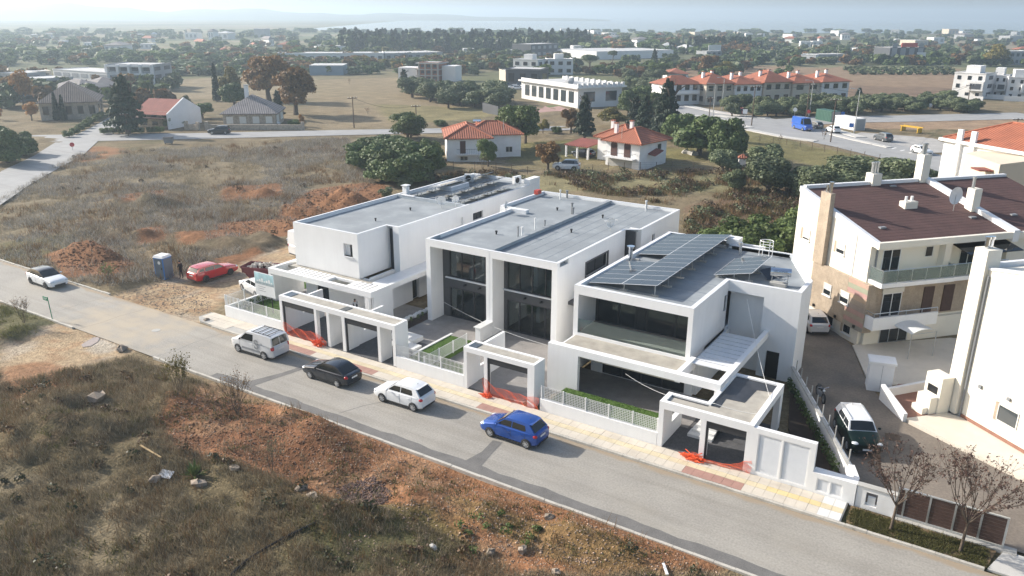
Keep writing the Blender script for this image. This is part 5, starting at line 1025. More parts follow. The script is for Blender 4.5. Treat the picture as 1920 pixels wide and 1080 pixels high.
# left residential group
t, L, h = bld('house', 'large low house with brown hip roof left of the cedar', (78, 226), (186, 222), 193, 14, 'stone', 'hip', 'browntile', 5, 1, 2, 'house', rise=4.2)
t, L, h = bld('house', 'house with dull red roof and white gable right of the cedar', (262, 238), (322, 241), 207, 9, 'stone', 'none', 'tile2', 3, 2, 0, 'house')
part('roof', MB().add([(-.6, -1.2, h-.6), (L+.2, -1.2, h-.6), (L+.2, 4.8, h+2.2), (-.6, 4.8, h+2.2), (-.6, 10, h-.4), (L+.2, 10, h-.4)], [(0, 1, 2, 3), (3, 2, 5, 4)]), M['tile2'], t, world=False); part('gable_wall', MB().add([(L, -1.2, -.2), (L+.3, -1.2, -.2), (L+.3, 10, -.2), (L, 10, -.2), (L, -1.2, h-.3), (L+.3, -1.2, h-.3), (L+.3, 10, h-.1), (L, 10, h-.1), (L, 4.8, h+2.6), (L+.3, 4.8, h+2.6)], [(0, 1, 5, 4), (1, 2, 6, 9, 5), (2, 3, 7, 6), (3, 0, 4, 8, 7), (4, 5, 9, 8), (8, 9, 6, 7)]), M['white'], t, world=False); part('porch', MB().box(0, L, -2.2, -.01, 2.2, 2.35), M['woodshut'], t, world=False)
t, L, h = bld('house', 'stone house with grey tiled roof and tall chimney', (420, 240), (518, 239), 213, 11, 'stone', 'hip', 'slate', 4, 1, 2, 'house', rise=3.6, gm='shutter'); chim(t, 4.5, 5, h+3, 2.6, .8, 'concrete')
for a, b_, k in (((568, 243.5), (388, 243), 'low stone garden wall before the grey-roofed house'), ((350, 242), (372, 244), 'pale stone gate piers beside the covered porch')):
    A_, B_ = at(*a), at(*b_); t = thing('stone_wall', k, 'garden wall', A_, face(A_, B_)); L = float(np.hypot(*(B_-A_)[:2])); part('wall', MB().box(0, L, -.2, .2, -.1, 1.1), M['stone'], t, world=False); part('pier', MB().box(-.3, .3, -.3, .3, -.1, 1.7), M['stone'], t, world=False); part('pier', MB().box(L-.3, L+.3, -.3, .3, -.1, 1.7), M['stone'], t, world=False)
bld('apartment_building', 'left wing of the long white apartment building with grey balconies', (104, 160), (205, 168), 131, 13, 'far_white', nx=6, nz=2, lx=2, gm='far_grey', winw=.72)
t, L, h = bld('apartment_building', 'right wing of the long white apartment building at left', (207, 166), (291, 167), 122, 13, 'far_grey', nx=4, nz=3, lx=2, gm='far_dark', winw=.6)
for k in range(5): part('frame_pier', MB().box(L*k/4-.4, L*k/4+.4, -1.0, -.09, -.2, h+.3), M['far_white'], t, world=False)
for k in range(1, 4): part('balcony', MB().box(0, L, -1.1, -.09, h*k/3-.5, h*k/3), M['far_white'], t, world=False)
for i, (a, b_, tp, wm) in enumerate((((0, 168), (40, 170), 138, 'far_grey'), ((42, 172), (82, 176), 146, 'far_grey'), ((55, 160), (100, 158), 136, 'far_beige'), ((95, 182), (150, 186), 163, 'far_beige'), ((150, 178), (182, 182), 158, 'far_white'), ((0, 190), (24, 192), 164, 'far_grey'))):
    bld('house', ['grey flat-roofed house at the far left edge', 'grey house in front of the long apartment building', 'beige house below the left hills', 'beige low house behind the brown hip roof', 'small white house behind the brown hip roof', 'grey house behind the orange tree at far left'][i], a, b_, tp, 10, wm, nx=3, nz=2, lx=1, cat='house', roof='hip' if i in (3, 4) else 'flat', rm='slate' if i in (3, 4) else 'far_roof', rise=2.2)
# centre
bld('steel_hall', 'blue grey steel hall across the brown field', (581, 141), (644, 141), 123, 14, 'far_blue', nx=0, nz=0, parap=0)
t, L, h = bld('building_shell', 'unfinished concrete frame with red brick infill', (787, 152), (822, 153), 118, 9, 'brickwork', nx=3, nz=3, gm='far_dark')
for k in range(4): part('floor_slab', MB().box(-1.2, L+.6, -1.0, 9.5, h*k/3-.25, h*k/3+.05), M['concrete'], t, world=False)
for k in range(4): part('column', MB().box(L*k/3-.25, L*k/3+.25, -.6, -.1, 0, h), M['concrete'], t, world=False)
part('wing', MB().box(-9, -1.3, 1, 9, 0, h*.72), M['far_white'], t, world=False); part('white_side', MB().box(L+.7, L+6, 2, 9, 0, h*.85), M['far_white'], t, world=False)
bld('building', 'dark and cream block with a glass corner in the centre', (948, 162), (1012, 164), 130, 12, 'far_dark', nx=3, nz=1, lx=1); bld('building', 'cream side block attached to the dark building', (936, 158), (948, 162), 131, 9, 'far_beige', nx=0, nz=0)
for a, b_, tp, lab in (((962, 140), (1008, 142), 112, 'white cubic house left of its twin'), ((1027, 140), (1074, 140), 112, 'white cubic house with roof turret')):
    t, L, h = bld('house', lab, a, b_, tp, 10, 'far_white', nx=3, nz=2, lx=2, cat='house'); part('turret', MB().box(L*.3, L*.65, 3, 7, h, h+2.2), M['far_white'], t, world=False)
# restaurant
a_, b_ = at(1083, 203), at(1008, 178); t, L, h = bld('restaurant', 'long white flat-roofed hall with arched windows', (1083, 203), (1165, 198), 166, 30, 'far_white', nx=2, nz=1, lx=0, cat='hall', wh=2.6, gm='glassl', parap=.9); 
for i in range(7): part('window', MB().box(-.1, -.002, 2+i*3.9, 4.4+i*3.9, 1.2, 4.2), M['glassl'], t, world=False)
part('cornice', MB().wall('x', -.9, -.11, -.9, L+.9, h-.1, h+.3).wall('y', -.9, -.11, -.109, 30.5, h-.1, h+.3).wall('y', L+.11, L+.9, -.109, 30.5, h-.1, h+.3), M['far_white'], t, world=False)
bm = mesh_mb('parapet_pier', MB().box(-.4, .4, -.2, .2, 0, 1.0)); bm.materials.append(M['far_white'])
for k in range(10): part('parapet_pier', bm, None, t, loc=(L*k/9, -.3, h+.3)); part('parapet_pier', bm, None, t, loc=(L-.3, 2+k*2.8, h+.13), rz=1.57)
for k in range(4): part('roof_unit', MB().box(2+k*2.2, 3.4+k*2.2, 8+k*3, 9.4+k*3, h+.12, h+1.3), M['far_grey'], t, world=False)
# terrace of red-roofed houses
for i in range(5):
    x0 = 1322+i*54; lab = ['first', 'second', 'third', 'fourth', 'fifth'][i]+' red-roofed row house from the left beyond the olive grove'
    t, L, h = bld('row_house', lab, (x0, 197-i*1.6), (x0+50, 195-i*1.6), 157-i*1.0+(0, 2, -1, 1.5, 0)[i], 11+(0, 3, 1, 4, 2)[i], ('far_beige', 'far_white', 'far_beige', 'far_beige', 'far_white')[i], 'hip', 'tile', (3, 4, 3, 2, 3)[i], 2, 2, 'row house', group='red-roofed row houses', rise=(2.6, 2.0, 2.9, 2.3, 2.0)[i])
    if i == 0: part('wing', MB().box(-11, -.01, 3, 11, -.2, h-.2), M['far_white'], t, world=False); hip(t, -11, 0, 3, 11, h-.2, 2.2, 'tile', .5, caps=None); [part('window', MB().box(-10.2+k*2.6, -8.8+k*2.6, 2.9, 2.998, z, z+1.6), M['glassd'], t, world=False) for k in range(4) for z in (1., 4.)]; part('balcony', MB().box(-10.5, -1, 1.7, 2.99, 3.0, 3.9), M['far_white'], t, world=False)
    chim(t, 2, 5, h+1.2, 1.6, .7); chim(t, L-2, 8, h+1.2, 1.6, .7)
bld('house', 'small white house with red roof behind the row houses', (1253, 150), (1290, 150), 138, 9, 'far_white', 'hip', 'tile', 2, 1, 0, 'house', rise=1.8)
# right modern houses
for i, (a, b_, tp, lab) in enumerate((((1782, 183), (1840, 187), 137, 'white modern house with flat roof at right, nearest the field'), ((1846, 182), (1882, 184), 142, 'second white modern house, half hidden behind the first'), ((1884, 186), (1935, 188), 146, 'white modern house cut by the right edge'))):
    t, L, h = bld('modern_house', lab, a, b_, tp, 11, 'far_white', nx=3, nz=3, lx=1, cat='house', winw=.35, group='white modern houses at right'); part('box_bay', MB().box(L*.5, L*1.02, -1.6, -.09, h*.35, h*.72), M['far_white'], t, world=False); part('bay_window', MB().box(L*.6, L*.95, -1.68, -1.6, h*.42, h*.64), M['far_dark'], t, world=False); part('roof_room', MB().box(L*.25, L*.7, 3, 8, h, h+2.3), M['far_white'], t, world=False); part('garden_wall', MB().box(-1, L+2, -6, -5.7, -.1, 1.4), M['far_white'], t, world=False)
t, L, h = bld('office_building', 'black glass office block with red roof sign', (1665, 120), (1730, 120), 90, 16, 'far_dark', nx=4, nz=1, lx=0, gm='far_grey', winw=.6, wh=8, cat='office'); part('roof_sign', MB().box(L*.3, L*.75, -.5, 0, h+.5, h+2.6), mat('red_sign', (.5, .06, .05), .5), t, world=False); part('billboard', MB().box(L*.72, L*.98, -2.2, -2, h-9, h-2), M['far_white'], t, world=False)
bld('steel_hall', 'large pale warehouse in the middle distance', (1118, 112), (1262, 108), 97, 40, 'far_white', nx=0, nz=0, parap=0, rm='far_roof'); bld('steel_hall', 'smaller pale warehouse left of the large one', (1085, 106), (1130, 110), 94, 30, 'far_white', nx=0, nz=0, parap=0); bld('shop_row', 'long pale row of shops behind the steel hall', (520, 118), (720, 117), 102, 25, 'far_white', nx=14, nz=1, gm='far_dark', parap=.6, cat='shops'); bld('shop_row', 'dark eastern end of the row of shops', (722, 116), (830, 113), 101, 22, 'far_grey', nx=8, nz=1, gm='far_dark', cat='shops')
t, L, h = bld('sign_building', 'open frame building with white rooftop sign', (1324, 112), (1352, 111), 97, 8, 'far_grey', nx=3, nz=2, gm='far_dark'); part('rooftop_sign', MB().box(1, L-1, -.2, 0, h+.5, h+3.6), M['far_white'], t, world=False)
bld('petrol_station', 'white station building with a mast across the brown field', (1500, 117), (1528, 118), 103, 9, 'far_white', nx=2, nz=1); bld('showroom', 'grey showroom beside the white station', (1532, 117), (1585, 116), 103, 12, 'far_grey', nx=6, nz=1, gm='far_dark'); bld('showroom', 'grey glass showroom near the yellow tree', (1880, 122), (1940, 122), 97, 14, 'far_grey', nx=6, nz=2, gm='far_dark'); bld('industrial_building', 'dark long building behind the white cubic houses', (995, 108), (1046, 105), 84, 14, 'far_dark', nx=5, nz=2, gm='far_grey')
r = random.Random(11)
for k in range(105):
    px_ = r.uniform(10, 1910); py_ = r.choice((r.uniform(66, 80), r.uniform(78, 104))); 
    if 560 < px_ < 1000 and py_ < 76: continue
    w_ = r.uniform(8, 30)*(.6+.5*(py_-60)/40); tp = py_-r.choice((r.uniform(6, 11), r.uniform(9, 17))); wm = r.choice(('far_white', 'far_white', 'far_white', 'far_beige', 'far_grey'))
    rf, rm_ = r.choice(('flat', 'flat', 'hip')), r.choice(('tile', 'far_roof', 'slate')); rg = 'left' if px_ < 640 else 'central' if px_ < 1280 else 'right'
    lab = 'tiny '+dict(far_white='white', far_beige='beige', far_grey='grey')[wm]+' '+('flat-roofed' if rf == 'flat' else dict(tile='red-roofed', far_roof='pale-roofed', slate='grey-roofed')[rm_])+' building near the hazy '+rg+' horizon'
    bld('far_building', lab, (px_, py_), (px_+w_, py_+r.uniform(-.3, .3)), tp, r.uniform(8, 16), wm, rf, rm_ if rf == 'hip' else 'far_roof', r.choice((2, 3)), 1, 0, 'building', lab+'s', gm='far_grey', parap=0, rise=1.8)
# ================================================================ vegetation
L_ = {}
L_['olive'] = leaf_mat('olive_leaves', [(.085, .11, .05), (.12, .15, .07), (.18, .205, .11), (.062, .084, .038)], .14)
L_['dark'] = leaf_mat('dark_evergreen_leaves', [(.05, .085, .026), (.085, .125, .036), (.125, .165, .055), (.06, .10, .03)], .12)
L_['green'] = leaf_mat('mid_green_leaves', [(.07, .105, .03), (.105, .15, .042), (.14, .18, .055)])
L_['yellow'] = leaf_mat('yellowing_leaves', [(.14, .13, .03), (.22, .18, .04), (.10, .11, .03), (.30, .22, .05)])
L_['brown'] = leaf_mat('autumn_brown_leaves', [(.17, .095, .03), (.24, .14, .045), (.12, .07, .03), (.20, .10, .03)])
L_['orange'] = leaf_mat('orange_leaves', [(.34, .15, .04), (.42, .22, .06), (.28, .16, .05)])
L_['conifer'] = leaf_mat('conifer_needles', [(.016, .032, .018), (.028, .05, .026), (.04, .06, .03)], .1)
L_['plum'] = leaf_mat('purple_leaves', [(.07, .04, .036), (.11, .065, .052), (.15, .10, .075)])
M['bark'] = mat('bark', (.10, .075, .055), .9, .25, 3)
def leaves(lobes, n, size, seed, flat=.0, inner=.5, asp=1.0, core=0.):
    r = np.random.default_rng(seed); L = np.array(lobes, float); w = (L[:, 3]*L[:, 4]*L[:, 5])**(2/3); idx = r.choice(len(L), n, p=w/w.sum())
    d = r.normal(size=(n, 3)); d /= np.linalg.norm(d, axis=1)[:, None]; d[:, 2] = np.where(d[:, 2] < -.55, -d[:, 2], d[:, 2])
    rad = (inner+(1-inner)*r.random(n)**.6)*(1+r.normal(0, .07, n)); p = L[idx, :3]+d*L[idx, 3:6]*rad[:, None]
    nn = d+r.normal(size=(n, 3))*.5; nn /= np.linalg.norm(nn, axis=1)[:, None]; t = np.cross(nn, r.normal(size=(n, 3))); t /= np.linalg.norm(t, axis=1)[:, None]; b = np.cross(nn, t)
    s = size*(.55+.9*r.random(n))[:, None]; t = t*s*.5; b = b*s*.5*asp
    V = np.stack([p-t*.9-b*.4, p+t*.2-b, p+t+b*.3, p-t*.3+b], 1).reshape(-1, 3); F = np.arange(n*4).reshape(-1, 4)
    if core > 0:  # solid core added inside each lobe to block light through the crown
        mb = MB()
        for q in L: mb.ell(q[:3], q[3]*core, q[4]*core, q[5]*core, 7, 5)
        F = np.concatenate([F, np.array([f for f in mb.f])+len(V)]); V = np.concatenate([V, np.array(mb.v)])
    return V, F
def lobes_round(n, R, Hc, seed, spread=.62, rr=(.34, .52)):
    r = np.random.default_rng(seed); o = []
    for i in range(n):
        a = r.uniform(0, 6.283); q = R*spread*math.sqrt(r.random()); z = Hc+(r.random()-.42)*R*.95; k = R*r.uniform(*rr); o.append((q*math.cos(a), q*math.sin(a), z, k, k, k*.8))
    return o
def branch_mb(mb, p, d, L, r, depth, rnd, spread=.6, n=3):
    q = p+d*L; mb.cyl(p, q, r, r*.62, 6 if depth > 1 else 4, False)
    if depth <= 0: return
    for i in range(n):
        nd = (d+Vector((rnd.gauss(0, spread), rnd.gauss(0, spread), rnd.gauss(.15, spread*.5)))).normalized(); branch_mb(mb, p.lerp(q, rnd.uniform(.65, 1)), nd, L*rnd.uniform(.6, .85), r*.58, depth-1, rnd, spread, n)
def trunk_mesh(h, r, seed, top=.55, limbs=4):
    rnd = random.Random(seed); mb = MB(); p = Vector((0, 0, -.3)); d = Vector((rnd.gauss(0, .06), rnd.gauss(0, .06), 1)).normalized(); q = p+d*(h*top+.3); mb.cyl(p, q, r*1.25, r*.7, 8)
    for i in range(limbs): branch_mb(mb, p.lerp(q, rnd.uniform(.6, 1)), Vector((math.cos(i*6.283/limbs+rnd.random())*.75, math.sin(i*6.283/limbs+rnd.random())*.75, .8)).normalized(), h*.26, r*.5, 1, rnd, .4, 2)
    me = mesh_mb('trunk', mb); me.materials.append(M['bark']); return me
PROTO = {}
CORE = dict(dbush=.8, dark=.72, olive=.62, gbush=.62, shrub=.5, cypress=.7, green=.45)
def proto(key, crown_lobes, n, size, seed, lm, h, tr, top=.5, inner=.5, asp=1.0):
    V, F = leaves(crown_lobes, n, size, seed, inner=inner if key not in CORE else .7, asp=asp, core=CORE.get(key, 0)); me = mesh_np('crown', V, F); me.materials.append(L_[lm]); PROTO.setdefault(key, []).append((me, trunk_mesh(h, tr, seed, top)))
# all prototypes are about 1 unit = 1 m, canopy radius / height given, scaled when placed (nominal height 6, width 6)
for s in range(3): proto('olive', lobes_round(22, 3, 2.9, 40+s, .66), 7600, .34, 40+s, 'olive', 4, .28, .4)
for s in range(2): proto('dark', lobes_round(24, 3, 2.9, 50+s, .66), 8200, .34, 50+s, 'dark', 4, .28, .4)
for s in range(2): proto('dbush', lobes_round(22, 3, 2.3, 54+s, .7), 8200, .34, 54+s, 'dark', 3, .25, .3)
for s in range(2): proto('green', lobes_round(18, 3, 3.3, 60+s, .66), 5600, .33, 60+s, 'green', 4, .25, .5)
proto('yellow', lobes_round(12, 3, 3.5, 70), 3600, .33, 70, 'yellow', 4, .2, .5)
for s in range(2): proto('brown', lobes_round(26, 3, 3.2, 80+s, .7, (.3, .46)), 8200, .30, 80+s, 'brown', 4, .3, .45)
proto('orange', lobes_round(11, 3, 3.5, 90), 3000, .33, 90, 'orange', 4, .2, .5)
proto('cypress', [(0, 0, z, .75*(1-z/6.6)**.6+.05, .75*(1-z/6.6)**.6+.05, .6) for z in np.linspace(.5, 6, 12)], 2600, .28, 95, 'conifer', 3, .2, .4)
r = np.random.default_rng(5); cl = []
for i in range(30):
    z = .9+5.0*i/30; R = 2.9*(1-(z/6.3))**.8+.2; a = i*2.4; cl.append((R*.55*math.cos(a), R*.55*math.sin(a), z, R*.55, R*.55, .32))
proto('cedar', cl, 5200, .3, 96, 'conifer', 6, .3, .8); proto('pine', [(0, 0, 4.6, 2.8, 2.8, 1.2), (1, .5, 5, 1.8, 1.8, .9), (-1, -.6, 4.8, 1.9, 1.8, .9), (0, 1, 4.2, 2, 1.6, .9)], 2600, .36, 97, 'dark', 6, .25, .65)
for s in range(3): proto('shrub', lobes_round(8, 3, 2.2, 110+s, .7, (.36, .6)), 2200, .36, 110+s, 'olive', 1.5, .2, .4)
proto('gbush', lobes_round(9, 3, 2.3, 120, .7, (.36, .6)), 2600, .34, 120, 'green', 1.5, .2, .4)
# coarse versions for the far plain
for key, lm in (('fdark', 'dark'), ('folive', 'olive'), ('fgreen', 'green'), ('fbrown', 'brown'), ('fyellow', 'yellow')):
    for s in range(2): proto(key, lobes_round(14, 3, 2.5, 130+s, .7), 170, 1.75, 130+s, lm, 4, .3, .5)
proto('fcyp', [(0, 0, z, .8*(1-z/6.6)**.6+.05, .8*(1-z/6.6)**.6+.05, .6) for z in np.linspace(.5, 6, 9)], 110, 1.0, 140, 'conifer', 3, .2, .4)
NAMES = dict(olive='olive_tree', dark='evergreen_tree', dbush='evergreen_bush', green='broadleaf_tree', yellow='yellowing_tree', brown='autumn_tree', orange='orange_tree', cypress='cypress', cedar='cedar_tree', pine='pine_tree', shrub='shrub', gbush='bush', fdark='evergreen_tree', folive='olive_tree', fgreen='broadleaf_tree', fbrown='autumn_tree', fyellow='yellowing_tree', fcyp='cypress')
trnd = random.Random(21)
def tree(key, px, py, hpx, wpx, label, group=None, z=None, k=None, pos=None):
    """base at photo position; height and width in photo pixels"""
    p = gat(px, py) if pos is None else np.array(pos, float); s = pxm(p); h = hpx*s*1.03; w = wpx*s; me, tr = PROTO[key][(trnd.randrange(99) if k is None else k) % len(PROTO[key])]
    t = thing(NAMES[key], label, 'shrub' if key in ('shrub', 'gbush', 'dbush') else 'tree', p, trnd.uniform(0, 6.28), group)
    sc_ = (w/5.6, w/5.6, h/6.0) if key not in ('cypress', 'fcyp', 'shrub', 'gbush', 'dbush') else ((w/1.5, w/1.5, h/6.2) if 'cyp' in key else (w/5.6, w/5.6, h/5.0))
    part('crown', me, None, t, scale=sc_); part('trunk', tr, None, t, scale=(sc_[0], sc_[1], sc_[2])); return t
# --- dark clump left of villa 1
G = 'dark evergreen bushes clumped left of the white villa'; GL = ['leftmost', 'front middle', 'front right', 'rear left', 'rear middle', 'centre', 'front left', 'villa-side', 'frontmost']
for i, (x, y, h, w) in enumerate(((690, 318, 62, 70), (735, 335, 74, 82), (785, 335, 78, 80), (700, 285, 38, 60), (745, 290, 40, 70), (770, 315, 66, 74), (715, 338, 58, 60), (810, 300, 48, 40), (755, 345, 66, 70))): tree('dbush', x, y, h*.82, w*1.15, GL[i]+' dark evergreen bush of the clump left of the white villa', G)
tree('green', 765, 262, 46, 64, 'loose olive-green tree behind the dark bush clump'); tree('gbush', 826, 236, 14, 28, 'small round bush behind the villa roof'); tree('brown', 770, 258, 20, 40, 'low brown shrub behind the dark bush clump'); 
tree('green', 915, 312, 48, 36, 'sparse small tree before the balcony of the left villa'); tree('brown', 1027, 318, 52, 44, 'bare brown tree on the lawn between the villas')
tree('green', 968, 278, 76, 78, 'spreading oak right of the left villa'); tree('green', 985, 268, 64, 60, 'second spreading oak right of the left villa')
tree('shrub', 722, 372, 20, 28, 'grey shrub at the edge of the red mound'); tree('shrub', 760, 352, 22, 34, 'grey shrub below the dark bush clump'); tree('shrub', 800, 342, 26, 26, 'bushy green shrub below the dark clump')
# --- around villa 2
tree('dark', 1310, 290, 78, 110, 'broad dark tree right of the right villa'); tree('dark', 1362, 302, 84, 70, 'tall dark tree rightmost by the right villa'); tree('dark', 1270, 268, 58, 60, 'dark tree touching the right villa roof')
tree('cedar', 1247, 258, 104, 62, 'tall spiky conifer behind the right villa'); tree('cedar', 1095, 262, 80, 46, 'dark conifer left of the right villa'); tree('cedar', 1190, 245, 62, 40, 'small conifer behind the right villa roof'); tree('yellow', 1155, 238, 36, 64, 'yellow-green tree behind the right villa roof'); tree('cedar', 1208, 250, 70, 44, 'conifer beside the tall spiky one'); tree('yellow', 1018, 250, 26, 24, 'small yellow tree by the villa road'); tree('gbush', 1043, 250, 16, 22, 'round dark bush on the villa lane'); tree('brown', 1070, 250, 46, 36, 'bare plum-coloured tree by the sports court')
tree('olive', 1355, 322, 42, 52, 'pale olive at the edge of the villa plot'); tree('olive', 1435, 312, 42, 60, 'olive tree above the tiny red-roofed shrine'); tree('olive', 1440, 365, 72, 92, 'round silvery olive in the centre right'); tree('olive', 1375, 360, 46, 44, 'thin pale olive before the round silvery one'); tree('olive', 1510, 372, 62, 92, 'olive between the silvery olive and the maroon roof', z=None)
for i, (x, y, h, w) in enumerate(((1600, 356, 62, 110), (1672, 350, 56, 100), (1555, 372, 54, 96), (1640, 370, 50, 100), (1720, 352, 44, 70))): tree('olive', x, y, h, w, ['middle', 'right', 'left front', 'middle front', 'rightmost'][i]+' olive tree in the row behind the maroon roof', 'olives behind the maroon roof')
for i, (x, y, h, w) in enumerate(((1395, 478, 78, 120), (1450, 468, 76, 110), (1350, 470, 52, 90), (1485, 480, 80, 90), (1430, 492, 60, 100), (1500, 430, 56, 80))): tree('gbush', x, y, h, w, ['left middle', 'tall middle', 'leftmost', 'right', 'low front', 'far right'][i]+' green bush between the solar house and the cream block', 'bushes behind the solar house')
# --- left residential
tree('cedar', 240, 252, 104, 80, 'large dark cedar at the lane corner'); tree('cypress', 407, 190, 64, 15, 'tall thin cypress behind the grey roof'); tree('cypress', 108, 226, 48, 13, 'left cypress before the brown hip roof'); tree('cypress', 121, 226, 44, 12, 'right cypress before the brown hip roof')
tree('brown', 505, 190, 84, 84, 'large brown plane tree, left of the pair'); tree('brown', 555, 215, 88, 82, 'large brown plane tree, right of the pair'); tree('yellow', 430, 185, 58, 46, 'yellowing tree beside the cypress'); tree('dark', 440, 198, 44, 50, 'dark evergreen behind the grey roof'); tree('orange', 45, 200, 62, 50, 'orange tree at far left'); tree('orange', 60, 226, 32, 34, 'small orange tree before the brown house'); tree('orange', 0, 225, 22, 20, 'orange tree cut by the left edge')
tree('dbush', 15, 305, 62, 80, 'dark rounded bush at the left edge, nearest the road'); tree('dbush', 45, 292, 44, 52, 'dark bush behind the left-edge one'); tree('dbush', -5, 282, 50, 60, 'dark bush at the left edge, farther back'); tree('dark', 10, 200, 46, 60, 'dark tree behind the orange one'); tree('green', 315, 242, 22, 16, 'small round topiary by the white gable'); tree('olive', 352, 228, 50, 24, 'slim pale tree beside the white gable'); tree('dark', 380, 222, 30, 40, 'dark shrubby tree right of the slim pale tree'); tree('cedar', 523, 224, 52, 28, 'conifer at the corner of the grey-roofed house'); tree('gbush', 550, 238, 16, 30, 'clipped green bush by the stone wall'); tree('orange', 566, 238, 22, 12, 'little orange tree at the end of the stone wall'); tree('dark', 335, 236, 20, 30, 'ivy-covered shrub by the gate piers')
for k in range(8): p = at(130, 257)*(1-k/7)+at(190, 222)*(k/7); tree('gbush', 0, 0, 15, 22, 'section of clipped hedge along the lane', 'lane hedge', pos=p)
for k in range(7): p = at(195, 251)*(1-k/6)+at(300, 249)*(k/6); tree('gbush', 0, 0, 14, 20, 'bush below the large cedar along the back road', 'bushes under the cedar', pos=p)
# --- olive groves (countable rows)
r = random.Random(4)
for i in range(22): x = 770+i*8.2+r.uniform(-6, 6); y = r.uniform(178, 200)+(6 if 810 < x < 940 else -4); tree('olive', x, y, r.uniform(28, 40), r.uniform(36, 56), 'dark olive in the grove left of the long white hall', 'grove by the white hall')
for i in range(30): x = 1365+i*8.4+r.uniform(-4, 4); y = r.uniform(205, 219); tree('olive', x, y, r.uniform(22, 32), r.uniform(30, 44), 'olive in the grove below the row houses', 'grove below the row houses')
for i in range(26): x = 1610+i*8.6+r.uniform(-3, 3); tree('olive', x, r.uniform(196, 212), r.uniform(20, 28), r.uniform(28, 40), 'olive in the row right of the row houses beyond the crossing road', 'olive row beyond the crossing road')
for i in range(12):
    for j in range(3): tree('folive', 1590+i*17+j*5, 132+j*4.0, 8.5, 15, 'small round olive in the planted rows of the brown field', 'planted olive rows')
for i in range(14): tree('folive', 310+r.uniform(0, 95), r.uniform(122, 143), r.uniform(13, 18), r.uniform(22, 32), 'olive in the grove right of the apartment building', 'grove by the apartments')
for i in range(12): tree('olive', 1175+r.uniform(0, 95), r.uniform(150, 182), r.uniform(20, 28), r.uniform(28, 46), 'olive between the white hall and the row houses', 'olives by the white hall')
for i, (kk, x, y, h, w, lab) in enumerate((('pine', 1105, 132, 28, 34, 'round dark pine behind the white cubic house'), ('pine', 1148, 118, 22, 18, 'pine before the warehouse'), ('cedar', 1226, 128, 34, 18, 'dark conifer before the warehouse'), ('pine', 910, 116, 24, 26, 'dark pine in the centre distance'), ('dark', 970, 108, 16, 22, 'dark tree behind the black block'), ('brown', 1325, 140, 36, 40, 'rust-coloured tree behind the row houses'), ('yellow', 1360, 142, 26, 50, 'olive-brown tree beside the rust-coloured one'), ('green', 1235, 150, 30, 36, 'green tree left of the small red-roofed house'), ('yellow', 1858, 124, 40, 52, 'broad yellow tree at upper right'), ('cypress', 1610, 182, 16, 14, 'dark conifer alone beside the fifth row house'), ('brown', 1480, 122, 14, 26, 'brown tree left of the station'), ('cedar', 758, 170, 38, 26, 'dark conifer before the brick shell'), ('yellow', 890, 128, 26, 34, 'yellow tree left of the dark block'), ('brown', 985, 240, 30, 36, 'brown hedge tree by the sports court'), ('dark', 1200, 200, 40, 46, 'dark tree right of the white hall'), ('dark', 1178, 215, 48, 40, 'dark tree before the white hall corner'), ('dark', 1225, 215, 44, 40, 'dark tree left of the avenue'))): tree(kk, x, y, h, w, lab)
# --- far belts: woods that read as one mass
def belt(name, label, n, xr, yr, hr, kinds, seed, wr=(1.0, 1.7)):
    r = np.random.default_rng(seed); VV = {}; 
    for i in range(n):
        key = kinds[r.integers(len(kinds))]; me, tr = PROTO[key][r.integers(len(PROTO[key]))]
        if me.name not in VV: a = np.empty(len(me.vertices)*3, np.float32); me.vertices.foreach_get('co', a); VV[me.name] = a.reshape(-1, 3)
        p = at(r.uniform(*xr), r.uniform(*yr)); s = pxm(p); h = r.uniform(*hr); w = h*r.uniform(*wr) if 'cyp' not in key else h*.28
        b_ = VV[me.name]; sx = w/5.6 if 'cyp' not in key else w/1.5; ang = r.uniform(0, 6.28); c, s_ = math.cos(ang), math.sin(ang)
        v = np.stack([(b_[:, 0]*c-b_[:, 1]*s_)*sx+p[0], (b_[:, 0]*s_+b_[:, 1]*c)*sx+p[1], b_[:, 2]*h/6], 1); OUT.setdefault(key, []).append(v)
    o = None
    tot = []; mats = []; mi = []
    for key, L in OUT.items():
        V = np.concatenate(L); tot.append(V); mats.append(PROTO[key][0][0].materials[0]); mi.append(np.full(len(V)//4, len(mats)-1))
    V = np.concatenate(tot); me = mesh_np(name, V, np.arange(len(V)).reshape(-1, 4))
    for m_ in mats: me.materials.append(m_)
    me.polygons.foreach_set('material_index', np.concatenate(mi).astype(np.int32)); OUT.clear()
    o = part(name, me, None); tag(o, label, kind='stuff'); return o
OUT = {}
belt('far_wood', 'dark pine wood along the horizon', 420, (640, 1105), (84, 100), (8, 13), ('fdark', 'fcyp', 'fcyp', 'fdark'), 1, (.6, 1.0))
belt('far_wood', 'mixed far trees on the left plain', 300, (-60, 640), (68, 124), (3, 7), ('fdark', 'folive', 'fbrown', 'fgreen', 'fgreen'), 2)
belt('far_wood', 'mixed far trees in the middle plain', 200, (430, 1090), (100, 134), (3, 6), ('folive', 'fbrown', 'fgreen', 'fyellow'), 3)
belt('far_wood', 'far trees behind the warehouses', 240, (1080, 1430), (72, 104), (4, 9), ('fdark', 'fbrown', 'fcyp', 'fgreen', 'folive'), 4)
belt('far_wood', 'olive plain and gardens at upper right', 440, (1320, 1970), (70, 124), (3, 6.5), ('folive', 'folive', 'fgreen', 'fbrown', 'fdark'), 5)
belt('far_wood', 'cypress screen behind the warehouses', 80, (1300, 1405), (95, 99), (7, 10), ('fcyp',), 6)
belt('far_wood', 'thin tree line on the far horizon', 300, (-100, 2000), (60, 70), (4, 7), ('fdark', 'fgreen', 'fdark', 'folive'), 7, (1.4, 3.0))
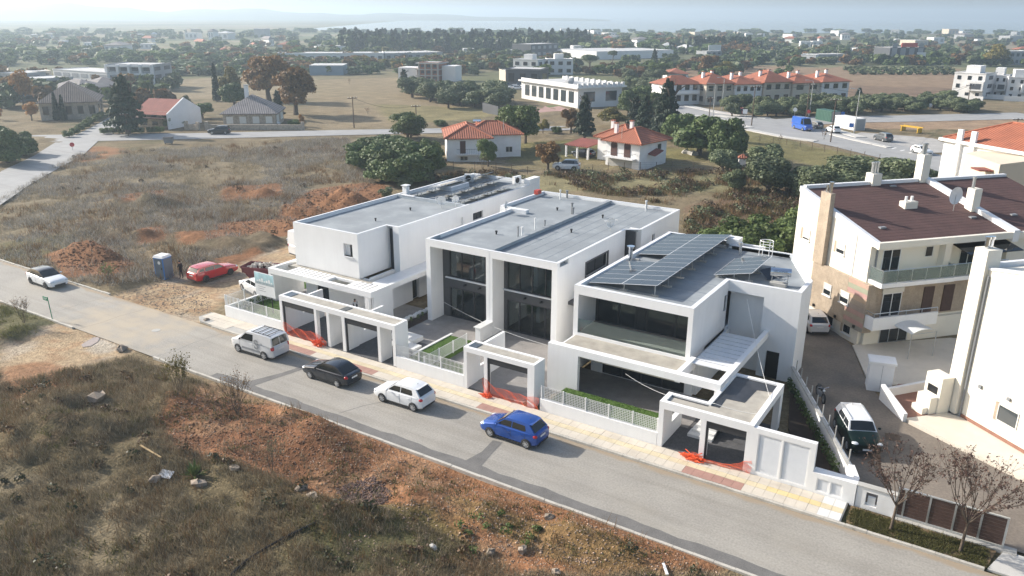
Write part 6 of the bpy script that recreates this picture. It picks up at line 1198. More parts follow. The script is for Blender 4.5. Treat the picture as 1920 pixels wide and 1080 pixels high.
belt('hedgerow', 'hedge trees along the road by the brown field', 110, (860, 1500), (112, 146), (3, 5.5), ('folive', 'fgreen', 'fbrown', 'fdark'), 8)
belt('hedgerow', 'hedge trees beyond the left brown field', 130, (300, 900), (120, 142), (3, 5), ('folive', 'fgreen', 'fbrown', 'fdark'), 10)
belt('hedgerow', 'garden trees around the left houses', 70, (-30, 330), (140, 205), (3.5, 6.5), ('fgreen', 'fdark', 'fbrown', 'folive'), 9, (.7, 1.2))
# ---------------------------------------------------------------- grass and weeds (uncountable)
def blades(P, hmin, hmax, w, nb, spread, seed, lean=.35):
    r = np.random.default_rng(seed); n = len(P); Q = np.repeat(P, nb, 0); m_ = len(Q); Q = Q+np.concatenate([r.normal(0, spread, (m_, 2)), np.zeros((m_, 1))], 1); a = r.uniform(0, 6.28, m_); d = np.stack([np.cos(a), np.sin(a), 0*a], 1)*w*(.6+.8*r.random(m_))[:, None]; h = r.uniform(hmin, hmax, m_)
    up = np.stack([r.normal(0, lean, m_)*h, r.normal(0, lean, m_)*h, h], 1); return np.stack([Q-d, Q+d, Q+up], 1).reshape(-1, 3)
def scatter(poly, n, seed, nzs=.35, thr=.45, keep_out=True):
    r = np.random.default_rng(seed); q = np.array(poly); lo, hi = q.min(0), q.max(0); P = r.uniform(lo, hi, (n, 2)); k = inpoly(poly, P[:, 0], P[:, 1]) & (fbm(P[:, 0], P[:, 1], nzs, seed+3) > thr)
    if keep_out:
        for pl in (STREET, LOTS, YARD, TRACK, RL): k &= ~inpoly(pl, P[:, 0], P[:, 1])
        k &= ~((P[:, 1] > 29.9) & (P[:, 1] < 37.1) & (P[:, 0] > -95))
    P = P[k]; return np.concatenate([P, gz(P[:, 0], P[:, 1])[:, None]], 1)
GRM = {k: leaf_mat(k+'_grass_blades', c, .2, .8) for k, c in dict(straw=[(.22, .17, .10), (.34, .28, .18), (.12, .095, .055), (.46, .40, .29)], silver=[(.32, .30, .26), (.46, .44, .40), (.17, .15, .125), (.36, .33, .28)], weed=[(.11, .12, .035), (.16, .155, .05), (.085, .085, .03), (.23, .195, .09)], rust=[(.15, .09, .045), (.24, .15, .07), (.09, .055, .032)]).items()}
def grass(name, label, key, V):
    me = mesh_np(name, V, np.arange(len(V)).reshape(-1, 3)); me.materials.append(GRM[key]); o = part(name, me, None); tag(o, label, kind='stuff')
LOTF = ppoly((-150, 640), (0, 700), (130, 690), (265, 662), (600, 787), (1000, 935), (1400, 1085), (1400, 1150), (-150, 1150)); BACKF = ppoly((-60, 400), (0, 372), (150, 288), (650, 258), (690, 300), (700, 345), (560, 440), (480, 470), (330, 520), (200, 545), (-60, 480)); LOT2 = ppoly((-150, 560), (0, 575), (115, 600), (60, 640), (-150, 650)); BEHIND = ppoly((720, 330), (1500, 318), (1500, 470), (1290, 440), (1280, 390), (1000, 345), (840, 345))
REDP = ppoly((300, 800), (380, 725), (640, 800), (1060, 965), (1380, 1085), (1000, 1085), (780, 985), (640, 960), (520, 900), (330, 855))
def notin(P, poly, f=1., seed=0): r = np.random.default_rng(seed); k = ~inpoly(poly, P[:, 0], P[:, 1]) | (r.random(len(P)) > f); return P[k]
P1 = notin(scatter(LOTF, 34000, 201, .5, .38), REDP, .86); grass('dry_grass', 'dry straw-coloured grass on the foreground lot', 'straw', blades(P1, .12, .5, .012, 9, .14, 1))
P2 = notin(scatter(LOTF, 7000, 202, .35, .53), REDP, .6); grass('weeds', 'green weeds on the foreground lot', 'weed', blades(P2, .06, .28, .022, 14, .16, 2))
P3 = notin(scatter(LOTF, 3600, 203, .4, .5), REDP, .8); grass('dry_stalks', 'rusty dry stalks on the foreground lot', 'rust', blades(P3, .25, .8, .014, 9, .16, 3))
def thin(P):
    for i, q in enumerate(REDPOLY): P = notin(P, ppoly(*q), .85, i)
    return P
P4 = thin(scatter(BACKF, 34000, 204, .12, .44)); grass('dry_grass', 'silvery dry grass on the field behind the red car', 'silver', blades(P4, .25, .75, .022, 5, .25, 4, .6))
P5 = thin(scatter(BACKF, 26000, 205, .25, .46)); grass('dry_grass', 'straw-coloured grass on the field behind the red car', 'straw', blades(P5, .15, .6, .022, 6, .25, 5))
P6 = thin(scatter(BACKF, 9000, 206, .22, .55)); grass('dry_stalks', 'rusty weeds on the dug earth banks', 'rust', blades(P6, .3, .9, .03, 8, .25, 6))
P7 = scatter(LOT2, 2200, 207, .5, .42); grass('weeds', 'green and straw weeds by the green street sign', 'weed', blades(P7, .1, .35, .02, 10, .18, 7))
P8 = scatter(BEHIND, 16000, 208, .25, .45, False); k = ~inpoly([(-53, 36), (-9, 36), (-9, 62), (-18, 73), (-53, 74)], P8[:, 0], P8[:, 1]); P8 = P8[k]; grass('dry_stalks', 'brown bramble and dry weeds behind the new houses', 'rust', blades(P8[::2], .3, 1.0, .04, 8, .35, 8)); grass('weeds', 'pale weeds behind the new houses', 'weed', blades(P8[1::2], .2, .7, .04, 8, .35, 9))
P9 = scatter([(-4.0, 37.05), (2.0, 37.05), (2.0, 38.6), (-3.9, 38.6)], 3000, 209, 1.5, .35, False); P9[:, 2] = .03; grass('weeds', 'green verge under the purple plum trees', 'weed', blades(P9, .04, .16, .02, 8, .1, 10))
struct('verge', MB().poly([(-4.0, 36.98, .06), (2.05, 36.98, .06), (2.4, 38.72, .05), (-4.1, 38.85, .05)]), mat('verge_soil', (.16, .11, .06), .95, .2, 1.5, fine=.2))
def clumps(name, label, P, lm, nl, rad, seed, size=.13):
    r = np.random.default_rng(seed); VV = []
    for i, p in enumerate(P):
        k = rad*r.uniform(.5, 1.4); V, F = leaves([(0, 0, k*.5, k, k, k*.7), (k*.5, k*.2, k*.4, k*.7, k*.7, k*.5)], nl, size, seed+i); VV.append(V+p)
    V = np.concatenate(VV); me = mesh_np(name, V, np.arange(len(V)).reshape(-1, 4)); me.materials.append(lm); tag(part(name, me, None), label, kind='stuff')
lw_ = leaf_mat('dark_weed_leaves', [(.04, .05, .02), (.07, .08, .03), (.05, .04, .025), (.11, .10, .05)], .15); lb_ = leaf_mat('bramble_leaves', [(.06, .035, .022), (.10, .055, .03), (.05, .05, .022), (.13, .08, .045)], .15)
clumps('weed_clumps', 'low dark weed clumps on the foreground lot', notin(scatter(LOTF, 150, 221, .3, .5), REDP, .8), lw_, 46, .42, 1000); clumps('weed_clumps', 'brown bramble clumps on the foreground lot', notin(scatter(LOTF, 200, 222, .3, .5), REDP, .9), lb_, 46, .45, 2000)
clumps('weed_clumps', 'brown bramble clumps on the back field', scatter(BACKF, 240, 223, .15, .56), lb_, 40, .55, 3000, .18); clumps('weed_clumps', 'dark bramble clumps behind the new houses', P8[::14], lb_, 46, .75, 4000, .22); clumps('weed_clumps', 'grey-green weed clumps behind the new houses', P8[7::26], L_['olive'], 46, .8, 5000, .22)
clumps('weed_clumps', 'bright green weed tufts on the lower soil', scatter(ppoly((820, 930), (1100, 1000), (1330, 1080), (1000, 1080), (700, 990)), 70, 224, .5, .5, False), L_['green'], 50, .3, 6000, .1)
# --- shrubs and bare saplings standing alone
def sapling(px, py, hpx, label, seed, leafn=0, lm='olive', name='sapling', spread=.3, depth=3, pos=None, lsz=.1, r0=.006, n=3, stems=7):
    p = gat(px, py) if pos is None else pos; h = hpx*pxm(p); rnd = random.Random(seed); mb = MB()
    for k in range(stems): a = k*6.283/stems+rnd.random(); branch_mb(mb, Vector((.04*math.cos(a), .04*math.sin(a), -.1)), Vector((math.cos(a)*rnd.uniform(.1, .4), math.sin(a)*rnd.uniform(.1, .4), 1)).normalized(), h*.36, max(r0*h, .014), depth, rnd, spread, n)
    me = mesh_mb('trunk', mb); me.materials.append(M['bark'])
    t = thing(name, label, 'tree', p); part('branches', me, None, t)
    if leafn:
        a = np.array(mb.v); a = a[a[:, 2] > h*.35]; rr = np.random.default_rng(seed); q = a[rr.integers(len(a), size=leafn)]+rr.normal(0, .05*h*.3, (leafn, 3)); d = rr.normal(size=(leafn, 2, 3)); d /= np.linalg.norm(d, axis=2)[..., None]; d *= lsz*.5
        V = np.stack([q-d[:, 0], q-d[:, 1], q+d[:, 0], q+d[:, 1]], 1).reshape(-1, 3); lm_ = mesh_np('leaves', V, np.arange(len(V)).reshape(-1, 4)); lm_.materials.append(L_[lm]); part('leaves', lm_, None, t)
    return t
sapling(338, 735, 84, 'sparse yellow-green sapling by the near kerb', 3, 900, 'yellow', lsz=.10); sapling(446, 778, 98, 'bare brown sapling before the silver van', 4, 380, 'brown', lsz=.08, stems=9); sapling(510, 885, 90, 'faint leafless sapling on the red soil mound', 5, 260, 'olive', lsz=.06, stems=4); sapling(45, 605, 62, 'dry stalky bush left of the green street sign', 6, 260, 'brown', spread=.35, lsz=.07); sapling(205, 530, 46, 'scrubby sapling behind the white hatchback at left', 7, 300, 'green', spread=.4); sapling(905, 318, 40, 'thin twiggy tree before the left villa', 8, 60, 'yellow', depth=2)
for i, (x, y, h) in enumerate(((1462, 270, 22), (1545, 262, 24), (690, 214, 18), (655, 158, 14), (1400, 300, 16))): sapling(x, y, h, ['twiggy sapling on the verge before the blue van', 'reddish twiggy sapling by the avenue fence', 'bare sapling on the brown field by the pole', 'bare sapling in the far brown field', 'twiggy bush at the villa fence'][i], 30+i, 40, 'brown', depth=2, lsz=.2, stems=4)
def plum(x, y, h, label, seed, ln):
    p = np.array([x, y, .05]); rnd = random.Random(seed); mb = MB(); mb.cyl((0, 0, -.1), (.06, 0, h*.27), .075, .055, 8); top = Vector((.06, 0, h*.27))
    for i in range(9): a = i*.7; branch_mb(mb, top, Vector((math.cos(a)*.62, math.sin(a)*.62, 1)).normalized(), h*.27, .03, 3, rnd, .32, 3)
    me = mesh_mb('branches', mb); me.materials.append(M['bark']); t = thing('plum_tree', label, 'tree', p); part('branches', me, None, t); a = np.array(mb.v); a = a[a[:, 2] > h*.4]; rr = np.random.default_rng(seed); q = a[rr.integers(len(a), size=ln)]+rr.normal(0, .06, (ln, 3)); d = rr.normal(size=(ln, 2, 3)); d /= np.linalg.norm(d, axis=2)[..., None]; d *= .05
    V = np.stack([q-d[:, 0], q-d[:, 1], q+d[:, 0], q+d[:, 1]], 1).reshape(-1, 3); lm_ = mesh_np('leaves', V, np.arange(len(V)).reshape(-1, 4)); lm_.materials.append(L_['plum']); part('leaves', lm_, None, t)
plum(-2.06, 37.75, 5.0, 'smaller purple plum tree left of the pair before the gate', 5, 1400); plum(.95, 37.7, 5.7, 'larger purple plum tree right of the pair before the gate', 6, 1700)
# agave-like dark plant and hedge plants
ag = gat(365, 893); t = thing('agave', 'dark spiky agave on the red soil mound', 'plant', ag); rnd = random.Random(2)
for k in range(46):
    a = rnd.uniform(0, 6.28); e = rnd.uniform(.15, 1.35); L = rnd.uniform(.6, 1.1); d = Vector((math.cos(a)*math.cos(e), math.sin(a)*math.cos(e), math.sin(e))); s_ = Vector((-math.sin(a), math.cos(a), 0))*.06; part('leaf', MB().add([-s_, s_, d*L*.6+s_*.9, d*L-Vector((0, 0, .08)), d*L*.6-s_*.9], [(0, 1, 2, 3, 4)]), L_['dark'], t, world=False)
p0 = Vector((-10.0, 50.8)); p1 = Vector((-5.0, 41.2)); 
for k in range(26):
    q = p0.lerp(p1, k/25); V, F = leaves([(0, 0, .35, .16, .16, .3), (.05, .05, .6, .12, .12, .25)], 46, .13, 300+k); 
    me = mesh_np('foliage', V, F); me.materials.append(L_['dark']); t = thing('hedge_plant', 'small dark hedge plant along the driveway wall', 'plant', (q.x-.35, q.y-.1, .12), 0, 'hedge plants along the driveway wall'); part('foliage', me, None, t); part('stem', MB().cyl((0, 0, -.02), (0, 0, .5), .015, .01, 5), M['bark'], t, world=False)
for k in range(9):
    V, F = leaves([(0, 0, .3, .14, .14, .28)], 40, .1, 340+k); me = mesh_np('foliage', V, F); me.materials.append(L_['dark']); t = thing('hedge_plant', 'small plant in the bed beside the stone border', 'plant', (-38.9+.1*(k % 2), 44.5+k*.7, .2), 0, 'plants beside the stone border'); part('foliage', me, None, t); part('stem', MB().cyl((0, 0, -.02), (0, 0, .4), .015, .01, 5), M['bark'], t, world=False)
for k in range(6):
    V, F = leaves([(0, 0, .35, .2, .2, .35)], 60, .12, 360+k); me = mesh_np('foliage', V, F); me.materials.append(L_['olive']); t = thing('garden_shrub', 'young shrub inside the left picket fence', 'shrub', (-52.3, 39.8+k*.7, .38), 0, 'young shrubs by the left picket fence'); part('foliage', me, None, t); part('stem', MB().cyl((0, 0, -.02), (0, 0, .4), .015, .01, 5), M['bark'], t, world=False)
# ================================================================ vehicles
def paint(name, c, rough=.28, metal=0.): return mat(name, c, rough, .02, 3, metal=metal, coat=.8)
P_ = dict(blue=paint('blue_car_paint', (.012, .075, .34), .25, .35), white=paint('white_car_paint', (.74, .75, .75)), dark=paint('dark_blue_car_paint', (.014, .019, .028), .2, .2), silver=paint('silver_car_paint', (.62, .63, .64), .35, .25), red=paint('red_car_paint', (.46, .012, .018), .22), green=mat('dark_green_car_paint', (.003, .011, .008), .3, .02, 3, spec=.3), black=paint('black_car_paint', (.01, .01, .011)), vblue=paint('blue_van_paint', (.02, .10, .42)), grey=paint('grey_car_paint', (.10, .11, .12), .3, .4))
KIND = dict(hatch=dict(L=3.95, W=1.70, H=1.50, wb=2.51, fa=1.18, r=.30, hood=.74, cowl=(.92, .99), wt=.22, rr=-1.42, rb=(-1.84, 1.02), xb=-.28, xc=-1.2),
            lift=dict(L=4.25, W=1.71, H=1.40, wb=2.54, fa=1.25, r=.29, hood=.70, cowl=(.85, .93), wt=.10, rr=-1.15, rb=(-1.88, .98), xb=-.35, xc=-1.15),
            corolla=dict(L=4.37, W=1.79, H=1.44, wb=2.64, fa=1.30, r=.32, hood=.76, cowl=(.95, .95), wt=.12, rr=-1.40, rb=(-1.98, 1.02), xb=-.32, xc=-1.25),
            wagon=dict(L=4.6, W=1.80, H=1.47, wb=2.65, fa=1.30, r=.32, hood=.76, cowl=(.95, .96), wt=.15, rr=-1.85, rb=(-2.18, 1.02), xb=-.30, xc=-1.25, xq=-1.95),
            mini=dict(L=4.1, W=1.80, H=1.56, wb=2.60, fa=1.30, r=.33, hood=.88, cowl=(.92, 1.08), wt=.42, rr=-1.72, rb=(-1.95, 1.08), xb=-.25, xc=-1.2),
            van=dict(L=4.38, W=1.81, H=1.82, wb=2.73, fa=1.42, r=.32, hood=.95, cowl=(1.30, 1.14), wt=.55, rr=-2.02, rb=(-2.14, 1.12), xb=-.25, xc=None),
            suv=dict(L=4.45, W=1.82, H=1.68, wb=2.65, fa=1.32, r=.36, hood=.92, cowl=(.95, 1.10), wt=.30, rr=-1.75, rb=(-2.08, 1.12), xb=-.32, xc=-1.35),
            panel=dict(L=6.2, W=2.0, H=2.7, wb=3.7, fa=2.05, r=.36, hood=1.10, cowl=(2.45, 1.35), wt=1.65, rr=-2.98, rb=(-3.06, 1.3), xb=.95, xc=None))
wheel_me = {}
def wheel_mesh(r, dark):
    k = (round(r, 2), dark)
    if k in wheel_me: return wheel_me[k]
    t = MB(); n = 22; prof = ((-.10, .62), (-.10, .92), (-.07, 1.0), (.07, 1.0), (.10, .92), (.10, .66))
    t.grid([[(rr*r*math.cos(a), y, rr*r*math.sin(a)) for y, rr in prof] for a in np.linspace(0, 6.28319, n+1)])
    tm_ = mesh_mb('tyre', t); smooth(tm_, 40); tm_.materials.append(M['rubber'])
    q = MB(); q.cyl((0, .05, 0), (0, .06, 0), r*.67, r*.67, 20)
    for i in range(7): a = i*6.283/7; q.bar((0, .085, 0), (r*.64*math.cos(a), .075, r*.64*math.sin(a)), .055, .05)
    q.cyl((0, .06, 0), (0, .10, 0), r*.16, r*.14, 10); rim = []
    q.grid([[(rr*r*math.cos(a), y, rr*r*math.sin(a)) for y, rr in ((.06, .60), (.095, .62), (.10, .68), (.06, .70))] for a in np.linspace(0, 6.28319, 21)])
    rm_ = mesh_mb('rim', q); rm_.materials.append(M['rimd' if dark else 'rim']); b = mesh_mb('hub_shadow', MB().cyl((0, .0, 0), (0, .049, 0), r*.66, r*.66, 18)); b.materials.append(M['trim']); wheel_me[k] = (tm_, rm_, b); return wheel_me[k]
def car(name, label, kind, pm, pos=None, head=0., F=None, Rr=None, roofm=None, dark=False, cat='car', group=None, detail=True, plate='', side=1):
    K = KIND[kind]; L, W, H = K['L'], K['W'], K['H']; w0 = W/2; pm = P_[pm]; roofm = P_[roofm] if roofm else pm
    if F is not None:
        f, b = at(*F)[:2], at(*Rr)[:2]; d = (f-b)/np.hypot(*(f-b)); head = math.atan2(d[1], d[0]); n = np.array([-d[1], d[0]]); mid = (f+b)/2
        if np.dot(n, mid) < 0: n = -n
        pos = mid+n*(w0-.10)-d*(K['fa']-K['wb']/2)
    t = thing(name, label, cat, (pos[0], pos[1], pos[2] if len(pos) > 2 else .01), head, group)
    cx, cz = K['cowl']; rbx, rbz = K['rb']; zb = .19
    deck = [(-L/2, rbz-.10), (-L/2+.06, rbz-.02), (rbx, rbz), (0, (rbz+cz)/2-.01), (cx, cz), (L/2-.32, K['hood']+.06), (L/2-.08, K['hood']-.03), (L/2, K['hood']-.14)]
    xs = sorted(set(list(np.linspace(-L/2, L/2, 21))+[-L/2+.05, -L/2+.12, L/2-.05, L/2-.12, cx, rbx])); rings = []
    def hw(x): u = abs(x)/(L/2); return w0*(1-.10*u**5-.06*max(0, u-.93)/.07)
    for x in xs:
        zd = float(np.interp(x, [q[0] for q in deck], [q[1] for q in deck])); w = hw(x); u = abs(x)/(L/2); z0 = zb+.10*max(0, u-.85)/.15; cr = .035 if x > cx else .0
        half = [(0, z0), (w-.14, z0), (w-.03, z0+.09), (w, z0+(zd-z0)*.5), (w-.012, z0+(zd-z0)*.72), (w-.05, zd-.06), (w-.12, zd-.012), (w*.5, zd+cr*.8), (0, zd+cr)]
        rings.append([(x, y, z) for y, z in half]+[(x, -y, z) for y, z in half[-2::-1]])
    mb = MB().grid(rings); n0 = len(rings[0]); mb.f.append(tuple(range(n0-1))); k0 = (len(rings)-1)*n0; mb.f.append(tuple(k0+i for i in range(n0-2, -1, -1)))
    me = mesh_mb('body', mb); smooth(me, 32); body = part('body', me, pm, t, world=False)
    # cabin
    wb_, wt_ = hw(0)-.10, hw(0)-.10-.20*(H-cz)/.5*.75; Hr = H-.045
    if kind in ('van', 'panel'): wb_ = hw(0)-.035; wt_ = wb_-.11
    zx = lambda z: wb_+(wt_-wb_)*(z-cz)/(H-cz)
    prof = [(cx, cz-.02), (K['wt'], Hr-.02), (K['wt']-.25, H-.012), ((K['wt']+K['rr'])/2, H), (K['rr']+.25, H-.02), (K['rr'], Hr-.03), (rbx, rbz-.02)]
    rows_ = [[(x, y*zx(z), z+(.035*(1-y*y) if 0 < i < 6 else 0)) for y in (-1, -.85, -.45, 0, .45, .85, 1)] for i, (x, z) in enumerate(prof)]
    mb = MB().grid(rows_); 
    for s in (-1, 1): mb.poly([(x, s*zx(z), z) for x, z in (prof if s > 0 else prof[::-1])])
    me = mesh_mb('cabin', mb); smooth(me, 28); part('cabin', me, roofm, t, world=False)
    def lerp(a, b, k): return a+(b-a)*k
    def pane(nm, x0, z0, x1, z1, kx=.9, off=.01, cols=((-1, 1),)):
        for c0, c1 in cols:
            d = Vector((x1-x0, 0, z1-z0)); nrm = Vector((-(z1-z0), 0, x1-x0)).normalized()
            if nrm.x*(1 if x0 > 0 else -1) < 0: nrm = -nrm
            a, b_ = Vector((x0, 0, z0))+d*.07+nrm*off, Vector((x0, 0, z0))+d*.92+nrm*off; 
            ya, yb = zx(a.z)*kx, zx(b_.z)*kx; g = [[(p.x-.0, y*lerp(c0, c1, i/6), p.z+.034*(1-(lerp(c0, c1, i/6)*kx)**2)*q_) for i in range(7)] for p, y, q_ in ((a, ya, .08), (Vector(lerp(a, b_, .5)), (ya+yb)/2, .5), (b_, yb, .92))]
            part(nm, MB().grid(g), M['carglass'], t, world=False)
    pane('windshield', cx, cz, K['wt'], Hr)
    pane('rear_window', rbx, rbz, K['rr'], Hr-.03, .86 if kind not in ('van',) else .84, .012, ((-1, 1),) if kind != 'van' else ((-1, -.04), (.04, 1))) if kind != 'panel' else None
    xf = lambda z: lerp(cx, K['wt'], (z-cz)/(Hr-cz)); xr = lambda z: lerp(rbx, K['rr'], (z-rbz)/(Hr-.03-rbz)); z0, z1 = cz+.035, H-.155
    spans = [('f', K['xb']+.03)]
    for s in (-1, 1):
        q = lambda x, z: (x, s*(zx(z)+.006), z)
        a = [q(xf(z0)-.16, z0), q(xf(z1)-.12, z1), q(K['xb']+.03, z1+.02), q(K['xb']+.03, z0)]; part('side_window', MB().poly(a if s < 0 else a[::-1]), M['carglass'], t, world=False)
        if K['xc'] is not None:
            xe = K['xc']; xe1 = max(xe, xr(z1)+.1); a = [q(K['xb']-.03, z0), q(K['xb']-.03, z1+.02), q(xe1+.06, z1), q(xe-.05, z0+.06), q(xe+.02, z0)]; part('side_window', MB().poly(a if s < 0 else a[::-1]), M['carglass'], t, world=False)
        if 'xq' in K: a = [q(K['xc']-.12, z0+.05), q(K['xc']-.10, z1), q(K['xq']+.25, z1-.03), q(K['xq']+.02, z0+.10)]; part('side_window', MB().poly(a if s < 0 else a[::-1]), M['carglass'], t, world=False)
        # wheels
        for xa in (K['fa'], K['fa']-K['wb']):
            w = hw(xa); ty, rm_, hb = wheel_mesh(K['r'], dark); ar = MB(); nA = 14; pts = [(xa+K['r']*1.13*math.cos(a), s*(w+.004), max(K['r']+K['r']*1.13*math.sin(a), .2)) for a in np.linspace(-.5, 3.64, nA)]; ar.poly(pts if s < 0 else pts[::-1]); part('wheel_arch_shade', ar, M['trim'], t, world=False)  # black sheet stands in for the shade in the wheel-arch gap
            wo = part('wheel', ty, None, t, loc=(xa, s*(w-.072), K['r'])); wo.rotation_euler = (0, 0, 0 if s > 0 else math.pi)
            part('rim', rm_, None, wo); part('hub_shade', hb, None, wo)  # last disc is black to stand in for shade behind the rim
        part('headlamp', MB().ell((L/2-.20, s*(hw(L/2-.2)-.2), K['hood']-.07), .21, .205, .085, 12, 6), M['lamp_clear'], t, world=False, sm=60)
        part('tail_lamp', MB().ell((-L/2+.13, s*(hw(-L/2+.13)-.12), rbz-.17), .16, .135, .12 if kind not in ('van', 'panel') else .22, 10, 6), M['lamp_red'], t, world=False, sm=60)
        part('mirror', MB().ell((cx-.28, s*(w0+.09), cz+.08), .07, .11, .075, 8, 5), pm if kind not in ('van', 'panel', 'lift') else M['trim'], t, world=False, sm=60)
        part('sill', MB().box(-L/2+.95, L/2-1.05, s*(w0-.012), s*(w0-.10), .17, .235), M['trim'], t, world=False)
        if detail:
            for xx in ([K['xb']]+([K['xc']-.02] if K['xc'] else [])+[cx-.10]):
                w = hw(xx); zd = float(np.interp(xx, [q_[0] for q_ in deck], [q_[1] for q_ in deck])); pl = [(xx, s*(w-.028), zb+.10), (xx, s*(w+.002), zb+(zd-zb)*.5), (xx, s*(w-.010), zb+(zd-zb)*.72), (xx, s*(w-.048), zd-.06)]; part('door_seam', MB().tube(pl, .006, 4), M['trim'], t, world=False)
            for xx in (K['xb']+.10, (K['xc'] or K['xb']-.9)+.16): part('door_handle', MB().box(xx, xx+.16, s*(hw(0)-.025), s*(hw(0)+.016), cz-.20, cz-.165), pm, t, world=False)
    part('front_grille', MB().box(L/2-.06, L/2+.006, -w0*.55, w0*.55, .27, .44), M['trim'], t, world=False); part('rear_bumper_trim', MB().box(-L/2-.006, -L/2+.06, -w0*.72, w0*.72, .24, .36), M['trim'], t, world=False)
    part('licence_plate', MB().box(L/2+.007, L/2+.016, -.26, .26, .45, .56), M['plate'], t, world=False); part('licence_plate', MB().box(-L/2-.014, -L/2-.004, -.26, .26, rbz-.34, rbz-.23), M['plate'], t, world=False)
    if kind in ('hatch', 'corolla', 'wagon', 'mini', 'suv'): part('spoiler', MB().box(K['rr']-.12, K['rr']+.1, -wt_*.92, wt_*.92, H-.075, H-.045), roofm, t, world=False)
    part('roof_antenna', MB().cyl((K['rr']+.35, 0, H), (K['rr']+.2, 0, H+.14), .012, .006, 5), M['trim'], t, world=False)
    return t
car('blue_hatchback', 'metallic blue hatchback parked by the middle portal', 'hatch', 'blue', F=(920, 818), Rr=(987.2, 840.6))
car('white_hatchback', 'white hatchback parked behind the blue car', 'hatch', 'white', F=(718.6, 753), Rr=(775.5, 771))
car('dark_hatchback', 'old dark blue hatchback between the silver van and the white hatchback', 'lift', 'dark', F=(584, 709.2), Rr=(633.3, 725.6))
vn = car('silver_van', 'silver delivery van with a large grey letter S and roof bars', 'van', 'silver', F=(449.5, 659.6), Rr=(496.6, 674.2), cat='van')
for k in range(4): part('roof_bar', MB().bar((-.1-k*.5, -.62, 1.90), (-.1-k*.5, .62, 1.90), .05, .04), M['trim'], vn, world=False)
for s in (-1, 1): part('roof_rail', MB().bar((.1, s*.62, 1.875), (-1.9, s*.62, 1.875), .035, .035), M['trim'], vn, world=False); part('side_moulding', MB().box(-.95, .95, s*.898, s*.912, .46, .62), M['greypipe'], vn, world=False)
mw = Matrix.Rotation(math.pi, 4, 'Z') @ Matrix.Rotation(math.pi/2, 4, 'X'); mw.translation = (-.62, .925, 1.02); text(vn, 'S', 1.0, mw, M['greypipe'], 'letter_mark', bold=.035); mw = mw.copy(); mw.translation = (-1.2, .915, 1.2); text(vn, 'L', .25, mw, M['greypipe'], 'letter_mark')
car('white_hatchback', 'white hatchback with black roof and grille facing the dirt yard', 'corolla', 'white', F=(87.5, 541.5), Rr=(60.5, 532), dark=True, roofm='black')
car('red_estate_car', 'red estate car parked by the portable toilet', 'wagon', 'red', F=(429.7, 516.3), Rr=(388.8, 528.3), dark=True)
mn = car('green_compact_car', 'dark green compact car with white roof on the driveway', 'mini', 'green', pos=(-5.2, 46.15), head=math.atan2(-.90, .44), roofm='white')
for s in (-1, 1): part('roof_rail', MB().tube([(.35, s*.55, 1.55), (.2, s*.55, 1.61), (-1.4, s*.55, 1.61), (-1.55, s*.55, 1.55)], .02), M['metal'], mn, world=False)
car('silver_hatchback', 'silver hatchback at the back of the driveway', 'hatch', 'silver', pos=(-11.75, 63.4), head=math.atan2(.86, -.5))
car('black_car', 'black car under the villa carport', 'corolla', 'black', pos=(*at(1094, 294)[:2],), head=R_(171), detail=False)
car('white_van', 'white van with red stripe half hidden behind the left house', 'panel', 'white', pos=(*at(598, 471)[:2],), head=R_(80), cat='van', detail=False)
car('white_car', 'white car half hidden behind the billboard', 'corolla', 'white', pos=(-55.6, 44.6), head=R_(165), detail=False)
for i, (nm, lab, kd, pm_, x, y, hd, ct) in enumerate((('blue_van', 'bright blue panel van on the avenue', 'panel', 'vblue', 1503, 243, -48, 'van'), ('white_car', 'white car on the avenue behind the blue van', 'hatch', 'white', 1561, 248, 130, 'car'), ('dark_suv', 'dark grey sport utility car on the avenue', 'suv', 'grey', 1655, 264, 132, 'car'), ('white_car', 'white car nearest the maroon-roofed block on the avenue', 'corolla', 'white', 1727, 288, -48, 'car'), ('red_car', 'dark red car at the junction below the olive grove', 'suv', 'red', 1383, 214, 140, 'car'), ('silver_car', 'silver car passing the lamp post at the junction', 'corolla', 'silver', 1322, 231, -45, 'car'), ('dark_car', 'dark car beside the blue van', 'hatch', 'grey', 1528, 240, 140, 'car'), ('dark_suv', 'black sport utility car parked on the back road', 'suv', 'black', 412, 251, -140, 'car'), ('silver_car', 'silver car in the yard of the grey-roofed house', 'hatch', 'silver', 434, 237, 130, 'car'), ('silver_van', 'grey van behind the wall of the grey-roofed house', 'van', 'silver', 507, 237, 45, 'van'))): car(nm, lab, kd, pm_, pos=at(x, y)[:2], head=R_(hd), detail=False, cat=ct)
r = random.Random(9)
for k in range(8): car('parked_car', 'tiny pale car in the car park left of the white hall', 'hatch', r.choice(('white', 'white', 'silver', 'grey')), pos=at(945+r.uniform(0, 48), 160+r.uniform(0, 14))[:2], head=r.uniform(0, 6), detail=False, group='cars in the car park by the white hall')
jp = car('old_jeep', 'old white jeep with brown top on the villa lawn', 'suv', 'white', pos=at(1062, 318)[:2], head=R_(200), detail=False, roofm='grey')
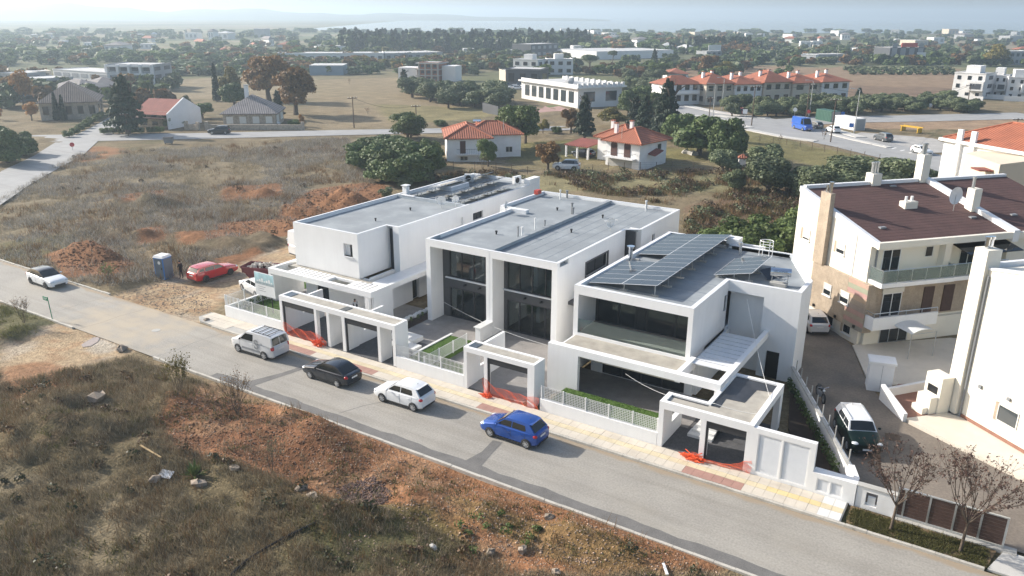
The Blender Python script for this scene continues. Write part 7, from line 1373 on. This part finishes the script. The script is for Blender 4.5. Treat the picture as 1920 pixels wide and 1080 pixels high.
# motorbike on the driveway
mbk = thing('motorbike', 'dark motorbike leaning by the driveway wall', 'motorbike', (-8.2, 50.5, .012), math.atan2(-.88, .47))
for x in (-.65, .65): w_ = part('wheel', MB().grid([[((.30+rr)*math.cos(a)+x, y, .33+(.30+rr)*math.sin(a)) for y, rr in ((-.05, -.04), (-.05, .03), (.05, .03), (.05, -.04))] for a in np.linspace(0, 6.283, 19)]), M['rubber'], mbk, world=False); part('spokes', MB().cyl((x, -.02, .33), (x, .02, .33), .26, .26, 14), M['greypipe'], w_, world=False)
part('frame', MB().tube([(-.65, 0, .33), (-.2, 0, .45), (.25, 0, .8), (.65, 0, .33)], .04), M['black'], mbk, world=False); part('engine', MB().box(-.22, .2, -.16, .16, .25, .58), M['greypipe'], mbk, world=False); part('fuel_tank', MB().ell((.15, 0, .82), .28, .14, .13), M['black'], mbk, world=False, sm=60); part('saddle', MB().ell((-.35, 0, .8), .38, .13, .08), M['trim'], mbk, world=False, sm=60); part('handlebar', MB().tube([(.35, -.35, 1.02), (.42, 0, .95), (.35, .35, 1.02)], .02), M['chrome'], mbk, world=False); part('headlamp', MB().ell((.52, 0, .85), .08, .09, .09), M['lamp_clear'], mbk, world=False)
# ================================================================ street things
pt = thing('portable_toilet', 'blue and grey portable toilet with white roof by the dirt yard', 'portable toilet', at(309.5, 521), R_(12)); tb_ = mat('blue_toilet_plastic', (.05, .20, .52), .5, .05, 3); tg = mat('grey_toilet_plastic', (.13, .16, .19), .5, .08, 3)
part('cabin', MB().box(-.55, .55, -.55, .55, .05, 2.1), tb_, pt, world=False); part('door', MB().box(-.45, .45, -.58, -.551, .1, 2.0), tg, pt, world=False); part('side_panel', MB().box(.551, .575, -.5, .5, .1, 2.0), tg, pt, world=False); part('stripe', MB().box(-.57, -.551, -.5, .5, 1.0, 1.15), M['pvc'], pt, world=False); part('stripe', MB().box(-.57, -.551, -.5, .5, .55, .66), M['pvc'], pt, world=False)
part('roof', MB().add([(-.6, -.6, 2.1), (.6, -.6, 2.1), (.6, .6, 2.1), (-.6, .6, 2.1), (-.5, -.5, 2.3), (.5, -.5, 2.3), (.5, .5, 2.3), (-.5, .5, 2.3)], [(0, 1, 5, 4), (1, 2, 6, 5), (2, 3, 7, 6), (3, 0, 4, 7), (4, 5, 6, 7), (3, 2, 1, 0)]), M['pvc'], pt, world=False); part('sticker', MB().cyl((.1, -.581, 1.65), (.1, -.59, 1.65), .16, .16, 14), M['plate'], pt, world=False); part('door_handle', MB().box(.3, .36, -.62, -.581, 1.0, 1.2), M['black'], pt, world=False); part('skid', MB().box(-.55, .55, -.5, -.35, 0, .05).box(-.55, .55, .35, .5, 0, .05), M['trim'], pt, world=False)
sk = thing('skip_container', 'maroon skip heaped with rubble beside the left house', 'skip', (*at(497, 526)[:2], 0), R_(18)); ml = mat('maroon_rusty_steel', (.13, .025, .03), .7, .25, 2)
mb = MB(); lo_ = [(-.9, -.75), (.9, -.75), (.9, .75), (-.9, .75)]; hi_ = [(-1.9, -.95), (1.6, -.95), (1.6, .95), (-1.9, .95)]; mb.add([(*p, .05) for p in lo_]+[(*p, 1.45) for p in hi_]+[(x*.95, y*.93, 1.45) for x, y in hi_]+[(x*.95, y*.9, .9) for x, y in hi_], [(3, 2, 1, 0)]+[(i, (i+1) % 4, 4+(i+1) % 4, 4+i) for i in range(4)]+[(4+i, 4+(i+1) % 4, 8+(i+1) % 4, 8+i) for i in range(4)]+[(8+i, 8+(i+1) % 4, 12+(i+1) % 4, 12+i) for i in range(4)]+[(12, 13, 14, 15)]); part('body', mb, ml, sk, world=False)
part('rim', MB().tube([(-1.9, -.95, 1.46), (1.6, -.95, 1.46), (1.6, .95, 1.46), (-1.9, .95, 1.46), (-1.9, -.95, 1.46)], .05), ml, sk, world=False)
r = random.Random(6); rub = MB()
def rock(mb, c, s, r, flat=.6):
    n = len(mb.v); mb.ell(c, s*r.uniform(.7, 1.3), s*r.uniform(.7, 1.3), s*flat*r.uniform(.7, 1.2), 6, 3); 
    for i in range(n, len(mb.v)): x, y, z = mb.v[i]; mb.v[i] = (x+r.gauss(0, s*.13), y+r.gauss(0, s*.13), z+r.gauss(0, s*.1))
for k in range(70): x = r.uniform(-1.6, 1.4); y = r.uniform(-.75, .75); rock(rub, (x, y, 1.2+.55*(1-(x/1.8)**2)*(1-(y/1.)**2)*r.uniform(.6, 1)), r.uniform(.1, .24), r)
M['rubble'] = mat('pale_rubble', (.42, .39, .35), .9, .25, 1.5, fine=.2); rb_ = thing('rubble_load', 'pale building rubble heaped in the maroon skip', 'rubble', (*at(497, 526)[:2], 0), R_(18)); part('chunks', rub, M['rubble'], rb_, world=False, kind='stuff')
# stones
M['rock'] = mat('weathered_stone', (.27, .22, .17), .95, .25, 1.2, fine=.25); M['rockw'] = mat('pale_limestone', (.52, .50, .46), .95, .15, 1.2, fine=.15)
for i, (x, y, s, lab, mt, fl) in enumerate(((180, 747, .75, 'large flat boulder on the left of the foreground mound', 'rock', .45), (228, 657, .5, 'grey boulder at the edge of the dirt track', 'rock', .6), (565, 918, .35, 'pale block right of the agave', 'rock', .5), (585, 930, .3, 'flat slab beside the dark shade right of the agave', 'rock', .3), (372, 908, .45, 'long stone below the agave', 'rock', .5), (440, 880, .35, 'reddish stone on the red mound', 'rock', .7), (290, 900, .35, 'tan stone left of the white board', 'rock', .5), (812, 1028, .22, 'white stone in the foreground grass', 'rockw', .9), (1030, 970, .3, 'pale heap of cement by the lower soil', 'rock', .4), (980, 1032, .25, 'brown stone in the lower soil', 'rock', .7), (1043, 1074, .25, 'grey stone at the bottom edge', 'rock', .7), (920, 1038, .25, 'grey stone in the lower weeds', 'rock', .6), (690, 610, .1, 'small stone at the kerb', 'rock', .6), (388, 604, .3, 'stone at the end of the pavement', 'rock', .7), (1300, 290, 1.0, 'pale rubble heap by the dark trees', 'rockw', .6), (1285, 287, .8, 'pale rubble pile end by the dark trees', 'rockw', .6), (545, 452, .6, 'grey concrete block by the white van', 'rockw', .7), (510, 458, .35, 'white block by the dug earth', 'rockw', 1.0))):
    mb = MB(); rr = random.Random(i+50); rock(mb, (0, 0, s*fl*.35), s, rr, fl); o = part('stone', mb, M[mt], None, loc=gat(x, y), rz=rr.uniform(0, 3)); tag(o, lab, 'stone')
def gravel(name, label, poly, n, smin, smax, mt, seed):
    rr = np.random.default_rng(seed); q = np.array(poly); P = rr.uniform(q.min(0), q.max(0), (n, 2)); P = P[inpoly(poly, P[:, 0], P[:, 1])]; z = gz(P[:, 0], P[:, 1]); b = np.array([(1, 0, 0), (0, 1, 0), (-1, 0, 0), (0, -1, 0), (0, 0, .8), (0, 0, -.5)], float); T = np.array([(0, 1, 4), (1, 2, 4), (2, 3, 4), (3, 0, 4), (1, 0, 5), (2, 1, 5), (3, 2, 5), (0, 3, 5)])
    m_ = len(P); V = b[None]*(rr.uniform(smin, smax, m_)**1.0)[:, None, None]*rr.uniform(.6, 1.3, (m_, 6, 1))+np.concatenate([P, z[:, None]], 1)[:, None]; F = (T[None]+np.arange(m_)[:, None, None]*6).reshape(-1, 3); me = mesh_np(name, V.reshape(-1, 3), F); me.materials.append(mt); tag(part(name, me, None), label, kind='stuff')
gravel('pebbles', 'small stones strewn over the red soil', REDP, 5200, .015, .07, mat('mixed_pebbles', (.33, .24, .18), .95, .3, 3, island=.5), 1)
gravel('clods', 'clods of dug red earth on the foreground mound', ppoly((300, 800), (400, 740), (640, 830), (760, 900), (740, 960), (560, 900), (330, 850)), 2600, .02, .10, mat('red_clods', (.20, .10, .052), .95, .3, 2, island=.35), 2)
gravel('rubble_heap', 'heap of dark gravel on the foreground lot', ppoly((630, 925), (700, 905), (740, 940), (700, 965), (650, 965)), 1400, .04, .11, mat('dark_gravel', (.15, .10, .085), .95, .3, 3, island=.4), 3)
gravel('clods', 'clods of dug red earth on the back field', ppoly((85, 500), (185, 455), (250, 500), (220, 520)), 1500, .05, .16, bpy.data.materials['red_clods'], 4)
gravel('clods', 'clods of red earth on the mound beside the left house', ppoly((560, 355), (720, 345), (740, 420), (430, 450), (400, 425)), 3500, .06, .2, bpy.data.materials['red_clods'], 5)
gravel('yard_stones', 'loose stones at the edge of the dirt yard', ppoly((210, 552), (300, 525), (390, 545), (400, 585), (330, 590)), 900, .03, .1, M['rock'], 6)
gravel('pebbles', 'small pale stones on the lower foreground lot', ppoly((700, 960), (1000, 960), (1330, 1080), (600, 1080)), 1600, .02, .09, bpy.data.materials['mixed_pebbles'], 7)
o = part('discarded_board', MB().box(-.35, .35, -.25, .25, 0, .03), M['pvc'], None, loc=gat(312, 893)+np.array([0, 0, .12])); o.rotation_euler = (.35, .1, .4); tag(o, 'white board lying in the dry grass left of the agave', 'board')
o = part('discarded_plank', MB().box(-.9, .9, -.05, .05, 0, .04), mat('raw_timber', (.45, .32, .16), .8), None, loc=gat(283, 851)+np.array([0, 0, .15])); o.rotation_euler = (0, .1, 0.0); tag(o, 'yellow wooden plank on the red soil slope', 'plank')
o = part('discarded_plank', MB().box(-.35, .35, -.06, .06, 0, .05), M['pvc'], None, loc=gat(1247, 1071)+np.array([0, 0, .1])); o.rotation_euler = (0, .1, -.9); tag(o, 'short white plank at the bottom edge of the picture', 'plank')
hp = [gat(x, y)+np.array([0, 0, .08]) for x, y in ((432, 1082), (460, 1055), (495, 1032), (530, 1012), (565, 995), (592, 982))]; o = part('black_hose', MB().tube([Vector(p) for p in hp], .06, 7), M['black']); tag(o, 'black plastic hose lying across the foreground grass', 'hose')
# puddle by the track
struct('puddle', MB().poly([(*at(x, y)[:2], -.035) for x, y in ((152, 645), (175, 632), (188, 630), (183, 640), (170, 648), (155, 650))]), mat('muddy_water', (.32, .25, .20), .15, .1, 2))
# signs and poles
gs = thing('street_sign', 'green street name sign on a green post at the dirt track', 'sign', gat(99, 601), R_(0)); gm_ = mat('green_sign_paint', (.02, .22, .11), .5, .05, 3); hh = hgt(90, 557, gat(99, 601)[:2]); part('post', MB().cyl((0, 0, -.1), (-.15, 0, hh), .035, .035, 8), gm_, gs, world=False); part('plate', MB().box(-.85, -.1, -.02, .02, hh-.35, hh-.05), gm_, gs, world=False); part('lettering', MB().box(-.75, -.25, -.026, -.021, hh-.17, hh-.13).box(-.75, -.35, -.026, -.021, hh-.26, hh-.23), M['plate'], gs, world=False)
def sign(px_, py_, hpx, label, mt, shape='disc', w_=.35):
    p = gat(px_, py_); h = hpx*pxm(p); t = thing('road_sign', label, 'sign', p, math.atan2(-p[1], -p[0])+math.pi/2); part('post', MB().cyl((0, 0, -.1), (0, 0, h), .045, .045, 6), M['metal'], t, world=False)
    part('plate', MB().cyl((0, -.06, h-w_), (0, -.09, h-w_), w_, w_, 14) if shape == 'disc' else MB().box(-w_, w_, -.09, -.06, h-2*w_, h), mt, t, world=False)
rs_ = mat('red_sign_face', (.5, .05, .05), .5); bs_ = mat('blue_sign_face', (.03, .15, .5), .5)
for a in ((137, 283, 16, 'round red and white sign at the left junction', rs_, 'disc', .4), (1489, 222, 20, 'round white sign back at the junction', M['pvc'], 'disc', .5), (1396, 221, 16, 'pale sign board by the red car', M['pvc'], 'box', .55), (1514, 228, 22, 'red stop sign before the pole at the junction', rs_, 'disc', .45), (1579, 224, 14, 'blue sign above the green container', bs_, 'box', .4), (1595, 245, 14, 'blue triangle sign before the white container', bs_, 'box', .45), (1743, 206, 12, 'white triangular warning sign by the far olive row', M['pvc'], 'disc', .5), (1433, 216, 15, 'green traffic signal post at the junction', gm_, 'box', .3)): sign(*a)
def pole(px_, py_, top, label, lamp=False, cross=True, r0=.14):
    p = gat(px_, py_); h = hgt(px_, top, p[:2]); t = thing('lamp_post' if lamp else 'utility_pole', label, 'lamp post' if lamp else 'pole', p, math.atan2(-p[1], -p[0])+math.pi/2+.4); part('mast', MB().cyl((0, 0, -.2), (0, 0, h), r0, r0*.65, 8), M['metal' if lamp else 'timber'], t, world=False)
    if lamp: part('arm', MB().tube([(0, 0, h), (-.4, 0, h+.25), (-1.5, 0, h+.35)], .05), M['metal'], t, world=False); part('lamp_head', MB().box(-2.0, -1.4, -.14, .14, h+.28, h+.4), M['metal'], t, world=False)
    elif cross:
        part('crossarm', MB().box(-1.1, 1.1, -.07, .07, h-.35, h-.2), M['timber'], t, world=False)
        for x in (-1, -.4, .4, 1): part('insulator', MB().cyl((x, 0, h-.2), (x, 0, h+.02), .05, .03, 6), M['pvc'], t, world=False)
    return p+np.array([0, 0, h-.1])
pl = {}
for k, a in dict(a=(664, 240, 181, 'timber pole alone in the brown field'), b=(781, 240, 197, 'timber pole behind the olive-green tree'), c=(1409, 236, 160, 'timber pole with crossarm before the grove'), d=(1510, 231, 156, 'tall timber pole at the junction'), e=(1557, 267, 184, 'timber pole behind the blue van'), f=(1902, 258, 222, 'timber pole with crossarm above the right red roof'), g=(241, 256, 211, 'pole at the lane corner below the cedar'), h=(1329, 224, 182, 'short timber pole left of the first lamp post'), i=(1812, 205, 158, 'timber pole before the white modern house'), j=(162, 205, 162, 'pole behind the brown hip roof'), k=(1225, 178, 148, 'timber pole in the olives by the white hall')).items(): pl[k] = pole(*a)
for a in ((1336, 226, 158, 'left lamp post by the avenue'), (1353, 207, 147, 'lamp post behind the left one'), (1517, 218, 152, 'lamp post beside the tall timber pole'), (1601, 250, 168, 'lamp post before the white container'), (1568, 120, 85, 'far lamp mast beyond the brown field')): pole(*a, lamp=True, r0=.11)
def wire(a, b, sag, label):
    a, b = Vector(a), Vector(b); o = part('overhead_wire', MB().tube([a.lerp(b, i/14)-Vector((0, 0, 4*sag*(i/14)*(1-i/14))) for i in range(15)], .035, 4), M['trim']); tag(o, label, 'wire')
wire(pl['a'], pl['b'], 1.2, 'sagging wire between the two field poles'); wire(pl['c'], pl['d'], .8, 'wire between the grove pole and the junction pole'); wire(pl['d'], pl['i'], 2.5, 'long wire from the junction pole towards the white modern houses'); wire(pl['k'], pl['c'], 1.5, 'wire from the white hall olives to the grove pole'); wire(pl['e'], pl['i'], 2.5, 'long wire from the blue van pole to the right'); wire(pl['e'], pl['d'], .6, 'wire between the junction pole and the blue van pole'); wire(pl['g'], pl['j'], 1.0, 'wire from the lane corner over the brown hip roof')
ct = thing('container', 'green site container at the junction', 'container', at(1551, 226), R_(-42)); cg = mat('green_container_paint', (.03, .10, .07), .6, .1, 1); part('body', MB().box(-3, 3, -1.2, 1.2, 0, 2.5), cg, ct, world=False); part('door', MB().box(3.001, 3.05, -1.1, 1.1, .1, 2.4), M['far_grey'], ct, world=False)
for k in range(11): part('rib', MB().box(-2.85+k*.55, -2.7+k*.55, -1.26, -1.201, .1, 2.4), cg, ct, world=False)
ct = thing('container', 'white site container behind the avenue', 'container', at(1592, 241), R_(-40)); part('body', MB().box(-3.4, 3.4, -1.3, 1.3, 0, 2.6), M['far_white'], ct, world=False); part('door', MB().box(3.401, 3.45, -1.1, 1.1, .1, 2.4), M['far_grey'], ct, world=False); part('roof_frame', MB().box(-3.45, 3.451, -1.35, -1.301, 2.4, 2.62), M['coping'], ct, world=False)
dp = thing('dumpster', 'grey dumpster on the back road verge', 'dumpster', gat(317, 270), R_(40)); part('body', MB().add([(-.7, -.45, .2), (.7, -.45, .2), (.7, .45, .2), (-.7, .45, .2), (-.85, -.55, 1.2), (.85, -.55, 1.2), (.85, .55, 1.2), (-.85, .55, 1.2)], [(3, 2, 1, 0), (4, 5, 6, 7), (0, 1, 5, 4), (1, 2, 6, 5), (2, 3, 7, 6), (3, 0, 4, 7)]), M['greypipe'], dp, world=False); part('lid', MB().box(-.88, .88, -.58, .58, 1.2, 1.32), M['trim'], dp, world=False)
for x in (-.6, .6): part('castor', MB().cyl((x, -.3, .1), (x, -.2, .1), .1, .1, 8), M['rubber'], dp, world=False)
hs = thing('garden_shrine', 'tiny white shrine with red roof among the olives', 'shrine', gat(1391, 313), R_(20)); part('body', MB().box(-.6, .6, -.6, .6, 0, 1.6), M['whitew'], hs, world=False); hip(hs, -.6, .6, -.6, .6, 1.6, .6, 'tile', .2, caps=None)
ye = thing('steel_trestle', 'yellow steel trestle in the gravel yard', 'trestle', at(1708, 247), R_(-30)); yl = mat('yellow_steel', (.55, .33, .02), .5)
for v in (-.6, .6): part('rail', MB().box(-2.4, 2.4, v-.1, v+.1, 1.0, 1.2), yl, ye, world=False)
for u in (-2.0, 2.0): part('leg', MB().box(u-.1, u+.1, -.7, .7, 0, 1.0), yl, ye, world=False)
def fence(pts, label, h=1.3, step=2.6):
    q = [gat(*p) for p in pts]; t = thing('wire_fence', label, 'fence', q[0]); o = Vector(q[0])
    for a, b in zip(q[:-1], q[1:]):
        n_ = max(1, int(np.hypot(*(b-a)[:2])/step))
        for k in range(n_): p = Vector(a).lerp(Vector(b), k/n_)-o; part('fence_post', MB().cyl((p.x, p.y, p.z-.1), (p.x, p.y, p.z+h), .05, .05, 5), M['timber'], t, world=False)
        for z in (.5, .9, 1.25): part('fence_wire', MB().tube([Vector(a)-o+Vector((0, 0, z)), Vector(b)-o+Vector((0, 0, z))], .012, 3), M['greypipe'], t, world=False)
fence([(1020, 332), (1140, 320), (1260, 318), (1340, 322)], 'thin wire fence before the right villa'); fence([(1400, 262), (1500, 276), (1620, 297), (1740, 322)], 'wire fence along the avenue verge'); fence([(850, 318), (930, 318), (1020, 332)], 'thin wire fence before the left villa')
cg2 = thing('sheet_fence', 'dark green sheet fence of the sports court', 'fence', at(905, 210), face(at(905, 210), at(934, 218))); part('sheet', MB().box(0, float(np.hypot(*(at(934, 218)-at(905, 210))[:2])), -.05, .05, 0, 2.4), M['far_dark'], cg2, world=False)
struct('sports_court', MB().poly([(*at(x, y)[:2], .03) for x, y in ((985, 208), (1020, 190), (1075, 208), (1068, 222))]), mat('pink_court_paving', (.36, .22, .19), .9, .1, .3)); struct('court_lawn', MB().poly([(*at(x, y)[:2], .034) for x, y in ((1005, 192), (1022, 186), (1052, 198), (1030, 202))]), M['turf_base'])
# ================================================================ people
M['skin'] = mat('skin', (.42, .24, .16), .6, .05, 5); M['cloth_dark'] = mat('black_cloth', (.012, .012, .015), .9, .15, 5); M['cloth_white'] = mat('white_cloth', (.62, .62, .62), .9, .06, 5); M['cloth_navy'] = mat('navy_trousers', (.02, .025, .045), .9, .15, 5); M['hair'] = mat('dark_hair', (.012, .009, .008), .7, .1, 5)
def person(label, pos, head, J, top, legm, jacket=None):
    V = []; E = []; Rd = []; idx = {}
    def add(n_, p, r_, parent=None):
        idx[n_] = len(V); V.append(p); Rd.append(r_)
        if parent: E.append((idx[parent], idx[n_]))
    for n_, (p, r_, pa) in J.items(): add(n_, p, r_, pa)
    me = bpy.data.meshes.new('body'); me.from_pydata(V, E, []); o = bpy.data.objects.new('tmp', me); C.objects.link(o); m1 = o.modifiers.new('s', 'SKIN'); sv = me.skin_vertices[0].data
    for i, q in enumerate(sv): q.radius = Rd[i] if isinstance(Rd[i], tuple) else (Rd[i], Rd[i]); q.use_root = (i == 0)
    m2 = o.modifiers.new('d', 'SUBSURF'); m2.levels = 2; m2.render_levels = 2; dg = bpy.context.evaluated_depsgraph_get(); dg.update(); bm_ = bpy.data.meshes.new_from_object(o.evaluated_get(dg)); bpy.data.objects.remove(o)
    for x in (M['skin'], M[top], M[legm], M['rubber']): bm_.materials.append(x)
    t = thing('person', label, 'person', pos, head); hx = Vector(J['head'][0]); pz = J['pelvis'][0][2]; hands = [Vector(J[k][0]) for k in ('hand_l', 'hand_r')]
    for pg in bm_.polygons:
        c = pg.center; mi = 1
        if (c-hx).length < .17 or c.z > hx.z-.10: mi = 0
        elif any((c-h).length < .10 for h in hands): mi = 0
        elif c.z < .09: mi = 3
        elif c.z < pz+.02 and not any((c-h).length < .3 for h in hands): mi = 2
        pg.material_index = mi; pg.use_smooth = True
    b = part('body', bm_, None, t); part('hair', MB().ell((hx.x-.012, hx.y, hx.z+.035), .10, .088, .10, 12, 7), M['hair'], t, world=False, sm=60)
    part('nose', MB().ell((hx.x+.10, hx.y, hx.z-.01), .022, .016, .025, 6, 4), M['skin'], t, world=False)
    if jacket:
        for s in (-1, 1): sh = Vector(J['sh_l' if s > 0 else 'sh_r'][0]); part('jacket_panel', MB().ell((sh.x*.6-.01, s*.135, (sh.z+pz)/2+.02), .135, .085, (sh.z-pz)/2+.07, 10, 7), M[jacket], t, world=False, sm=60)
        part('jacket_back', MB().ell((Vector(J['chest'][0]).x-.07, 0, (hx.z-.25+pz)/2), .10, .20, (hx.z-.25-pz)/2+.05, 12, 7), M[jacket], t, world=False, sm=60)
    for h, s in zip(hands, (1, -1)):
        for k in range(5):
            a = -.03+k*.015; L = (.05, .075, .082, .075, .058)[k]; p0 = h+Vector((a if k else -.02, s*(.0 if k else .02), -.03)); part('finger', MB().tube([p0, p0+Vector((.008, -s*.005, -L*.55)), p0+Vector((.025, -s*.012, -L))], .0085, 6), M['skin'], t, world=False)
    return t
def joints(lean=0., bend=0., arms=((.12, .05, .95), (.12, -.05, .95)), step=.08):
    c = lambda z: lean*max(0, z-.95)
    J = {}
    J['pelvis'] = ((0, 0, .95), (.135, .15), None); J['waist'] = ((c(1.1), 0, 1.10), (.115, .14), 'pelvis'); J['chest'] = ((c(1.32), 0, 1.32), (.125, .17), 'waist'); J['neck'] = ((c(1.48), 0, 1.49), .058, 'chest'); J['chin'] = ((c(1.55)+.02, 0, 1.56), .075, 'neck'); J['head'] = ((c(1.62)+.025, 0, 1.645), .092, 'chin'); J['crown'] = ((c(1.7)+.015, 0, 1.72), .07, 'head')
    for s, k in ((1, 'l'), (-1, 'r')):
        sh = (c(1.42), s*.19, 1.42); hd = arms[0 if s > 0 else 1]; hd = (c(hd[2])+hd[0], s*.27+hd[1], hd[2]); el = ((sh[0]+hd[0])/2-.06, (sh[1]+hd[1])/2+s*.05, (sh[2]+hd[2])/2)
        J['sh_'+k] = (sh, .062, 'chest'); J['el_'+k] = (el, .045, 'sh_'+k); J['wr_'+k] = (tuple(el[i]+(hd[i]-el[i])*.85 for i in range(3)), .03, 'el_'+k); J['hand_'+k] = (hd, .036, 'wr_'+k)
        J['hip_'+k] = ((0, s*.095, .86), .088, 'pelvis'); J['kn_'+k] = ((.03+s*step*.5, s*.10, .48), .06, 'hip_'+k); J['an_'+k] = ((s*step, s*.105, .09), .042, 'kn_'+k); J['toe_'+k] = ((s*step+.15, s*.12, .04), .035, 'an_'+k)
    return J
person('man in white shirt and dark jacket leaning forward on the left terrace', (-43.4, 44.35, .15), R_(-70), joints(.2, arms=((.28, 0, 1.05), (.28, 0, 1.05))), 'cloth_white', 'cloth_navy', 'cloth_dark')
person('person in black standing beside the portable toilet', gat(341, 522), R_(200), joints(.05, arms=((.22, -.05, 1.1), (.05, 0, .85))), 'cloth_dark', 'cloth_dark')
# ================================================================ haze
hz = MB().box(-7200, 4300, -140, 8200, -4, 75)
ho = part('haze', hz, None); ho['kind'] = 'stuff'; ho['label'] = 'pale morning haze over the plain'
hm = bpy.data.materials.new('haze_air'); hm.use_nodes = True; nt = hm.node_tree
for n in list(nt.nodes):
    if n.type != 'OUTPUT_MATERIAL': nt.nodes.remove(n)
pv = nt.nodes.new('ShaderNodeVolumePrincipled'); pv.inputs['Color'].default_value = (.70, .86, 1.0, 1); pv.inputs['Density'].default_value = 0.00043; pv.inputs['Anisotropy'].default_value = .35
nt.links.new(pv.outputs[0], [n for n in nt.nodes if n.type == 'OUTPUT_MATERIAL'][0].inputs['Volume']); ho.data.materials.append(hm)
